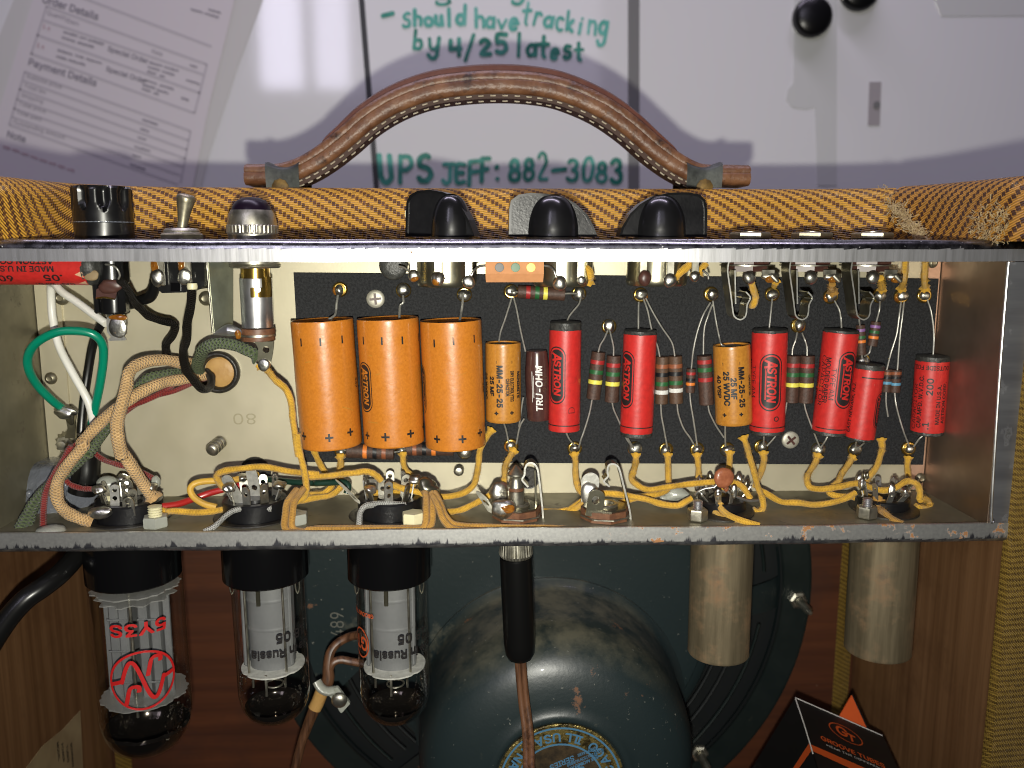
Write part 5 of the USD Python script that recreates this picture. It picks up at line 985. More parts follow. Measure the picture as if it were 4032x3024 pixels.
wire('braided_sleeve', 'green braided wire running down to the left corner of the floor', path('A5', (1450, 860, .043), (1330, 868, .038), (1200, 862, .032), (1060, 915, .028), (920, 1080, .026), (780, 1290, .022), (660, 1440, .0205), 'A6', (570, 160, .020), (450, 260, .019), (320, 370, .018), (230, 490, .016), (170, 610, .013), (120, 690, .010)), (.0019, .0019, .0019, .002, .002, .002, .0022, .0026, .003), 'green_braid', n=16, fuzz=5, seed=4)
wire('cloth_wire', 'dark red cloth wire crossing under the beige one down to the floor hole', path('A5', (1420, 850, .043), (1310, 905, .038), (1200, 985, .031), (1060, 1060, .026), (930, 1120, .024), (760, 1230, .0215), (620, 1330, .018), (490, 1445, .014), 'A6', (470, 110, .012), (415, 210, .0115), (360, 290, .0115), (310, 400, .0115), (292, 520, .0115), (288, 640, .011)), .00112, 'red_cloth')
wire('cloth_wire', 'dark red cloth wire joining its twin right of the grommet', path('A5', (1510, 895, .043), (1400, 935, .038), (1270, 980, .032), (1130, 1030, .029), (980, 1095, .027), (800, 1240, .0265), (680, 1370, .026), 'A6', (590, 60, .024)), .00105, 'red_cloth')
wire('cloth_wire', 'dark red cloth wire emerging beneath the green sleeve toward the rear of the first socket', path('A6', (560, 60, .030), (630, 140, .029), (690, 190, .0285), (780, 215, .028), (880, 240, .0275), (960, 275, .027), (1040, 320, .026)), .0011, 'red_cloth')
wire('cloth_wire', 'short dark red cloth wire reaching left to the first socket behind the hooked beige one', path('A6', (430, 310, .020), (470, 350, .020), (540, 378, .020), (615, 382, .020)), .00105, 'red_cloth')
wire('cloth_wire', 'black cloth wire winding from the fuse holder down behind the beige wire', path('C7', (790, 310, .0105), (860, 390, .013), (960, 540, .018), (1050, 680, .022), (1180, 810, .025), (1380, 890, .028), (1530, 940, .030), (1580, 1020, .031), (1545, 1120, .032), (1465, 1250, .034), (1450, 1400, .036), (1480, 1480, .039)), .00155, 'black_cloth')
wire('cloth_wire', 'black cloth wire hanging straight from the switch and hooking into the grommet', path('C7', (1835, 370, .014), (1830, 460, .014), (1800, 700, .015), (1765, 950, .016), 'A5', (1350, 620, .017), (1335, 720, .019), (1350, 830, .021), (1400, 920, .023), (1470, 975, .026), (1530, 965, .031), (1540, 905, .038), (1500, 860, .044)), .00158, 'black_cloth')
wire('sleeved_wire', 'smooth black sleeved wire joining the switch to the fuse holder', path('C7', (1300, 300, .020), (1290, 380, .021), (1265, 470, .022), (1215, 550, .023), (1100, 600, .025), (980, 640, .027), (880, 660, .028)), .0021, 'black_plastic')
wire('mains_lead', 'white plastic wire looping down from the fuse tip past the green one', path('A5', (770, 505, .0165), (680, 440, .019), (560, 350, .022), (450, 275, .024), (395, 215, .026), (372, 225, .029), (372, 330, .031), (385, 480, .031), (430, 670, .029), (520, 850, .027), (605, 1000, .026), (650, 1100, .026), (680, 1230, .027)), .00148, 'white_plastic')
wire('mains_lead', 'green plastic wire bowed in a wide loop at the left end', path('A5', (450, 1118, .031), (370, 1055, .027), (270, 950, .023), (210, 840, .019), (205, 740, .017), (265, 645, .0155), (400, 572, .0155), (540, 558, .0165), (670, 580, .018), (740, 650, .020), (750, 770, .022), (725, 950, .024), (690, 1120, .0265), (665, 1240, .028)), .00158, 'green_plastic')
wire('mains_lead', 'black plastic wire dropping behind the green loop', path('A5', (760, 470, .030), (710, 560, .031), (670, 680, .032), (640, 850, .032), (615, 1020, .031), (598, 1180, .030), (590, 1300, .029)), .00165, 'black_plastic')

# ================================================================== CONTROL PANEL, top side
KY = .030
def knob(label, c0, fin, rim_w, dome, yaw):
    """pointer knob: upright fin with a raised rim, through a domed hub"""
    P = along('C1', KY, *fin); pl = Polygon([(p[0], max(p[2], ZT + .0012)) for p in P]).buffer(.0006).buffer(-.0006)
    o = U('C1', c0, 372, KY); o[2] = ZT + .0010
    t = Thing('pointer_knob', label, 'knob', o)
    def spin(m):
        v = A_(m.vertices) - o; a = math.radians(yaw); v = v @ A_([[math.cos(a), math.sin(a), 0], [-math.sin(a), math.cos(a), 0], [0, 0, 1]]); m.vertices = v + o; return m
    th = .0052
    inner = pl.buffer(-.0009)
    t.part('fin', spin(slab(inner, KY + th / 2 - .0006, th - .0012)), 'bakelite_dusty', smooth=40)
    t.part('rim', spin(slab(pl.difference(inner), KY + th / 2, th)), 'bakelite', smooth=40)
    d = S('C1', dome, KY); hgt = S('C1', 276, KY)
    t.part('hub', lathe([(d * 1.02, 0), (d * 1.02, .0006), (d, .0012)] + [(d * math.cos(a) ** .75, .0012 + (hgt - .0012) * math.sin(a)) for a in np.linspace(.1, math.pi / 2 - .06, 12)] + [(d * .3, hgt * 1.0), (0, hgt * 1.005)], o, Z_, 40), 'bakelite', smooth=40)
    t.part('skirt', lathe([(d * 1.0, -.0010), (d * 1.04, -.0009), (d * 1.04, -.0001), (0, 0)], o, Z_, 32), 'dull_nickel', smooth=30)
    x0 = min(p[0] for p in P) if yaw < -5 else None
    if x0 is not None:
        m = lathe([(.0019, 0), (.0019, .00025), (0, .0003)], (x0 - .00015, KY, U('C1', 110, 205, KY)[2]), -X_, 18)
        m = trimesh.Trimesh(*m, process=False); t.part('pointer_dot', spin(m), 'cream_plastic')
    return t
knob('black pointer knob turned so its cream dot shows, leftmost of the three', 405, [(72, 375), (80, 130), (105, 80), (165, 50), (260, 44), (360, 62), (430, 90), (500, 160), (555, 250), (600, 375)], 1, 134, -26)
knob('black pointer knob with a dusty grey left face, middle of the three', 1082, [(785, 375), (788, 180), (800, 120), (850, 82), (930, 70), (1040, 76), (1150, 95), (1230, 140), (1310, 215), (1350, 290), (1378, 375)], 1, 170, 2)
knob('black pointer knob whose square end points right, rightmost of the three', 1800, [(1508, 375), (1525, 300), (1580, 210), (1650, 145), (1740, 95), (1850, 68), (1980, 64), (2060, 78), (2100, 115), (2112, 180), (2110, 375)], 1, 168, 7)
# fuse cap
o = U('A4', 795, 486, .028); o[2] = ZT; r = S('A4', 206, .028)
fu = fh = Thing('fuse_holder', 'black fuse holder with a fluted cap on top and a bright soldered tab below', 'fuse holder', o)
hb, hh = S('A4', 122, .028), S('A4', 378, .028)
fu.part('cap_collar', lathe([(r * .98, 0), (r * .99, hb * .96), (r * .97, hb)], o, Z_, 48), 'bakelite', smooth=30)
n = 96; rows = 16; V = []; Fc = []
for i in range(rows + 1):
    t = i / rows; z = hb + (hh - hb) * t
    for j in range(n):
        a = 2 * math.pi * j / n; w = abs(((a * 9 / (2 * math.pi) + .1) % 1) - .5) * 2
        lim = np.clip((t - .30) / .25, 0, 1); dp = .15 * max(0, 1 - (w / (.62 * max(lim, 1e-3))) ** 2) * (lim > 0) * float(np.clip((1 - t) / .10, 0, 1)) ** .7
        rr = r * (1.0 - (.06 * max(0, (t - .94) / .06) ** 2)) * (1 - dp)
        V.append((o[0] + rr * math.cos(a), o[1] + rr * math.sin(a), o[2] + z))
for i in range(rows):
    for j in range(n):
        a, b = i * n + j, i * n + (j + 1) % n; Fc += [(a, b, b + n), (a, b + n, a + n)]
k = len(V); V.append((o[0], o[1], o[2] + hh)); Fc += [(rows * n + j, rows * n + (j + 1) % n, k) for j in range(n)]
fu.part('fluted_grip', (A_(V), A_(Fc)), 'bakelite', smooth=35)
fu.part('seam', lathe([(r * 1.0, hb - .0001), (r * 1.004, hb + .0001), (r * 1.0, hb + .0003)], o, Z_, 40), 'grey_plastic')
# toggle
o = U('A4', 1378, 488, .030); o[2] = ZT
tg = sw = Thing('toggle_switch', 'toggle switch with a bare metal lever above and a black soldered body below', 'switch', o)
r = S('A4', 168, .03)
tg.part('nut', hexnut(o, r, .0022, Z_, ang=.35), 'dull_nickel')
tg.part('bushing', lathe([(r * .82, .0022), (r * .80, .0026), (r * .72, .0030), (r * .76, .0033), (r * .66, .0042), (r * .3, .0043)], o, Z_, 30), 'nickel', smooth=35)
a, b = o + Z_ * .003, U('A4', 1413, 160, .030); ax = b - a; L = np.linalg.norm(ax)
rr = S('A4', 34, .03)
tg.part('lever', lathe([(rr, 0), (rr * 1.02, L * .15), (rr * 1.35, L * .5), (rr * 1.85, L * .78), (rr * 2.0, L * .87), (rr * 1.85, L * .94), (rr * 1.3, L * .985), (0, L)], a, ax, 26), 'dull_nickel', smooth=50)
# pilot lamp jewel
o = U('A4', 1915, 495, .030); o[2] = ZT; r = S('A4', 180, .03)
pl_ = ls = Thing('pilot_lamp', 'pilot lamp with a dark jewel in a knurled bezel and a bright socket below', 'lamp', o)
pl_.part('bezel', lathe([(r * .97, 0), (r * .98, .0018), (r, .0022)], o, Z_, 40), 'nickel', smooth=30)
pl_.part('knurled_ring', lathe([(r, .0022), (r * 1.02, .0026), (r * 1.02, .0050), (r * .99, .0054)], o, Z_, 144, fn=lambda t, i: 1 + .012 * np.sign(np.sin(36 * t)) * (i in (1, 2))), 'nickel', smooth=20)
pl_.part('bezel', lathe([(r * .99, .0054), (r * .97, .0070), (r * .92, .0092), (r * .83, .0109), (r * .80, .0108)], o, Z_, 40), 'nickel', smooth=50)
pl_.part('jewel', lathe([(r * .81, .0104), (r * .76, .0122), (r * .6, .0142), (r * .35, .0154), (0, .0158)], o, Z_, 36), 'jewel', smooth=60)
# ================================================================== under the control panel
ZU = ZT - .0015
def blob(t, c, x, y, r, Y, seed, m='solder', sq=(1, .8, 1.05), flux=0):
    o = U(c, x, y, Y); r = S(c, r, Y); p = t.part('solder', lump(o, r, sq, seed, .08), m, smooth=True)
    if flux: t.part('flux', lump(o + A_([r * .3 * flux, -r * .45, -r * .4]), r * .66, (1, .6, .8), seed + 9, .1), 'amber_flux', smooth=True)
def pot(label, c, x0, x1, yb, lugs, wire_=None):
    Y = .026; a, b = U(c, x0, yb, Y), U(c, x1, yb, Y); R = (b[0] - a[0]) / 2; o = A_([(a[0] + b[0]) / 2, Y + .003, ZU]); h = ZU - a[2]
    t = Thing('volume_control', label, 'potentiometer', o)
    t.part('can', lathe([(R, .0035), (R, h - .0022), (R * .985, h - .0008), (R * .94, h), (R * .3, h + .0002), (0, h + .0002)], o, -Z_, 48), 'spring_steel', smooth=40)
    t.part('wafer', lathe([(R * .97, .0012), (R * 1.02, .0012), (R * 1.02, .0034), (R * .9, .0034)], o, -Z_, 40), 'phenolic_dark', smooth=30)
    for (x, y) in lugs:
        p = U(c, x, y, .0145); q = A_([p[0], .016, ZU - .001])
        t.part('lug', rbox((p[0] - .0014, .0142, p[2]), (p[0] + .0014, .0150, ZU - .0015), .0002), 'nickel')
    return t
t = pot('metal potentiometer with three soldered lugs under the first pointer knob', 'C2', 385, 955, 262, [(360, 160), (590, 190), (880, 215)])
blob(t, 'C2', 358, 160, 56, .0135, 1, flux=.6); blob(t, 'C2', 588, 190, 62, .0130, 2, flux=-.8); blob(t, 'C2', 880, 220, 60, .0130, 3)
t.part('lead', tube(along('C2', .014, (215, 68), (270, 82), (330, 130)), .0004, 8, 4), 'tinned')
t = pot('metal potentiometer mostly hidden behind the peach capacitor', 'C2', 1490, 2060, 258, [(1738, 225), (1940, 180)])
blob(t, 'C2', 1738, 232, 66, .0130, 4); blob(t, 'C2', 1945, 200, 42, .0145, 5)
t = pot('metal potentiometer under the third pointer knob, one lug stained dark', 'C3', 168, 745, 252, [(320, 130), (575, 190), (810, 160)])
blob(t, 'C3', 330, 180, 78, .0135, 6, m='phenolic_dark', sq=(.8, .7, 1)); blob(t, 'C3', 570, 205, 62, .0130, 7); blob(t, 'C3', 808, 165, 52, .0140, 8)
t.part('lead', tube(along('C3', .015, (880, 110), (925, 140), (938, 190)), .0004, 8, 4), 'tinned')
# peach capacitor with three dots
P = along('C2', .014, (1037, 20), (1590, 20), (1586, 214), (1575, 220), (1050, 218), (1040, 212))
dc = Thing('dotted_capacitor', 'flat peach coloured capacitor with black, green and pale dots', 'capacitor', P.mean(0))
z0, z1 = P[3][2], ZU - .0005; x0, x1 = P[0][0], P[1][0]; zm = U('C2', 1300, 140, .013)[2]
dc.part('body', trimesh.convex.convex_hull(A_([(x, y, z) for x, y, z in [(x0, .0135, z1), (x1, .0135, z1), (x0, .0132, zm), (x1, .0132, zm), (x0 + .0002, .0150, z0), (x1 - .0002, .0150, z0), (x0, .0195, z0 + .0005), (x1, .0195, z0 + .0005), (x0, .0195, z1), (x1, .0195, z1)]])), 'peach_body')
for x, m in ((1170, 'band_black'), (1322, 'band_green'), (1468, 'band_yellow')):
    o = U('C2', x, 80, .0132); dc.part('colour_dot', lathe([(.0017, 0), (.0016, .00025), (0, .0003)], o + Y_ * .0001, -Y_, 20), m)
for pts in (((1590, 62), (1640, 70), (1685, 110), (1710, 175)), ((1040, 60), (975, 70), (920, 120), (895, 190))):
    dc.part('lead', tube([U('C2', x, y, .0155 if k < 2 else .0135) for k, (x, y) in enumerate(pts)], .00048, 8, 5), 'tinned')
o = U('C2', 172, 62, .026); r = S('C2', 132, .026)
solo('disc_capacitor', lathe([(0, 0), (r * .6, -.0002), (r * .85, .0002), (r, .0012), (r * 1.0, .0026), (r * .85, .0036), (r * .5, .0040), (0, .0041)], o, -Y_, 32, fn=lambda t, i: 1 + .015 * np.sin(3 * t)), 'black_wax', 'dull black disc tucked up left of the first potentiometer', 'capacitor', smooth=50)
# input jacks under the panel
for i, (dx, lb) in enumerate(((0, 'input jack hanging under the panel, nearest the third potentiometer'), (476, 'input jack hanging under the panel between its two neighbours'), (950, 'input jack hanging under the panel, nearest the right end'))):
    Y0 = .019; J = lambda x, y, Y=Y0: U('B1', x + dx, y, Y)
    o = J(330, 100); o[2] = ZU; o[1] = .029
    t = Thing('input_jack', lb, 'jack', o)
    no = U('C5', (305, 735, 1155)[i], 488, .029); no[2] = ZT; nr = S('C5', 138, .029)
    t.part('washer', lathe([(nr * 1.02, 0), (nr * 1.03, .0004), (nr * .6, .0005)], no, Z_, 32), 'dull_nickel')
    t.part('nut', hexnut(no + Z_ * .0005, nr, .0024, Z_, ang=(.25, .05, .1)[i]), 'dull_nickel')
    t.part('bushing', lathe([(nr * .55, .0029), (nr * .55, .0033), (nr * .42, .0033), (nr * .42, .0010)], no, Z_, 24), 'nickel')
    zz = [J(0, y, .0165)[2] for y in (62, 82, 86, 96, 98, 118, 140)]; r = .0095
    t.part('wafer', lathe([(0, ZU - zz[1]), (r, ZU - zz[1]), (r, 0), (0, 0)], o, -Z_, 8), 'phenolic_dark')
    t.part('contact_plate', lathe([(0, ZU - zz[3] + .0), (r * 1.05, ZU - zz[3]), (r * 1.05, ZU - zz[2]), (0, ZU - zz[2])], o, -Z_, 24), 'nickel')
    t.part('wafer', lathe([(0, ZU - zz[6]), (r * .92, ZU - zz[6]), (r * .92, ZU - zz[4]), (0, ZU - zz[4])], o, -Z_, 8), 'phenolic_dark')
    def ribbon(pts, y0, y1, th=.00042):
        P = catmull([J(x, y, .0165) for x, y in pts], 5); g = LineString([(p[0], p[2]) for p in P]).buffer(th / 2, cap_style=2)
        return put(ex(g, y1 - y0), (0, y1, 0), X_, Z_, -Y_)
    t.part('tip_spring', ribbon([(136, 60), (128, 120), (132, 170), (152, 310), (170, 450), (182, 482), (205, 500), (232, 504), (260, 485), (272, 450), (276, 400), (290, 365), (303, 342), (292, 318), (268, 292)], .0168, .0252), 'spring_steel', smooth=40)
    t.part('spring_edge', ribbon([(136, 60), (128, 120), (132, 170), (152, 310), (170, 450), (182, 482), (205, 500), (232, 504), (260, 485), (272, 450), (276, 400), (290, 365), (303, 342), (292, 318), (268, 292)], .01655, .0168, .0005), 'tinned', smooth=40)
    t.part('spring_edge', ribbon([(186, 125), (188, 240), (190, 385)], .0168, .0170, .0005), 'tinned')
    t.part('tip_spring', ribbon([(303, 342), (270, 338), (242, 336)], .0168, .024), 'spring_steel')
    t.part('sleeve_spring', ribbon([(186, 125), (188, 240), (190, 385)], .0170, .0225), 'spring_steel')
    blob(t, 'B1', 292 + dx, 182, 50, .0175, 20 + i)
    blob(t, 'B1', 455 + dx, 172, 56, .0215, 30 + i, sq=(1.25, .7, .62), flux=(-.6, -.5, .1)[i])
    t.part('lug', rbox((J(405, 0)[0], .0200, J(0, 165)[2]), (J(505, 0)[0], .0206, J(0, 120)[2]), .0002), 'nickel')
    p = J(492, 186); t.part('lug_tip', lathe([(.0012, 0), (.0008, .003), (0, .0036)], p + A_([-.001, .001, .0008]), A_([.7, -.3, -.7]), 12), 'nickel', smooth=50)
# fuse holder
Y = .0175; o = U('A5', 808, 60, Y); o[2] = ZU; r = S('A5', 102, Y); h = ZU - U('A5', 808, 432, Y)[2]
fh.part('barrel', lathe([(r * 1.1, 0), (r * 1.1, h * .55), (r, h * .57), (r, h * .97), (r * .93, h), (0, h)], o, -Z_, 40), 'bakelite', smooth=30)
fh.part('rib', rbox((o[0] + r * .62, o[1] - r * 1.02, ZU - h * .98), (o[0] + r * 1.15, o[1] - r * .2, ZU), .0006), 'bakelite')
fh.part('rib', rbox((o[0] - r * 1.06, o[1] - r * .95, ZU - h * .99), (o[0] - r * .72, o[1] - r * .1, ZU), .0006), 'bakelite')
fh.part('tip', lathe([(r * .62, h * .99), (r * .6, h + .0012), (0, h + .0014)], o, -Z_, 24), 'solder')
pb = [(o[0], o[1], 0)]
tab = pp('C7', .0125, (600, 850), (650, 815), (850, 830), (875, 860), (870, 1050), (835, 1110), (880, 1165), (860, 1180), (640, 1188), (615, 1175), (655, 1130), (600, 1060), (590, 900))
fh.part('solder_tab', slab(tab, .0128, .0006), 'tinned')
oo = U('C7', 745, 990, .0122); fh.part('solder', lump(oo, .0034, (.95, .26, 1.15), 41, .12), 'solder', smooth=True)
oo = U('C7', 745, 850, .0120); fh.part('flux', lump(oo, .0024, (1.25, .25, .45), 42, .2), 'amber_flux', smooth=True)
lugp = pp('C7', .0112, (435, 575), (440, 440), (560, 380), (720, 300), (760, 330), (720, 560), (700, 590), (560, 570))
fh.part('side_lug', slab(lugp, .0118, .0007), 'phenolic_dark'); fh.part('side_lug_edge', tube(along('C7', .0108, (435, 572), (560, 556), (705, 585)), .00032, 6, 4), 'brass')
oo = U('C7', 640, 400, .0112); fh.part('flux', lump(oo, .0032, (1.1, .4, .9), 44, .15), 'phenolic_dark', smooth=True)
# switch body
Y = .019
bp = pp('A5', Y, (1118, 20), (1480, 20), (1478, 225), (1455, 255), (1380, 262), (1340, 280), (1175, 284), (1150, 262), (1148, 200), (1120, 160)).buffer(.0004).buffer(-.0004)
sw.part('case', slab(bp, Y + .014, .014), 'bakelite', smooth=30)
P = along('A5', Y - .001, (1235, 210), (1305, 210), (1305, 270), (1235, 270))
sw.part('slot', slab(Polygon([(p[0], p[2]) for p in P]), Y + .0002, .0008), 'tube_base')
P = along('A5', Y - .002, (1395, 30), (1482, 30), (1480, 235), (1395, 245))
sw.part('side_ridge', slab(Polygon([(p[0], p[2]) for p in P]), Y + .001, .0024), 'bakelite')
for x, y, s in ((1150, 150, 1), (1345, 140, 2)):
    p = U('A5', x, y, Y - .002)
    sw.part('terminal', rbox((p[0] - .0022, Y - .0022, p[2] - .004), (p[0] + .0022, Y - .0012, ZU - .001), .0003), 'nickel')
    sw.part('solder', lump(p + A_([0, -.0012, -.001]), .0030, (.8, .5, 1.1), 50 + s, .15), 'solder', smooth=True)
    sw.part('flux', lump(p + A_([-.0008, -.0014, .003]), .0018, (.7, .5, 1.5), 60 + s, .15), 'amber_flux', smooth=True)
sw.part('wire_end', lathe([(.0017, 0), (.0019, .0012), (.0017, .0022), (0, .0024)], U('C7', 1830, 350, .0132), -Z_, 16), 'cream_plastic', smooth=40)
# lamp socket and bracket
Y = .026
ox = U('D5', 1955, 300, Y)[0]; zz = lambda y, YY=Y: U('D5', 1955, y, YY)[2]; sr = lambda px: S('D5', px, Y)
bz = lambda prof: lathe([(sr(r), -zz(y)) for r, y in prof], (ox, Y, 0), -Z_, 44)
ls.part('threaded_ring', bz([(272, 60), (272, 106), (262, 112), (272, 118), (262, 128), (272, 134), (262, 142), (255, 152), (150, 154)]), 'nickel', smooth=25)
ls.part('brass_barrel', bz([(152, 120), (152, 262), (100, 262)]), 'brass', smooth=40)
ls.part('sleeve', bz([(150, 262), (168, 262), (170, 266), (166, 790), (158, 800), (120, 802)]), 'aluminium', smooth=40)
cys = Cyl((ox, Y, zz(262)), (ox, Y, zz(790)), sr(168))
hookp = unary_union([sbox(-.0001, -.0045, .0042, .0022), sbox(-.0045, -.0045, .0042, -.0016)]).buffer(.0004)
ls.part('bayonet_slot', cys.decal(hookp, .115, 26, '0', .0001), 'brass', smooth=60)
ls.part('bayonet_pin', lathe([(.0013, 0), (.0012, .0008), (0, .001)], cys.p0 + cys.a * cys.L * .22 + cys.r * (math.cos(0.08) * cys.n + math.sin(.08) * cys.s), cys.n, 16), 'aluminium', smooth=40)
ls.part('fibre_washer', bz([(120, 806), (180, 808), (182, 868), (120, 868)]), 'phenolic', smooth=30)
ls.part('contact_ring', bz([(120, 868), (186, 869), (186, 892), (120, 893)]), 'nickel', smooth=30)
ls.part('fibre_washer', bz([(120, 894), (180, 895), (178, 940), (120, 944), (0, 945)]), 'phenolic', smooth=30)
lg = pp('D5', Y - .0075, (1945, 955), (2020, 960), (2150, 950), (2150, 1010), (2140, 1090), (2120, 1190), (2060, 1260), (2000, 1250), (1975, 1150), (1985, 1030))
hole_ = Point(*[U('D5', 2068, 1040, Y - .0075)[k] for k in (0, 2)]).buffer(.0013)
ls.part('lug', slab(lg.difference(hole_), Y - .0072, .0006), 'spring_steel')
ls.part('solder', lump(U('D5', 2050, 1215, Y - .0078), .0022, (1, .5, 1.2), 71, .15), 'solder', smooth=True)
ft = [(1500, 870), (1560, 845), (1640, 810), (1740, 800), (1800, 800)]
ls.part('mounting_foot', tube(along('D5', Y - .004, (1500, 875), (1570, 850), (1660, 830), (1740, 845), (1800, 870)), (.0004, .0014, .0024, .0018, .0012), 12, 5), 'aluminium')
ls.part('flux', lump(U('D5', 1760, 875, Y - .006), .0012, (1, .6, 1.4), 72, .2), 'amber_flux', smooth=True)
br = Thing('lamp_bracket', 'thin greenish zinc bracket strip holding the lamp socket', 'bracket', U('D5', 1580, 400, .03))
a0, a1 = U('D5', 1420, 60, .022), U('D5', 1490, 860, .022); b0, b1 = U('D5', 1688, 60, .034), U('D5', 1688, 790, .034)
Vb = A_([a0, a1, b1, b0]); nn = unit(np.cross(a1 - a0, b0 - a0)) * .0009
br.part('strip', trimesh.convex.convex_hull(np.vstack([Vb, Vb + nn])), 'zinc_plate')
br.part('turned_edge', tube([a0, (a0 + a1) / 2, a1], .0006, 8, 3), 'nickel')
# earth lug and cable gland at the left
eg = Thing('earth_lug', 'solder tag on a nut holding the green wire to the left end', 'terminal', U('D6', 730, 450, .032))
eg.part('solder', lump(U('D6', 690, 330, .0305), .0030, (1.3, .7, .9), 81, .25), 'solder', smooth=True)
eg.part('solder', lump(U('D6', 750, 365, .032), .0024, (.9, .7, 1.3), 82, .2), 'spring_steel', smooth=True)
eg.part('tag', slab(pp('D6', .034, (700, 400), (790, 400), (800, 520), (800, 600), (690, 600), (720, 500)), .0346, .0012), 'spring_steel')
eg.part('nut', hexnut(U('D6', 712, 650, YB - .004), .0036, .003, -Y_, ang=.2), 'nickel'); eg.part('bolt', thread(U('D6', 712, 650, YB - .004), -Y_, .0018, .0055, .0008), 'nickel', smooth=25)
eg.part('toothed_washer', lathe([(.0045, 0), (.0045, .0006), (.002, .0007)], U('D6', 712, 650, YB - .0045), -Y_, 40, fn=lambda t, i: 1 + .08 * np.sign(np.sin(14 * t))), 'spring_steel')
gc = UZ('D6', 640, 1260, ZF); gl = Thing('cable_gland', 'glossy grey plastic cable gland in the left corner with a thick black cable', 'cable gland', gc)
R = .0165
gl.part('gland_nut', lathe([(R * 1.04, 0), (R * 1.06, .004), (R * 1.02, .0075), (R * .9, .0125), (R * .72, .016), (R * .55, .0175), (0, .018)], gc, Z_, 40, fn=lambda t, i: 1 + .03 * np.sin(6 * t) + .012 * np.sin(17 * t + i)), 'grey_plastic', smooth=50)
gl.part('knurl', trimesh.util.concatenate([lump(gc + A_([R * 1.0 * math.cos(a), R * 1.0 * math.sin(a), .0075]), .0013, (1, 1, 1.5), int(a * 9), .1) for a in np.linspace(math.pi * 1.02, math.pi * 2.0, 13)]), 'grey_plastic', smooth=True, kind='stuff')
gl.part('cable', tube(path('D6', (860, 1180, .030), (905, 1000, .0305), (915, 850, .031), (920, 700, .031), (900, 560, .031)), (.0052, .0052, .005, .0046, .003), 20, 6), 'black_plastic')
fp = UZ('D6', 490, 1610, ZF); gl.part('floor_plug', lathe([(.0052, 0), (.0045, .0012), (.002, .0019), (0, .002)], A_([fp[0], fp[1] + .003, ZF]), Z_, 24), 'clear_grey', smooth=50)
wire('power_cord', 'thick black power cord curving out to the left below the chassis', path('B6', (640, -60, .028), (590, 60, .024), (520, 170, .016), (420, 280, .008), (300, 375, .002), (180, 460, -.002), (60, 590, -.005), (-60, 770, -.008), (-160, 960, -.01)), S('B6', 74, .005), 'black_plastic', n=24, cat_='cord')

# ================================================================== TUBE SOCKETS (chassis floor)
def lug_mesh(w, h, th, holes):
    g = sbox(-w / 2, 0, w / 2, h - w / 2).union(Point(0, h - w / 2).buffer(w / 2))
    for k in holes: g = g.difference(Point(0, h * k).buffer(w * .26))
    return ex(g, th)
def place_lug(m, o, az, tilt, twist=0):
    """stands at o, broad side facing azimuth az, leaning outwards by tilt"""
    out = A_([math.cos(az), math.sin(az), 0]); up = unit(Z_ * math.cos(tilt) + out * math.sin(tilt)); x = np.cross(Z_, out); f = np.cross(x, up)
    x2 = x * math.cos(twist) + f * math.sin(twist); f2 = np.cross(x2, up); return put(m, o, x2, up, f2)
TY = .0215
def octal(label, px, seed, nut):
    g = random.Random(seed); o = A_([U('V', px, 1100, TY)[0], TY, ZF]); R = .0122
    t = Thing('tube_socket', label, 'tube socket', o)
    t.part('body', lathe([(R * 1.12, 0), (R * 1.12, .0004), (R, .0006), (R, .0066), (R * .96, .0072), (R * .80, .0073), (R * .78, .0062), (R * .4, .0060), (R * .36, .0072), (0, .0073)], o, Z_, 48), 'bakelite_dusty', smooth=30)
    t.part('socket_hole', lathe([(R * 1.30, .0001), (R * 1.28, .0005), (R * 1.1, .0006)], o, Z_, 40), 'black_rubber')
    for k in range(8):
        a = math.radians(-90 + 22 + 45 * k + seed * 9); p = o + A_([math.cos(a), math.sin(a), 0]) * R * .66 + Z_ * .0055
        h = g.choice((.0085, .0095, .0105)); m = lug_mesh(.0033, h, .0005, (.45, .78) if h > .009 else (.66,))
        l = t.part('lug', place_lug(m, p, a, g.uniform(-.1, .5), g.uniform(-.35, .35)), 'tinned' if k % 3 else 'nickel')
        if k in (1, 4, 6): t.part('solder', lump(p + Z_ * h * .8 + A_([math.cos(a), math.sin(a), 0]) * .002, .0022, (1.1, 1.1, .8), seed * 10 + k, .2), 'solder', smooth=True)
        t.part('spoke', rbox(p + A_([-.0006, -.0006, -.001]), p + A_([.0006, .0006, .0012]), .0002), 'bakelite')
    if nut:
        n0 = A_([U('V', nut, 1120, .010)[0], .010, ZF])
        t.part('nut', hexnut(n0, .0048, .0040, Z_, ang=.3), 'clear_grey'); t.part('bolt', thread(n0 + Z_ * .0035, Z_, .0026, .0042, .0009), 'cream_plastic', smooth=30)
    return t
s1 = octal('black octal tube socket at the left with two beige braided wires', 280, 1, 336)
# the two upright tags facing the camera on the first socket
for x, y0, y1, Y in ((866, 475, 310, .0195), (872, 560, 435, .0115)):
    p = U('A6', x, y0, Y); h = U('A6', x, y1, Y)[2] - p[2]
    s1.part('lug', put(lug_mesh(S('A6', 78, Y), h, .0005, (.48, .80)), p, X_, unit(Z_ - .1 * Y_), -Y_), 'nickel')
s1.part('solder', lump(U('A6', 670, 540, .0085), .0036, (1.3, .7, .6), 77, .2), 'solder', smooth=True)
s1.part('insulator', lump(U('A6', 720, 360, .030), .0040, (1.1, .8, .9), 78, .1), 'clear_grey', smooth=True)
s1.part('insulator', rbox(U('A6', 690, 490, .022), U('A6', 755, 425, .024), .0006), 'cream_plastic')
s1.part('insulator', lump(U('A6', 1045, 335, .025), .0022, (.8, .8, 1.1), 79, .1), 'clear_grey', smooth=True)
s2 = octal('black octal tube socket second from the left, fed by a bare silver braid', 552, 2, None)
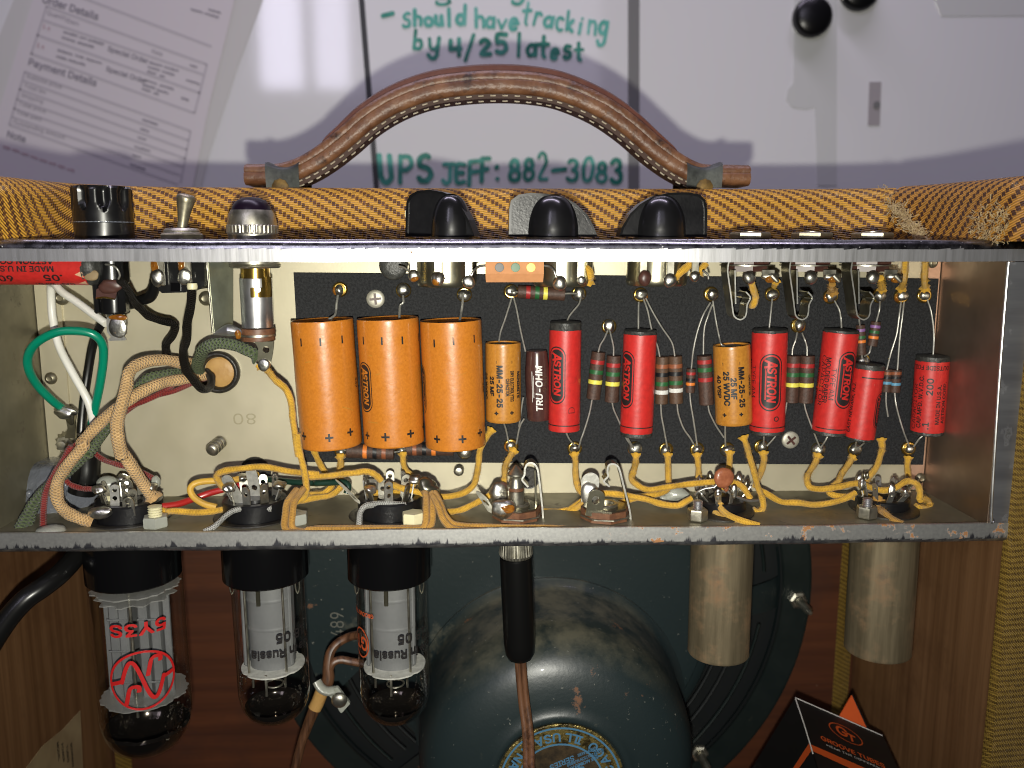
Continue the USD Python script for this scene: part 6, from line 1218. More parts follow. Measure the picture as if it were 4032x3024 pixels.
s2.part('silver_braid', tube(path('A6', (1820, 515, .013), (1700, 512, .012), (1590, 522, .010), (1530, 550, .009), (1480, 595, .008), (1430, 640, .006), (1370, 672, .005)), (.0013, .0013, .0011, .0010, .0010, .0011, .0013), 10, 5), 'silver_braid')
s2.part('lug', put(lug_mesh(S('A6', 75, .024), .0125, .0005, (.38,)), U('A6', 1722, 450, .024), unit(X_ + .0 * Y_), unit(Z_ - .15 * X_), -Y_), 'tinned')
s2.part('lug', put(lug_mesh(S('A6', 70, .018), .0125, .0005, (.5,)), U('A6', 1615, 480, .019), unit(X_ + .45 * Z_), unit(Z_ - .5 * X_), -Y_), 'tinned')
s2.part('nut', hexnut(A_([U('V', 640, 1120, .012)[0], .012, ZF]), .0046, .004, Z_, ang=.1), 'clear_grey')
s3 = octal('black octal tube socket right of the folded grimy wire pair bundle', 842, 3, None)
s3.part('silver_braid', tube(path('B3', (800, 480, .013), (680, 475, .012), (560, 475, .0115), (480, 490, .010), (440, 540, .0085), (430, 640, .006)), (.0013, .0014, .0014, .0012, .0011, .0012), 10, 5), 'silver_braid')
for x, y0, y1, Y in ((620, 425, 275, .024), (790, 425, 235, .026)):
    p = U('B3', x, y0, Y); s3.part('lug', put(lug_mesh(S('B3', 74, Y), U('B3', x, y1, Y)[2] - p[2], .0005, (.45, .76) if x > 700 else (.52,)), p, unit(X_ + .1 * Z_ * (x > 700)), unit(Z_ + .1 * X_ * (x > 700)), -Y_), 'nickel')
s3.part('lug', put(lug_mesh(.0045, .0125, .0005, (.3,)), U('B3', 440, 470, .016), unit(X_ * .9 - .6 * Z_), unit(Z_ * .8 - .7 * X_), -Y_), 'nickel')
s3.part('solder', lump(U('B3', 970, 345, .017), .0040, (1.1, .8, .9), 83, .3), 'spring_steel', smooth=True)
s3.part('nut', hexnut(A_([U('V', 892, 1120, .010)[0], .010, ZF]), .0044, .0045, Z_, ang=.2), 'cream_plastic')
def noval(label, px, seed, nuts):
    g = random.Random(seed); o = A_([U('V', px, 1100, .024)[0], .0235, ZF]); R = .0098
    t = Thing('tube_socket', label, 'tube socket', o)
    t.part('flange', lathe([(R * 1.5, 0), (R * 1.5, .0006), (R * 1.35, .0011), (R, .0012)], o, Z_, 40, fn=lambda th, i: 1 + .12 * np.cos(2 * th + .4)), 'black_rubber')
    t.part('body', lathe([(R, 0), (R, .0042), (R * .94, .0047), (R * .5, .0045), (R * .3, .006), (0, .006)], o, Z_, 36), 'bakelite_dusty', smooth=30)
    for k in range(9):
        a = math.radians(-60 + 36 * k + seed * 11); p = o + A_([math.cos(a), math.sin(a), 0]) * R * .72 + Z_ * .004; h = g.uniform(.006, .009)
        t.part('lug', place_lug(lug_mesh(.0023, h, .0004, (.7,)), p, a, g.uniform(.1, .8), g.uniform(-.5, .5)), 'tinned')
        if k % 4 != 2: t.part('solder', lump(p + Z_ * h * .75 + A_([math.cos(a), math.sin(a), 0]) * .0026, .0016, (.8, .8, 1.5), seed * 20 + k, .2), 'solder' if k % 3 else 'spring_steel', smooth=True)
    for c, x, y, Y in nuts:
        p = U(c, x, y, Y); p[2] = ZF + .0005
        t.part('nut', hexnut(p, S(c, 78, Y), .0042, Z_, ang=.2 + x), 'nickel'); t.part('bolt', thread(p + Z_ * .004, Z_, .0019, .0034, .0008), 'aluminium', smooth=25)
    return t
n1 = noval('small round tube socket under the ceramic disc, crusted with solder', 1556, 5, [('B5', 268, 560, .010)])
n2 = noval('small round tube socket near the right end with two bolted nuts', 1906, 6, [('B5', 1495, 540, .011), ('B5', 1742, 395, .034)])
n1.part('wax_drop', lump(U('B4', 1010, 440, .033), .0042, (1.4, .8, .7), 91, .2), 'clear_grey', smooth=True)
n1.part('wax_drop', lump(U('B4', 915, 470, .032), .0016, (1, .8, 1), 92, .1), 'clear_grey', smooth=True)
cdx = U('B4', 1438, 290, .017)
dcap = Thing('ceramic_disc', 'round brown ceramic disc capacitor standing on two wires over a socket', 'capacitor', cdx)
r = S('B4', 96, .017)
dcap.part('disc', lathe([(0, -.0015), (r * .7, -.0014), (r * .95, -.0007), (r, 0), (r * .95, .0007), (r * .7, .0015), (r * .3, .0013), (0, .0014)], cdx, unit(-Y_ + .15 * X_ + .05 * Z_), 36, fn=lambda t, i: 1 + .025 * np.sin(3 * t + 1) + .01 * np.sin(8 * t)), 'disc_ceramic', smooth=50)
for pts in (((1375, 350, .017), (1350, 372, .017), (1280, 382, .0175), (1215, 410, .018), (1190, 440, .019)), ((1462, 388, .017), (1490, 425, .0165), (1560, 460, .0165), (1650, 490, .017), (1735, 488, .018))):
    dcap.part('lead', tube(path('B4', *pts), .00055, 8, 5), 'tinned')
dcap.part('dip', lathe([(.0012, 0), (.0008, .0014), (0, .0018)], U('B4', 1455, 375, .017), unit(-Z_ + .3 * X_), 10), 'disc_ceramic', smooth=50)

# ================================================================== floor jacks, plug and cord
def floor_jack(label, c, x, y, Y, spring, rad, lugs):
    o = U(c, x, y, Y); o[2] = ZF; t = Thing('speaker_jack', label, 'jack', o); r = rad
    oct8 = lambda z0, z1, k, m, nm, a=0: t.part(nm, put(ex(affinity.rotate(Point(0, 0).buffer(r * k, quad_segs=2), a), z1 - z0), o + Z_ * z0, X_, Y_, Z_), m, smooth=20)
    oct8(.0002, .0012, 1.0, 'phenolic', 'wafer', 5); oct8(.0013, .0018, 1.02, 'nickel', 'contact_plate', 12); oct8(.0019, .0042, .98, 'phenolic', 'wafer', 2); oct8(.0043, .0049, .90, 'spring_steel', 'top_plate', 9)
    t.part('bushing', lathe([(r * .5, .0049), (r * .52, .0056), (r * .46, .0060), (r * .36, .0058), (r * .34, .002), (0, .002)], o, Z_, 30), 'nickel', smooth=40)
    P = catmull([U(c, *q) for q in spring], 5); w = .0052
    g = LineString([(p[0], p[2]) for p in P]).buffer(.00028, cap_style=2)
    t.part('spring_edge', put(ex(LineString([(p[0], p[2]) for p in P]).buffer(.00034, cap_style=2), .0004), (0, spring[0][2] - .001, 0), X_, Z_, -Y_), 'tinned', smooth=35)
    t.part('tip_spring', put(ex(g, w), (0, spring[0][2] + w - .001, 0), X_, Z_, -Y_), 'spring_steel', smooth=35)
    for (xa, ya, Ya, h, tw) in lugs: t.part('lug', put(lug_mesh(.0062, h, .0006, (.62,)), U(c, xa, ya, Ya), unit(X_ + tw * Z_), unit(Z_ - tw * X_), -Y_), 'spring_steel')
    return t
fj1 = floor_jack('jack on the floor holding a plug whose pointed tip sticks up', 'B3', 1680, 610, .0165, [(1885, 580, .016), (1878, 480, .016), (1855, 280, .016), (1838, 180, .016), (1800, 140, .016), (1760, 150, .016), (1742, 190, .016), (1738, 235, .016), (1720, 270, .016), (1740, 300, .016), (1768, 330, .016)], .0096, [])
fj1.part('sleeve_spring', put(ex(LineString([(p[0], p[2]) for p in [U('B3', *q) for q in ((1828, 520, .0175), (1828, 380, .0175), (1822, 200, .0175))]]).buffer(.00025, cap_style=2), .004), (0, .0205, 0), X_, Z_, -Y_), 'spring_steel')
fj1.part('solder', lump(U('B3', 1540, 385, .0205), .0040, (.9, .7, 1.2), 95, .15), 'solder', smooth=True)
fj1.part('solder', lump(U('B3', 1570, 505, .0090), .0046, (1.1, .6, .8), 96, .12), 'solder', smooth=True)
fj1.part('flux', lump(U('B3', 1600, 512, .0070), .0024, (1.2, .4, .7), 97, .15), 'amber_flux', smooth=True)
fj1.part('lug', put(lug_mesh(.0045, .010, .0006, (.5,)), U('B3', 1490, 545, .009), unit(X_ - .5 * Z_), unit(Z_ - .6 * X_), -Y_), 'nickel')
fj2 = floor_jack('empty jack on the floor with a tall bent spring', 'B4', 402, 655, .0150, [(622, 660, .0135), (612, 560, .0135), (560, 350, .0135), (525, 215, .0135), (500, 175, .0135), (460, 162, .0135), (428, 180, .0135), (420, 230, .0135), (425, 270, .0135), (390, 315, .0135), (440, 360, .0135)], .0097, [(300, 625, .0085, .0105, -.15)])
fj2.part('spring_tip', slab(pp('B4', .0145, (385, 310), (425, 265), (432, 330), (442, 365)), .0175, .003), 'spring_steel')
fj2.part('lug', put(lug_mesh(.0070, .0115, .0006, (.45,)), U('B4', 270, 490, .0215), unit(X_ + .05 * Z_), Z_, -Y_), 'tinned')
fj2.part('solder', lump(U('B4', 268, 425, .0205), .0034, (1, .7, 1.5), 98, .12), 'tinned', smooth=True)
# phone plug and cord
PX = U('B3', 1672, 500, .0165)
plg = Thing('phone_plug', 'phone plug with a long black handle pushed up through the floor jack', 'plug', A_([PX[0], .0165, .28]))
pz = lambda y: U('B3', 1668, y, .0165)[2]; pr_ = lambda px: S('B3', px, .0165)
prof = [(0, 158), (pr_(10), 165), (pr_(70), 228), (pr_(70), 240), (pr_(48), 258), (pr_(44), 285), (pr_(62), 322), (pr_(62), 338)]
plg.part('tip', lathe([(r, pz(y)) for r, y in prof], (PX[0], .0165, 0), Z_, 32), 'nickel', smooth=35)
plg.part('insulator', lathe([(pr_(62), pz(338)), (pr_(64), pz(340)), (pr_(64), pz(362)), (pr_(60), pz(363))], (PX[0], .0165, 0), Z_, 28), 'phenolic')
plg.part('shaft', lathe([(pr_(66), pz(364)), (pr_(66), .3105)], (PX[0], .0165, 0), Z_, 32), 'nickel', smooth=40)
q = lambda y: U('B7', 1298, y, .0165)[2]; r = S('B7', 93, .0165)
plg.part('knurled_nut', lathe([(r * .9, .3095), (r * 1.0, q(92)), (r * 1.02, q(106)), (r * .96, q(122)), (r * .80, q(130))], (PX[0], .0165, 0), Z_, 120, fn=lambda t, i: 1 + .03 * np.sign(np.sin(30 * t)) * (i in (1, 2))), 'nickel', smooth=20)
hx = U('B7', 1312, 650, .0165)[0]; ax = A_([hx - PX[0], 0, q(690) - q(120)]); L = np.linalg.norm(ax)
plg.part('handle', lathe([(r * .7, 0), (r * .98, .0004), (r, .0012), (r * 1.0, L * .5), (r * .99, L * .82), (r * .93, L * .92), (r * .78, L * .97), (r * .5, L * .995), (0, L)], (PX[0], .0165, q(122)), ax, 36), 'plug_black', smooth=40)
cp = path('B7', (1312, 690, .0165), (1320, 800, .0155), (1332, 920, .0135), (1348, 1040, .010), (1356, 1150, .005), (1358, 1300, -.003), (1360, 1500, -.012))
cw = S('B7', 20, .0)
cd = Thing('twin_cable', 'flat brown twin speaker cord hanging from the black plug', 'cord', cp[0])
for s in (-1, 1): cd.part('conductor', tube(cp + A_([s * cw * .82, 0, 0]), cw * 1.0, 14, 7), 'cord_brown')

# ================================================================== TUBES (valves) hanging below
def sparkle_band(cx, ax, G, h0, h1, n=90):  # added patchy glossy band that imitates flash glints in the glass
    V, Fc = lathe([(G * .93, h0), (G * .955, h0 + (h1 - h0) * .3), (G * .955, h0 + (h1 - h0) * .6), (G * .93, h1)], cx, ax, n, fn=lambda th, i: 1 + .012 * np.sin(17 * th + 3 * i))
    c = V[Fc].mean(1) - cx; keep = (np.abs(c[:, 0]) > G * .70)
    return V, Fc[keep]
def rect_tube():
    x = U('V', 287, 1200, TY)[0]; o = A_([x, TY, .3095])
    t = Thing('vacuum_tube', 'vacuum tube with red printing and a red round emblem on its glass, leftmost', 'vacuum tube', o)
    zb = U('V', 287, 1284, TY - .0175)[2]; R = .0176
    t.part('base', lathe([(R * .8, 0), (R * .99, .0003), (R, .0012), (R, o[2] - zb - .0006), (R * .97, o[2] - zb), (R * .9, o[2] - zb)], o, -Z_, 56), 'tube_base', smooth=30)
    ze = U('V', 293, 1622, TY)[2]; L = zb - ze; G = .0174
    cx = A_([x + .0003, TY, zb + .001])
    ax = unit(A_([.0008, 0, -L]))
    prof = [(G * .97, 0), (G, .002)] + [(G, L * k) for k in (.2, .4, .6, .76)] + [(G * math.cos(a) ** .62, L * .76 + (L * .24) * math.sin(a)) for a in np.linspace(.12, 1.5, 12)] + [(0, L)]
    t.part('glass_envelope', lathe(prof, cx, ax, 64), 'tube_glass', smooth=60)
    cyl = Cyl(cx, cx + ax * L, G)
    t.part('getter', lathe([(G * .90, L * .835), (G * .93, L * .85)] + [(G * .965 * math.cos(a) ** .62, L * .755 + (L * .238) * math.sin(a)) for a in np.linspace(.43, 1.5, 10)] + [(0, L * .993)], cx, ax, 48, fn=lambda th, i: 1 - .02 * (i == 0) * (1 + np.sin(7 * th) + np.sin(13 * th))), 'getter', smooth=60)
    for k, (f, jag) in enumerate(((.055, .10), (.66, .08))):
        t.part('mica_spacer', lathe([(0, L * f), (G * .92, L * f), (G * .92, L * f + .0005), (0, L * f + .0006)], cx, ax, 60, fn=lambda th, i: 1 + jag * (np.sin(7 * th) + np.sin(13 * th + 1) + np.sin(29 * th)) / 3.5), 'thin_mica', smooth=False)
    t.part('mica_spacer', lathe([(G * .2, L * .10), (G * .80, L * .105), (G * .80, L * .11), (0, L * .112)], cx, ax, 48, fn=lambda th, i: 1 + .1 * np.sin(11 * th + 1)), 'thin_mica', smooth=False)
    t.part('getter_shine', sparkle_band(cx, ax, G, L * .68, L * .86), 'sparkle', smooth=60)
    z0, z1 = zb - L * .07, zb - L * .70
    for s in (-1, 1):
        for k in range(2):
            xa = x + s * (.0019 + .0042 * k); xb = xa + s * .0037
            t.part('plate', rbox((min(xa, xb), TY - .0052 + .0012 * k, z1), (max(xa, xb), TY + .0052 - .0012 * k, z0), .0007), 'tube_plate')
        t.part('plate_wing', rbox((x + s * .0102, TY - .0008, z1 + .002), (x + s * .0128, TY + .0008, z0 - .002), .0003), 'tube_plate')
        for k in range(3): t.part('plate_rib', rbox((x + s * .0020, TY - .0056, z0 - .010 - .013 * k), (x + s * .0098, TY - .0050, z0 - .0108 - .013 * k), .0002), 'tube_plate')
    t.part('centre_rod', tube([(x, TY - .0062, z0 + .004), (x, TY - .0062, z1 - .004)], .0006, 10, 1), 'nickel')
    fr = lambda y: (U('B6', 930, y, TY - G)[2])
    tt = lambda y: (cx[2] - fr(y)) / L
    t.part('printing', cyl.decal(tpoly('5Y3S', .0047, 1.28, True), tt(683), asin(-.03), '180'), 'tube_red', kind='stuff')
    E = .0122
    ring = Point(0, 0).buffer(E, 32).difference(Point(0, 0).buffer(E * .925, 32)); ring = affinity.scale(ring, 1.02, .98)
    sx = np.linspace(-1, 1, 60); wave = LineString([(-E * .95, -.0004 - 0 * E), (-E * .66, .0004)] + [(E * .62 * q, E * .64 * math.sin(-math.pi * q)) for q in sx] + [(E * .66, -.0002), (E * .95, .0008)]).buffer(E * .062, cap_style=2)
    jj = [affinity.translate(tpoly('J', E * .60, 1.05, True, .25), px * E, py * E) for px, py in ((.33, .44), (-.36, -.44))]
    t.part('emblem', cyl.decal(unary_union([ring, wave] + jj), tt(1040), asin(-.02), '180'), 'tube_red')
    return t
rect_tube()
def beam_tube(label, px, seed, orange):
    x = U('V', px, 1200, TY)[0]; o = A_([x, TY, .3095]); R = .0164
    t = Thing('vacuum_tube', label, 'vacuum tube', o)
    zb = U('V', px, 1279, TY - R)[2]
    t.part('base', lathe([(R * .8, 0), (R * .97, .0003), (R * .985, .0012), (R, .004), (R, o[2] - zb - .0006), (R * .97, o[2] - zb), (R * .9, o[2] - zb)], o, -Z_, 56), 'tube_base', smooth=30)
    ze = U('V', px + 8, 1556, TY)[2]; L = zb - ze; G = .0140
    cx = A_([x + .0004, TY, zb + .001]); ax = unit(A_([.0009, 0, -L]))
    dm = [(G * math.cos(a) ** .6, L * .77 + (L * .23) * math.sin(a)) for a in np.linspace(.12, 1.5, 12)]
    t.part('glass_envelope', lathe([(G * .97, 0), (G, .002)] + [(G, L * k) for k in (.25, .5, .77)] + dm + [(0, L)], cx, ax, 60), 'tube_glass', smooth=60)
    cyl = Cyl(cx, cx + ax * L, G)
    t.part('getter', lathe([(G * .84, L * .885)] + [(r * .965, h * .997) for r, h in dm if h > L * .89] + [(0, L * .99)], cx, ax, 44), 'getter', smooth=60)
    t.part('getter_shine', sparkle_band(cx, ax, G, L * .68, L * .84), 'sparkle', smooth=60)
    c2 = A_([x + .0006, TY, zb])
    t.part('mica_spacer', lathe([(0, .0008), (G * .88, .0008), (G * .88, .0014), (0, .0015)], c2, ax, 48), 'white_mica')
    t.part('mica_spacer', lathe([(0, L * .60), (G * .88, L * .60), (G * .88, L * .60 + .0006), (0, L * .60 + .0007)], c2, ax, 48, fn=lambda th, i: 1 - .05 * (np.abs(np.sin(2 * th)) > .995)), 'white_mica')
    el = lambda th, i: np.sqrt(1 / ((np.cos(th) / .72) ** 2 + (np.sin(th) / 1.0) ** 2))
    pr = [(G * .62, .0015)]
    for k in (.14, .33, .50): pr += [(G * .62, L * k - .0010), (G * .645, L * k - .0005), (G * .645, L * k + .0005), (G * .62, L * k + .0010)]
    pr += [(G * .62, L * .60)]
    t.part('plate', lathe(pr, c2, ax, 48, fn=el), 'tube_plate', smooth=40)
    for s in (-1, 1):
        t.part('plate_wing', rbox((x + s * G * .58, TY - .0030, zb - L * .595), (x + s * G * .70, TY + .0030, zb - .0016), .0006), 'tube_plate')
        t.part('support_rod', tube([(x + s * G * .52 + .0004, TY - G * .52, zb - .001), (x + s * G * .52 + .0008, TY - G * .52, zb - L * .61)], .0005, 8, 1), 'nickel')
        t.part('spring_clip', tube([(x + s * G * .84, TY - .003, zb - .0005), (x + s * G * .86, TY - .003, zb - .005), (x + s * G * .92, TY - .003, zb - .0062), (x + s * G * .96, TY - .003, zb - .004), (x + s * G * .96, TY - .003, zb - .0005)], .0003, 6, 4), 'nickel')
        t.part('lead_post', tube([(x + s * G * .45, TY - .003, zb - L * .61), (x + s * G * .45, TY - .003, zb - L * .74)], .0005, 6, 1), 'nickel')
    t.part('getter_tab', rbox((x - .0010, TY - G * .90, zb - .0075), (x + .0006, TY - G * .86, zb - .0010), .0002), 'spring_steel')
    t.part('getter_strip', rbox((x + .0002, TY - G * .75, zb - L * .74), (x + .0012, TY - G * .70, zb - L * .595), .0002), 'nickel')
    t.part('getter_ring', tube([c2 + ax * L * .74 + A_([.0034 * math.cos(a), .0034 * math.sin(a), 0]) for a in np.linspace(0, 6.29, 14)], .0004, 6, 2), 'nickel')
    cc = 'B6' if px < 700 else 'B7'
    for tx, h, an, tq in (('Made in Russia', .0032, 30, .455), ('18 05', .0036, 34, .355)):
        t.part('printing', cyl.decal(tpoly(tx, h, 1.0, True), tq, an, '180'), 'print_black', kind='stuff')
    if orange:
        g = unary_union([affinity.scale(Point(0, 0).buffer(.0062, 24).difference(Point(0, 0).buffer(.0056, 24)), .8, 1), tpoly('GT', .0052, .85, True)])
        t.part('emblem', cyl.decal(g, .40, -62, '180'), 'tube_orange'); t.part('printing', cyl.decal(tpoly('GROOVE TUBES', .0016, .9, True), .20, -62, '180'), 'tube_orange', kind='stuff')
    return t
beam_tube('vacuum tube with grey plates and a black base, between the other two', 573, 1, False)
beam_tube('vacuum tube with an orange mark at the left of its glass, nearest the plug', 841, 2, True)
# bare rims of the tube shields
def shield(label, px, x0, x1, yb, seed):
    Y = .0235; x = U('V', px, 1210, Y)[0]; R = S('B8', (x1 - x0) / 2, Y) * .985; zb = U('B8', (x0 + x1) / 2, yb, Y - R)[2]
    dx = U('B8', (x0 + x1) / 2 - 8, yb, Y)[0] - x
    a = A_([x, Y, .3096]); ax = A_([dx * .35, 0, zb - .3096]); L = np.linalg.norm(ax)
    t = Thing('tube_shield', label, 'tube shield', a)
    t.part('can', lathe([(R * .98, 0), (R, .0006), (R * 1.0, L * .5), (R * .995, L - .0012), (R * 1.005, L - .0006), (R * .985, L), (R * .95, L - .0005), (R * .95, L * .3)], a, ax, 56, fn=lambda th, i: 1 + .002 * np.sin(3 * th + i)), 'can_metal', smooth=35)
shield('tarnished metal tube shield in front of the dark speaker rim', 1558, 298, 672, 758, 1)
shield('tarnished metal tube shield with orange rust at the right, before the wooden side', 1907, 1195, 1590, 748, 2)

# ================================================================== SPEAKER
SC = A_([.0265, 0, .2440]); RR = .1430; YR = BY - .0016
spk = Thing('loudspeaker', 'large dark green loudspeaker with a dusty domed back and a round badge', 'loudspeaker', (SC[0], YR, SC[2]))
def ringpt(r, y, th): return A_([SC[0] + r * math.cos(th), y, SC[2] + r * math.sin(th)])
spk.part('rim', lathe([(RR * .90, .0), (RR, .0), (RR, .0030), (RR * .985, .0042), (RR * .90, .0044), (RR * .885, .0060)], (SC[0], YR, SC[2]), -Y_, 120), 'speaker_green', smooth=40)
# basket: cone with six windows
nt, ns = 180, 14; V, Fc = [], []
bas = [(RR * .885, .0058), (RR * .87, .010), (RR * .84, .018), (RR * .79, .026), (RR * .73, .034), (RR * .68, .041), (RR * .64, .047), (RR * .61, .052), (RR * .60, .056), (RR * .59, .060), (RR * .56, .062)]
for i, (r, h) in enumerate(bas):
    for j in range(nt): V.append(ringpt(r, YR - h * .55, 2 * math.pi * j / nt))
wins = [(a0, a1) for a0, a1 in ((-52, -4), (4, 50), (62, 118), (130, 176), (184, 232), (244, 296))]
for i in range(len(bas) - 1):
    for j in range(nt):
        dg = (360 * (j + .5) / nt + 180) % 360 - 180; inside = False
        for a0, a1 in wins:
            for d in (dg, dg + 360):
                if a0 < d < a1 and 1 <= i <= 6: inside = True
        if inside: continue
        a, b = i * nt + j, i * nt + (j + 1) % nt; Fc += [(a, b, b + nt), (a, b + nt, a + nt)]
spk.part('basket', (A_(V), A_(Fc)), 'speaker_dusty', smooth=50)
spk.part('cone_paper', lathe([(RR * .905, .0012), (RR * .3, .020), (0, .021)], (SC[0], YR, SC[2]), -Y_, 60), 'speaker_dark', smooth=50)
for a0, a1 in wins[:2] + wins[3:]:
    for k, f in enumerate((.80, .72, .66)):
        aa = np.radians(np.linspace(a0 + 3 + 4 * k, a1 - 3, 14)); spk.part('basket_lip', tube([ringpt(RR * (f + .012 * math.sin(3 * a)), YR - .0135 - .0040 * k, a) for a in aa], .0009, 6, 2), 'speaker_dark' if k else 'speaker_green')
# bell cover
spk.part('back_plate', lathe([(RR * .56, .0338), (RR * .50, .0352), (RR * .3, .0354), (0, .0354)], (SC[0], YR, SC[2]), -Y_, 72), 'speaker_dusty', smooth=30)
BC = A_([.0312, 0, .1995]); Y0, Y1 = YR - .0345, .0205
R1 = .0600
L = Y0 - Y1
bell = [(R1 * 1.10, 0), (R1 * 1.10, .0025), (R1 * 1.05, .0045), (R1 * 1.03, .008), (R1 * 1.02, L * .30), (R1 * 1.01, L * .55), (R1 * 1.0, L * .66), (R1 * .975, L * .76), (R1 * .93, L * .84), (R1 * .86, L * .90), (R1 * .77, L * .94), (R1 * .67, L * .965), (R1 * .58, L * .978), (R1 * .535, L * .983), (R1 * .515, L * 1.0), (R1 * .48, L * 1.01), (R1 * .455, L * .995), (R1 * .45, L * .975), (0, L * .975)]
spk.part('bell_cover', lathe(bell, (BC[0], Y0, BC[2]), -Y_, 120), 'speaker_dusty', smooth=50)
yb_ = Y0 - L * .975; Rb = R1 * .445
bo = A_([BC[0], yb_ - .0001, BC[2]])
bdg = spk.part('badge', lathe([(Rb, 0), (Rb, .0008), (Rb * .97, .0011), (0, .0011)], bo, -Y_, 64), 'badge_gold', smooth=30)
face = bo - Y_ * .0011
ringp = lambda r0, r1: Point(0, 0).buffer(r1, 48).difference(Point(0, 0).buffer(r0, 48))
spk.part('badge_ring', flat_decal(unary_union([ringp(Rb * .925, Rb * .955), ringp(Rb * .655, Rb * .685)]), face, X_, Z_, .00008), 'badge_blue', parent=bdg)
spk.part('badge_ring', flat_decal(unary_union([ringp(Rb * .885, Rb * .91), ringp(Rb * .69, Rb * .715)]), face, X_, Z_, .00009), 'badge_gold', parent=bdg)
spk.part('badge_centre', flat_decal(Point(0, 0).buffer(Rb * .65, 40), face, X_, Z_, .00006), 'badge_centre', parent=bdg)
gl_ = []
txt = 'COMPANY  CHICAGO ILL USA'
a_at = {'P': 156}
angs = []
# characters read from the right round to the left, tops inward-facing the camera's lower side
seq = [('H', 1.5), ('I', 8), ('C', 17), ('A', 30), ('G', 41), ('O', 51), ('I', 69), ('L', 75), ('L', 82), ('U', 95), ('S', 105), ('A', 115), ('Y', 135), ('N', 145), ('A', 155), ('P', 165)]
for ch_, dg in seq:
    g = affinity.rotate(tpoly(ch_, Rb * .135, 1.05, True), dg + 90, origin=(0, 0)); rr_ = Rb * .79
    gl_.append(affinity.translate(g, rr_ * math.cos(math.radians(dg)), rr_ * math.sin(math.radians(dg))))
spk.part('badge_letters', flat_decal(unary_union(gl_), face, X_, Z_, .0001), 'badge_blue', parent=bdg, kind='stuff')
def btxt(tx, h, x, y, sx=1.0): return affinity.translate(affinity.rotate(tpoly(tx, Rb * h, sx, True, .2), 180 + 24, origin=(0, 0)), Rb * x, Rb * y)
spk.part('badge_letters', flat_decal(unary_union([btxt('SPEAKER', .11, .0, .14, 1.2), btxt('SERIES', .085, .02, .36), btxt('SEE MODEL AND', .05, .33, .34), btxt('SPECIFICATION NUMBER', .045, .38, .44, .8), btxt('ON SPEAKER', .045, .40, .54, .8)]), face, X_, Z_, .0001), 'badge_blue', parent=bdg, kind='stuff')
# bolts on the rim, stamped digits
for c, x, y in (('B8', 925, 375), ('B8', 365, 1245), ('C8', 340, 1020), ('C8', 318, 120), ('C8', 318, 230)):
    o = U(c, x, y, YR - .0044)
    big = c == 'B8'
    nt_ = spk.part('rim_nut', lathe([(.0048, 0), (.0046, .0018), (.0034, .0024), (.0026, .0024)], o, -Y_, 6 if big else 18), 'nickel' if big else 'speaker_green', smooth=25)
    if big: spk.part('stud', lathe([(.0021, 0), (.0021, .010), (.0010, .0125), (0, .0128)], o - Y_ * .002, unit(-Y_ + .12 * X_ - .1 * Z_), 18), 'nickel', smooth=35, parent=nt_)
g = affinity.rotate(tpoly('489.', .0062, .8), 90, origin=(0, 0)); o = U('C8', 318, 570, YR - .0385)
spk.part('stamped_digits', flat_decal(g, o, X_, Z_, .0003), 'stamp_grey')
sp = U('C8', 250, 400, YR - .05)
P = along('C8', YR - .038, (120, 30), (420, 30), (440, 900), (330, 1010), (200, 960), (110, 700))
spk.part('terminal_plate', slab(Polygon([(p[0], p[2]) for p in P]).buffer(.003), YR - .036, .002), 'speaker_dusty')
# leads clamped on the left
wire('speaker_lead', 'brown speaker lead curving under a clamp at the left of the speaker', path('C8', (520, 660, .045), (420, 675, .050), (330, 720, .050), (270, 790, .048), (250, 900, .046), (250, 1000, .045), (190, 1130, .044), (130, 1260, .043), (60, 1450, .042), (10, 1640, .041), (-20, 1800, .04)), (.0019, .0019, .0019, .002, .0023, .0027, .0028, .0024, .002, .002, .002), 'cord_brown', cat_='cord')
wire('speaker_lead', 'short brown speaker lead joining the clamped one from the right', path('C8', (520, 880, .046), (420, 862, .047), (340, 850, .047), (280, 880, .046), (255, 960, .0455)), .0017, 'cord_brown', cat_='cord')
clp = Thing('cable_clamp', 'pale plastic cable clamp with a screw on the speaker rim', 'clamp', U('C8', 270, 1080, .044))
clp.part('band', tube(path('C8', (165, 1010, .0405), (195, 1060, .0395), (240, 1085, .0395), (290, 1080, .0405)), .0024, 10, 5, .8), 'clear_grey')
clp.part('tab', slab(pp('C8', .042, (235, 1070), (320, 1062), (405, 1175), (350, 1235), (290, 1140)).buffer(.0005), .0432, .0016), 'clear_grey')
clp.part('screw', lathe([(.0034, 0), (.0032, .0010), (.0018, .0018), (0, .002)], U('C8', 335, 1150, .0400), -Y_, 20), 'nickel', smooth=50)
clp.part('tape', tube(path('C8', (225, 1030, .0432), (180, 1150, .0432), (150, 1215, .0428)), .0029, 12, 4), 'tan_tape')

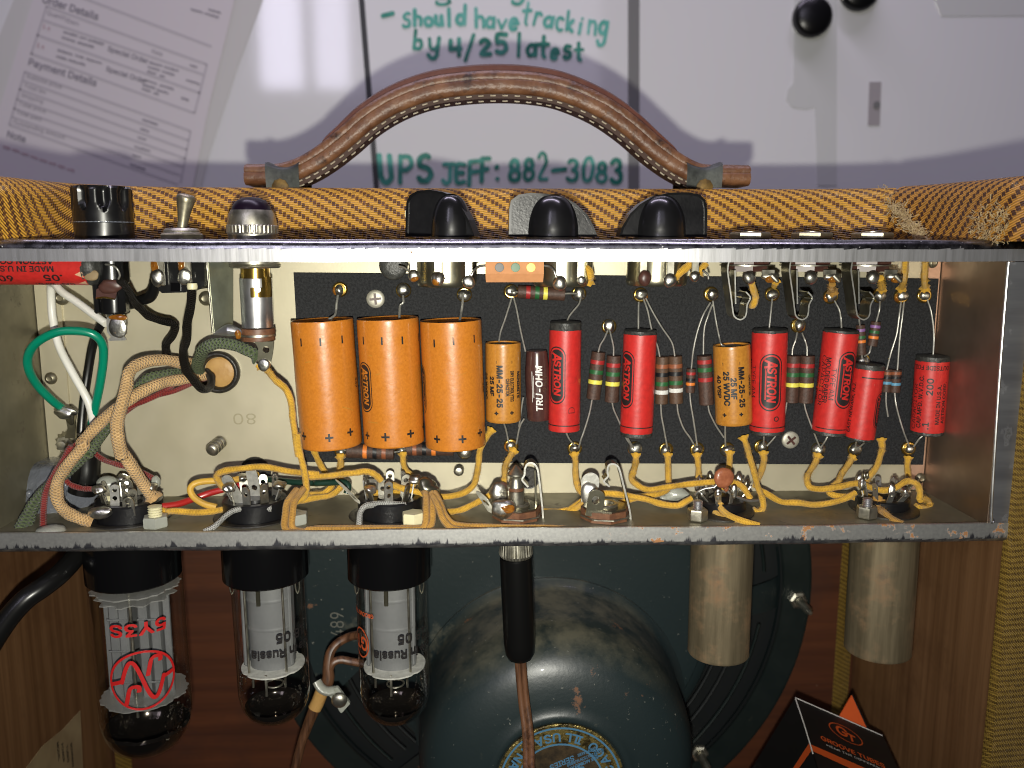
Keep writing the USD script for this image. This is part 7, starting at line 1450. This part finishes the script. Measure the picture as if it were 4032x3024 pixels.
# ================================================================== CARTON in the cabinet
P0, E1, E2, E3 = A_([.14155, .056, .21617]), A_([.039496, -.004469, -.016823]), A_([-.009486, -.05975, -.006397]), A_([-.02081, .008784, -.051189]) * 2.2
def bpt(u, v, w): return P0 + E1 * u + E2 * v + E3 * w
bx = Thing('tube_carton', 'black and orange cardboard tube carton with one flap standing open', 'carton', P0)
x, y, z = unit(E1), -unit(E2), None; z = unit(np.cross(x, y)); W1, W2, W3 = np.linalg.norm(E1), np.linalg.norm(E2), np.linalg.norm(E3)
def panel(o, a, b, th=.0005):
    n = unit(np.cross(a, b)) * th; Q = A_([o, o + a, o + a + b, o + b]); return trimesh.convex.convex_hull(np.vstack([Q, Q - n]))
if np.cross(E1, E2) @ (CAM - P0) < 0: pass
bx.part('side', panel(P0, E2, E1) if np.cross(E2, E1) @ (CAM - P0) > 0 else panel(P0, E1, E2), 'card_black')
bx.part('side', panel(P0, E3, E2) if np.cross(E3, E2) @ (CAM - P0) > 0 else panel(P0, E2, E3), 'card_black')
bx.part('side', panel(P0 + E3, E1, E2), 'card_black'); bx.part('side', panel(P0 + E1, E3, E2), 'card_black')
bx.part('side', panel(P0 + E2 * .999, E1, E3), 'card_black')
n1_ = unit(np.cross(E1, E2)); n1_ = n1_ if n1_ @ (CAM - P0) > 0 else -n1_
n3_ = unit(np.cross(E3, E2)); n3_ = n3_ if n3_ @ (CAM - P0) > 0 else -n3_
u1, u2, u3 = unit(E1), unit(E2), unit(E3)
def bdecal(poly, o, x, n, lift=.00012):
    y = np.cross(n, x); v, f = tri2(poly); Q = A_(o) + np.outer(v[:, 0], x) + np.outer(v[:, 1], y) + n * lift
    return trimesh.Trimesh(Q, f, process=False)
yu = np.cross(n1_, u1)
def on1(c, px, py):
    d = ray(c, px, py); t = ((P0 - CAM) @ n1_) / (d @ n1_); return CAM + d * t
def on3(c, px, py):
    d = ray(c, px, py); t = ((P0 - CAM) @ n3_) / (d @ n3_); return CAM + d * t
cen = on1('D7', 1362, 628); et = on1('D7', 1580, 760)
el_ = affinity.scale(Point(0, 0).buffer(1, 40).difference(Point(0, 0).buffer(.93, 40)), 0.0080, .0056)
bx.part('emblem', bdecal(unary_union([el_, affinity.translate(tpoly('G', .0058, 1.0, True), -.0018, .0006), affinity.translate(tpoly('T', .0048, 1.0, True), .0026, -.0010)]), cen, unit(on1('D7', 1500, 700) - on1('D7', 1220, 560)), n1_), 'card_orange')
ta, tb = on1('D7', 1000, 680), on1('D7', 1930, 1100)
bx.part('printing', bdecal(affinity.scale(tpoly('GROOVE TUBES', .0027, 1, True), np.linalg.norm(tb - ta) / (lambda b: b[2] - b[0])(tpoly('GROOVE TUBES', .0027, 1, True).bounds), 1, origin=(0, 0)), (ta + tb) / 2, unit(tb - ta), n1_), 'card_orange', kind='stuff')
ta, tb = on1('D7', 1085, 790), on1('D7', 1960, 1170)
bx.part('printing', bdecal(affinity.scale(tpoly('HEAR THE DIFFERENCE', .0013, 1, False), np.linalg.norm(tb - ta) / (lambda b: b[2] - b[0])(tpoly('HEAR THE DIFFERENCE', .0013, 1, False).bounds), 1, origin=(0, 0)), (ta + tb) / 2, unit(tb - ta), n1_), 'card_white', kind='stuff')
def quad3(f, n, *pts):
    Q = A_([f(*p) for p in pts]) + n * .00014; return trimesh.Trimesh(Q, A_([(0, 1, 2), (0, 2, 3)]), process=False)
bx.part('stripe', quad3(lambda a, b: on1('D7', a, b), n1_, (832, 770), (1700, 1150), (1560, 1190), (868, 872)), 'card_orange')
bx.part('stripe', quad3(lambda a, b: on3('D7', a, b), n3_, (832, 770), (868, 872), (640, 1200), (560, 1190)), 'card_orange')
bx.part('worn_edge', tube([P0 + u2 * .001, P0 + E2 * .3 + n1_ * .0003, P0 + E2 * .62], .00032, 6, 3), 'card_white', kind='stuff')
bx.part('worn_edge', tube([P0, P0 + E1 * .5, P0 + E1], .00030, 6, 3), 'card_white', kind='stuff')
f0, f1, f2 = P0 + E1 * .50 + E3 * .02, P0 + E1 * .98 + E3 * .05, None
apex = CAM + ray('D7', 1440, 62) * ((f1[1] + .008 - CAM[1]) / ray('D7', 1440, 62)[1])
n = unit(np.cross(f1 - f0, apex - f0)) * .0006
bx.part('flap', trimesh.convex.convex_hull(A_([f0, f1, apex, f0 + n, f1 + n, apex + n])), 'card_orange')
bx.part('flap_edge', tube([apex + A_([.0004, 0, 0]), f1 + A_([.0006, 0, 0])], .0006, 6, 1), 'card_black')
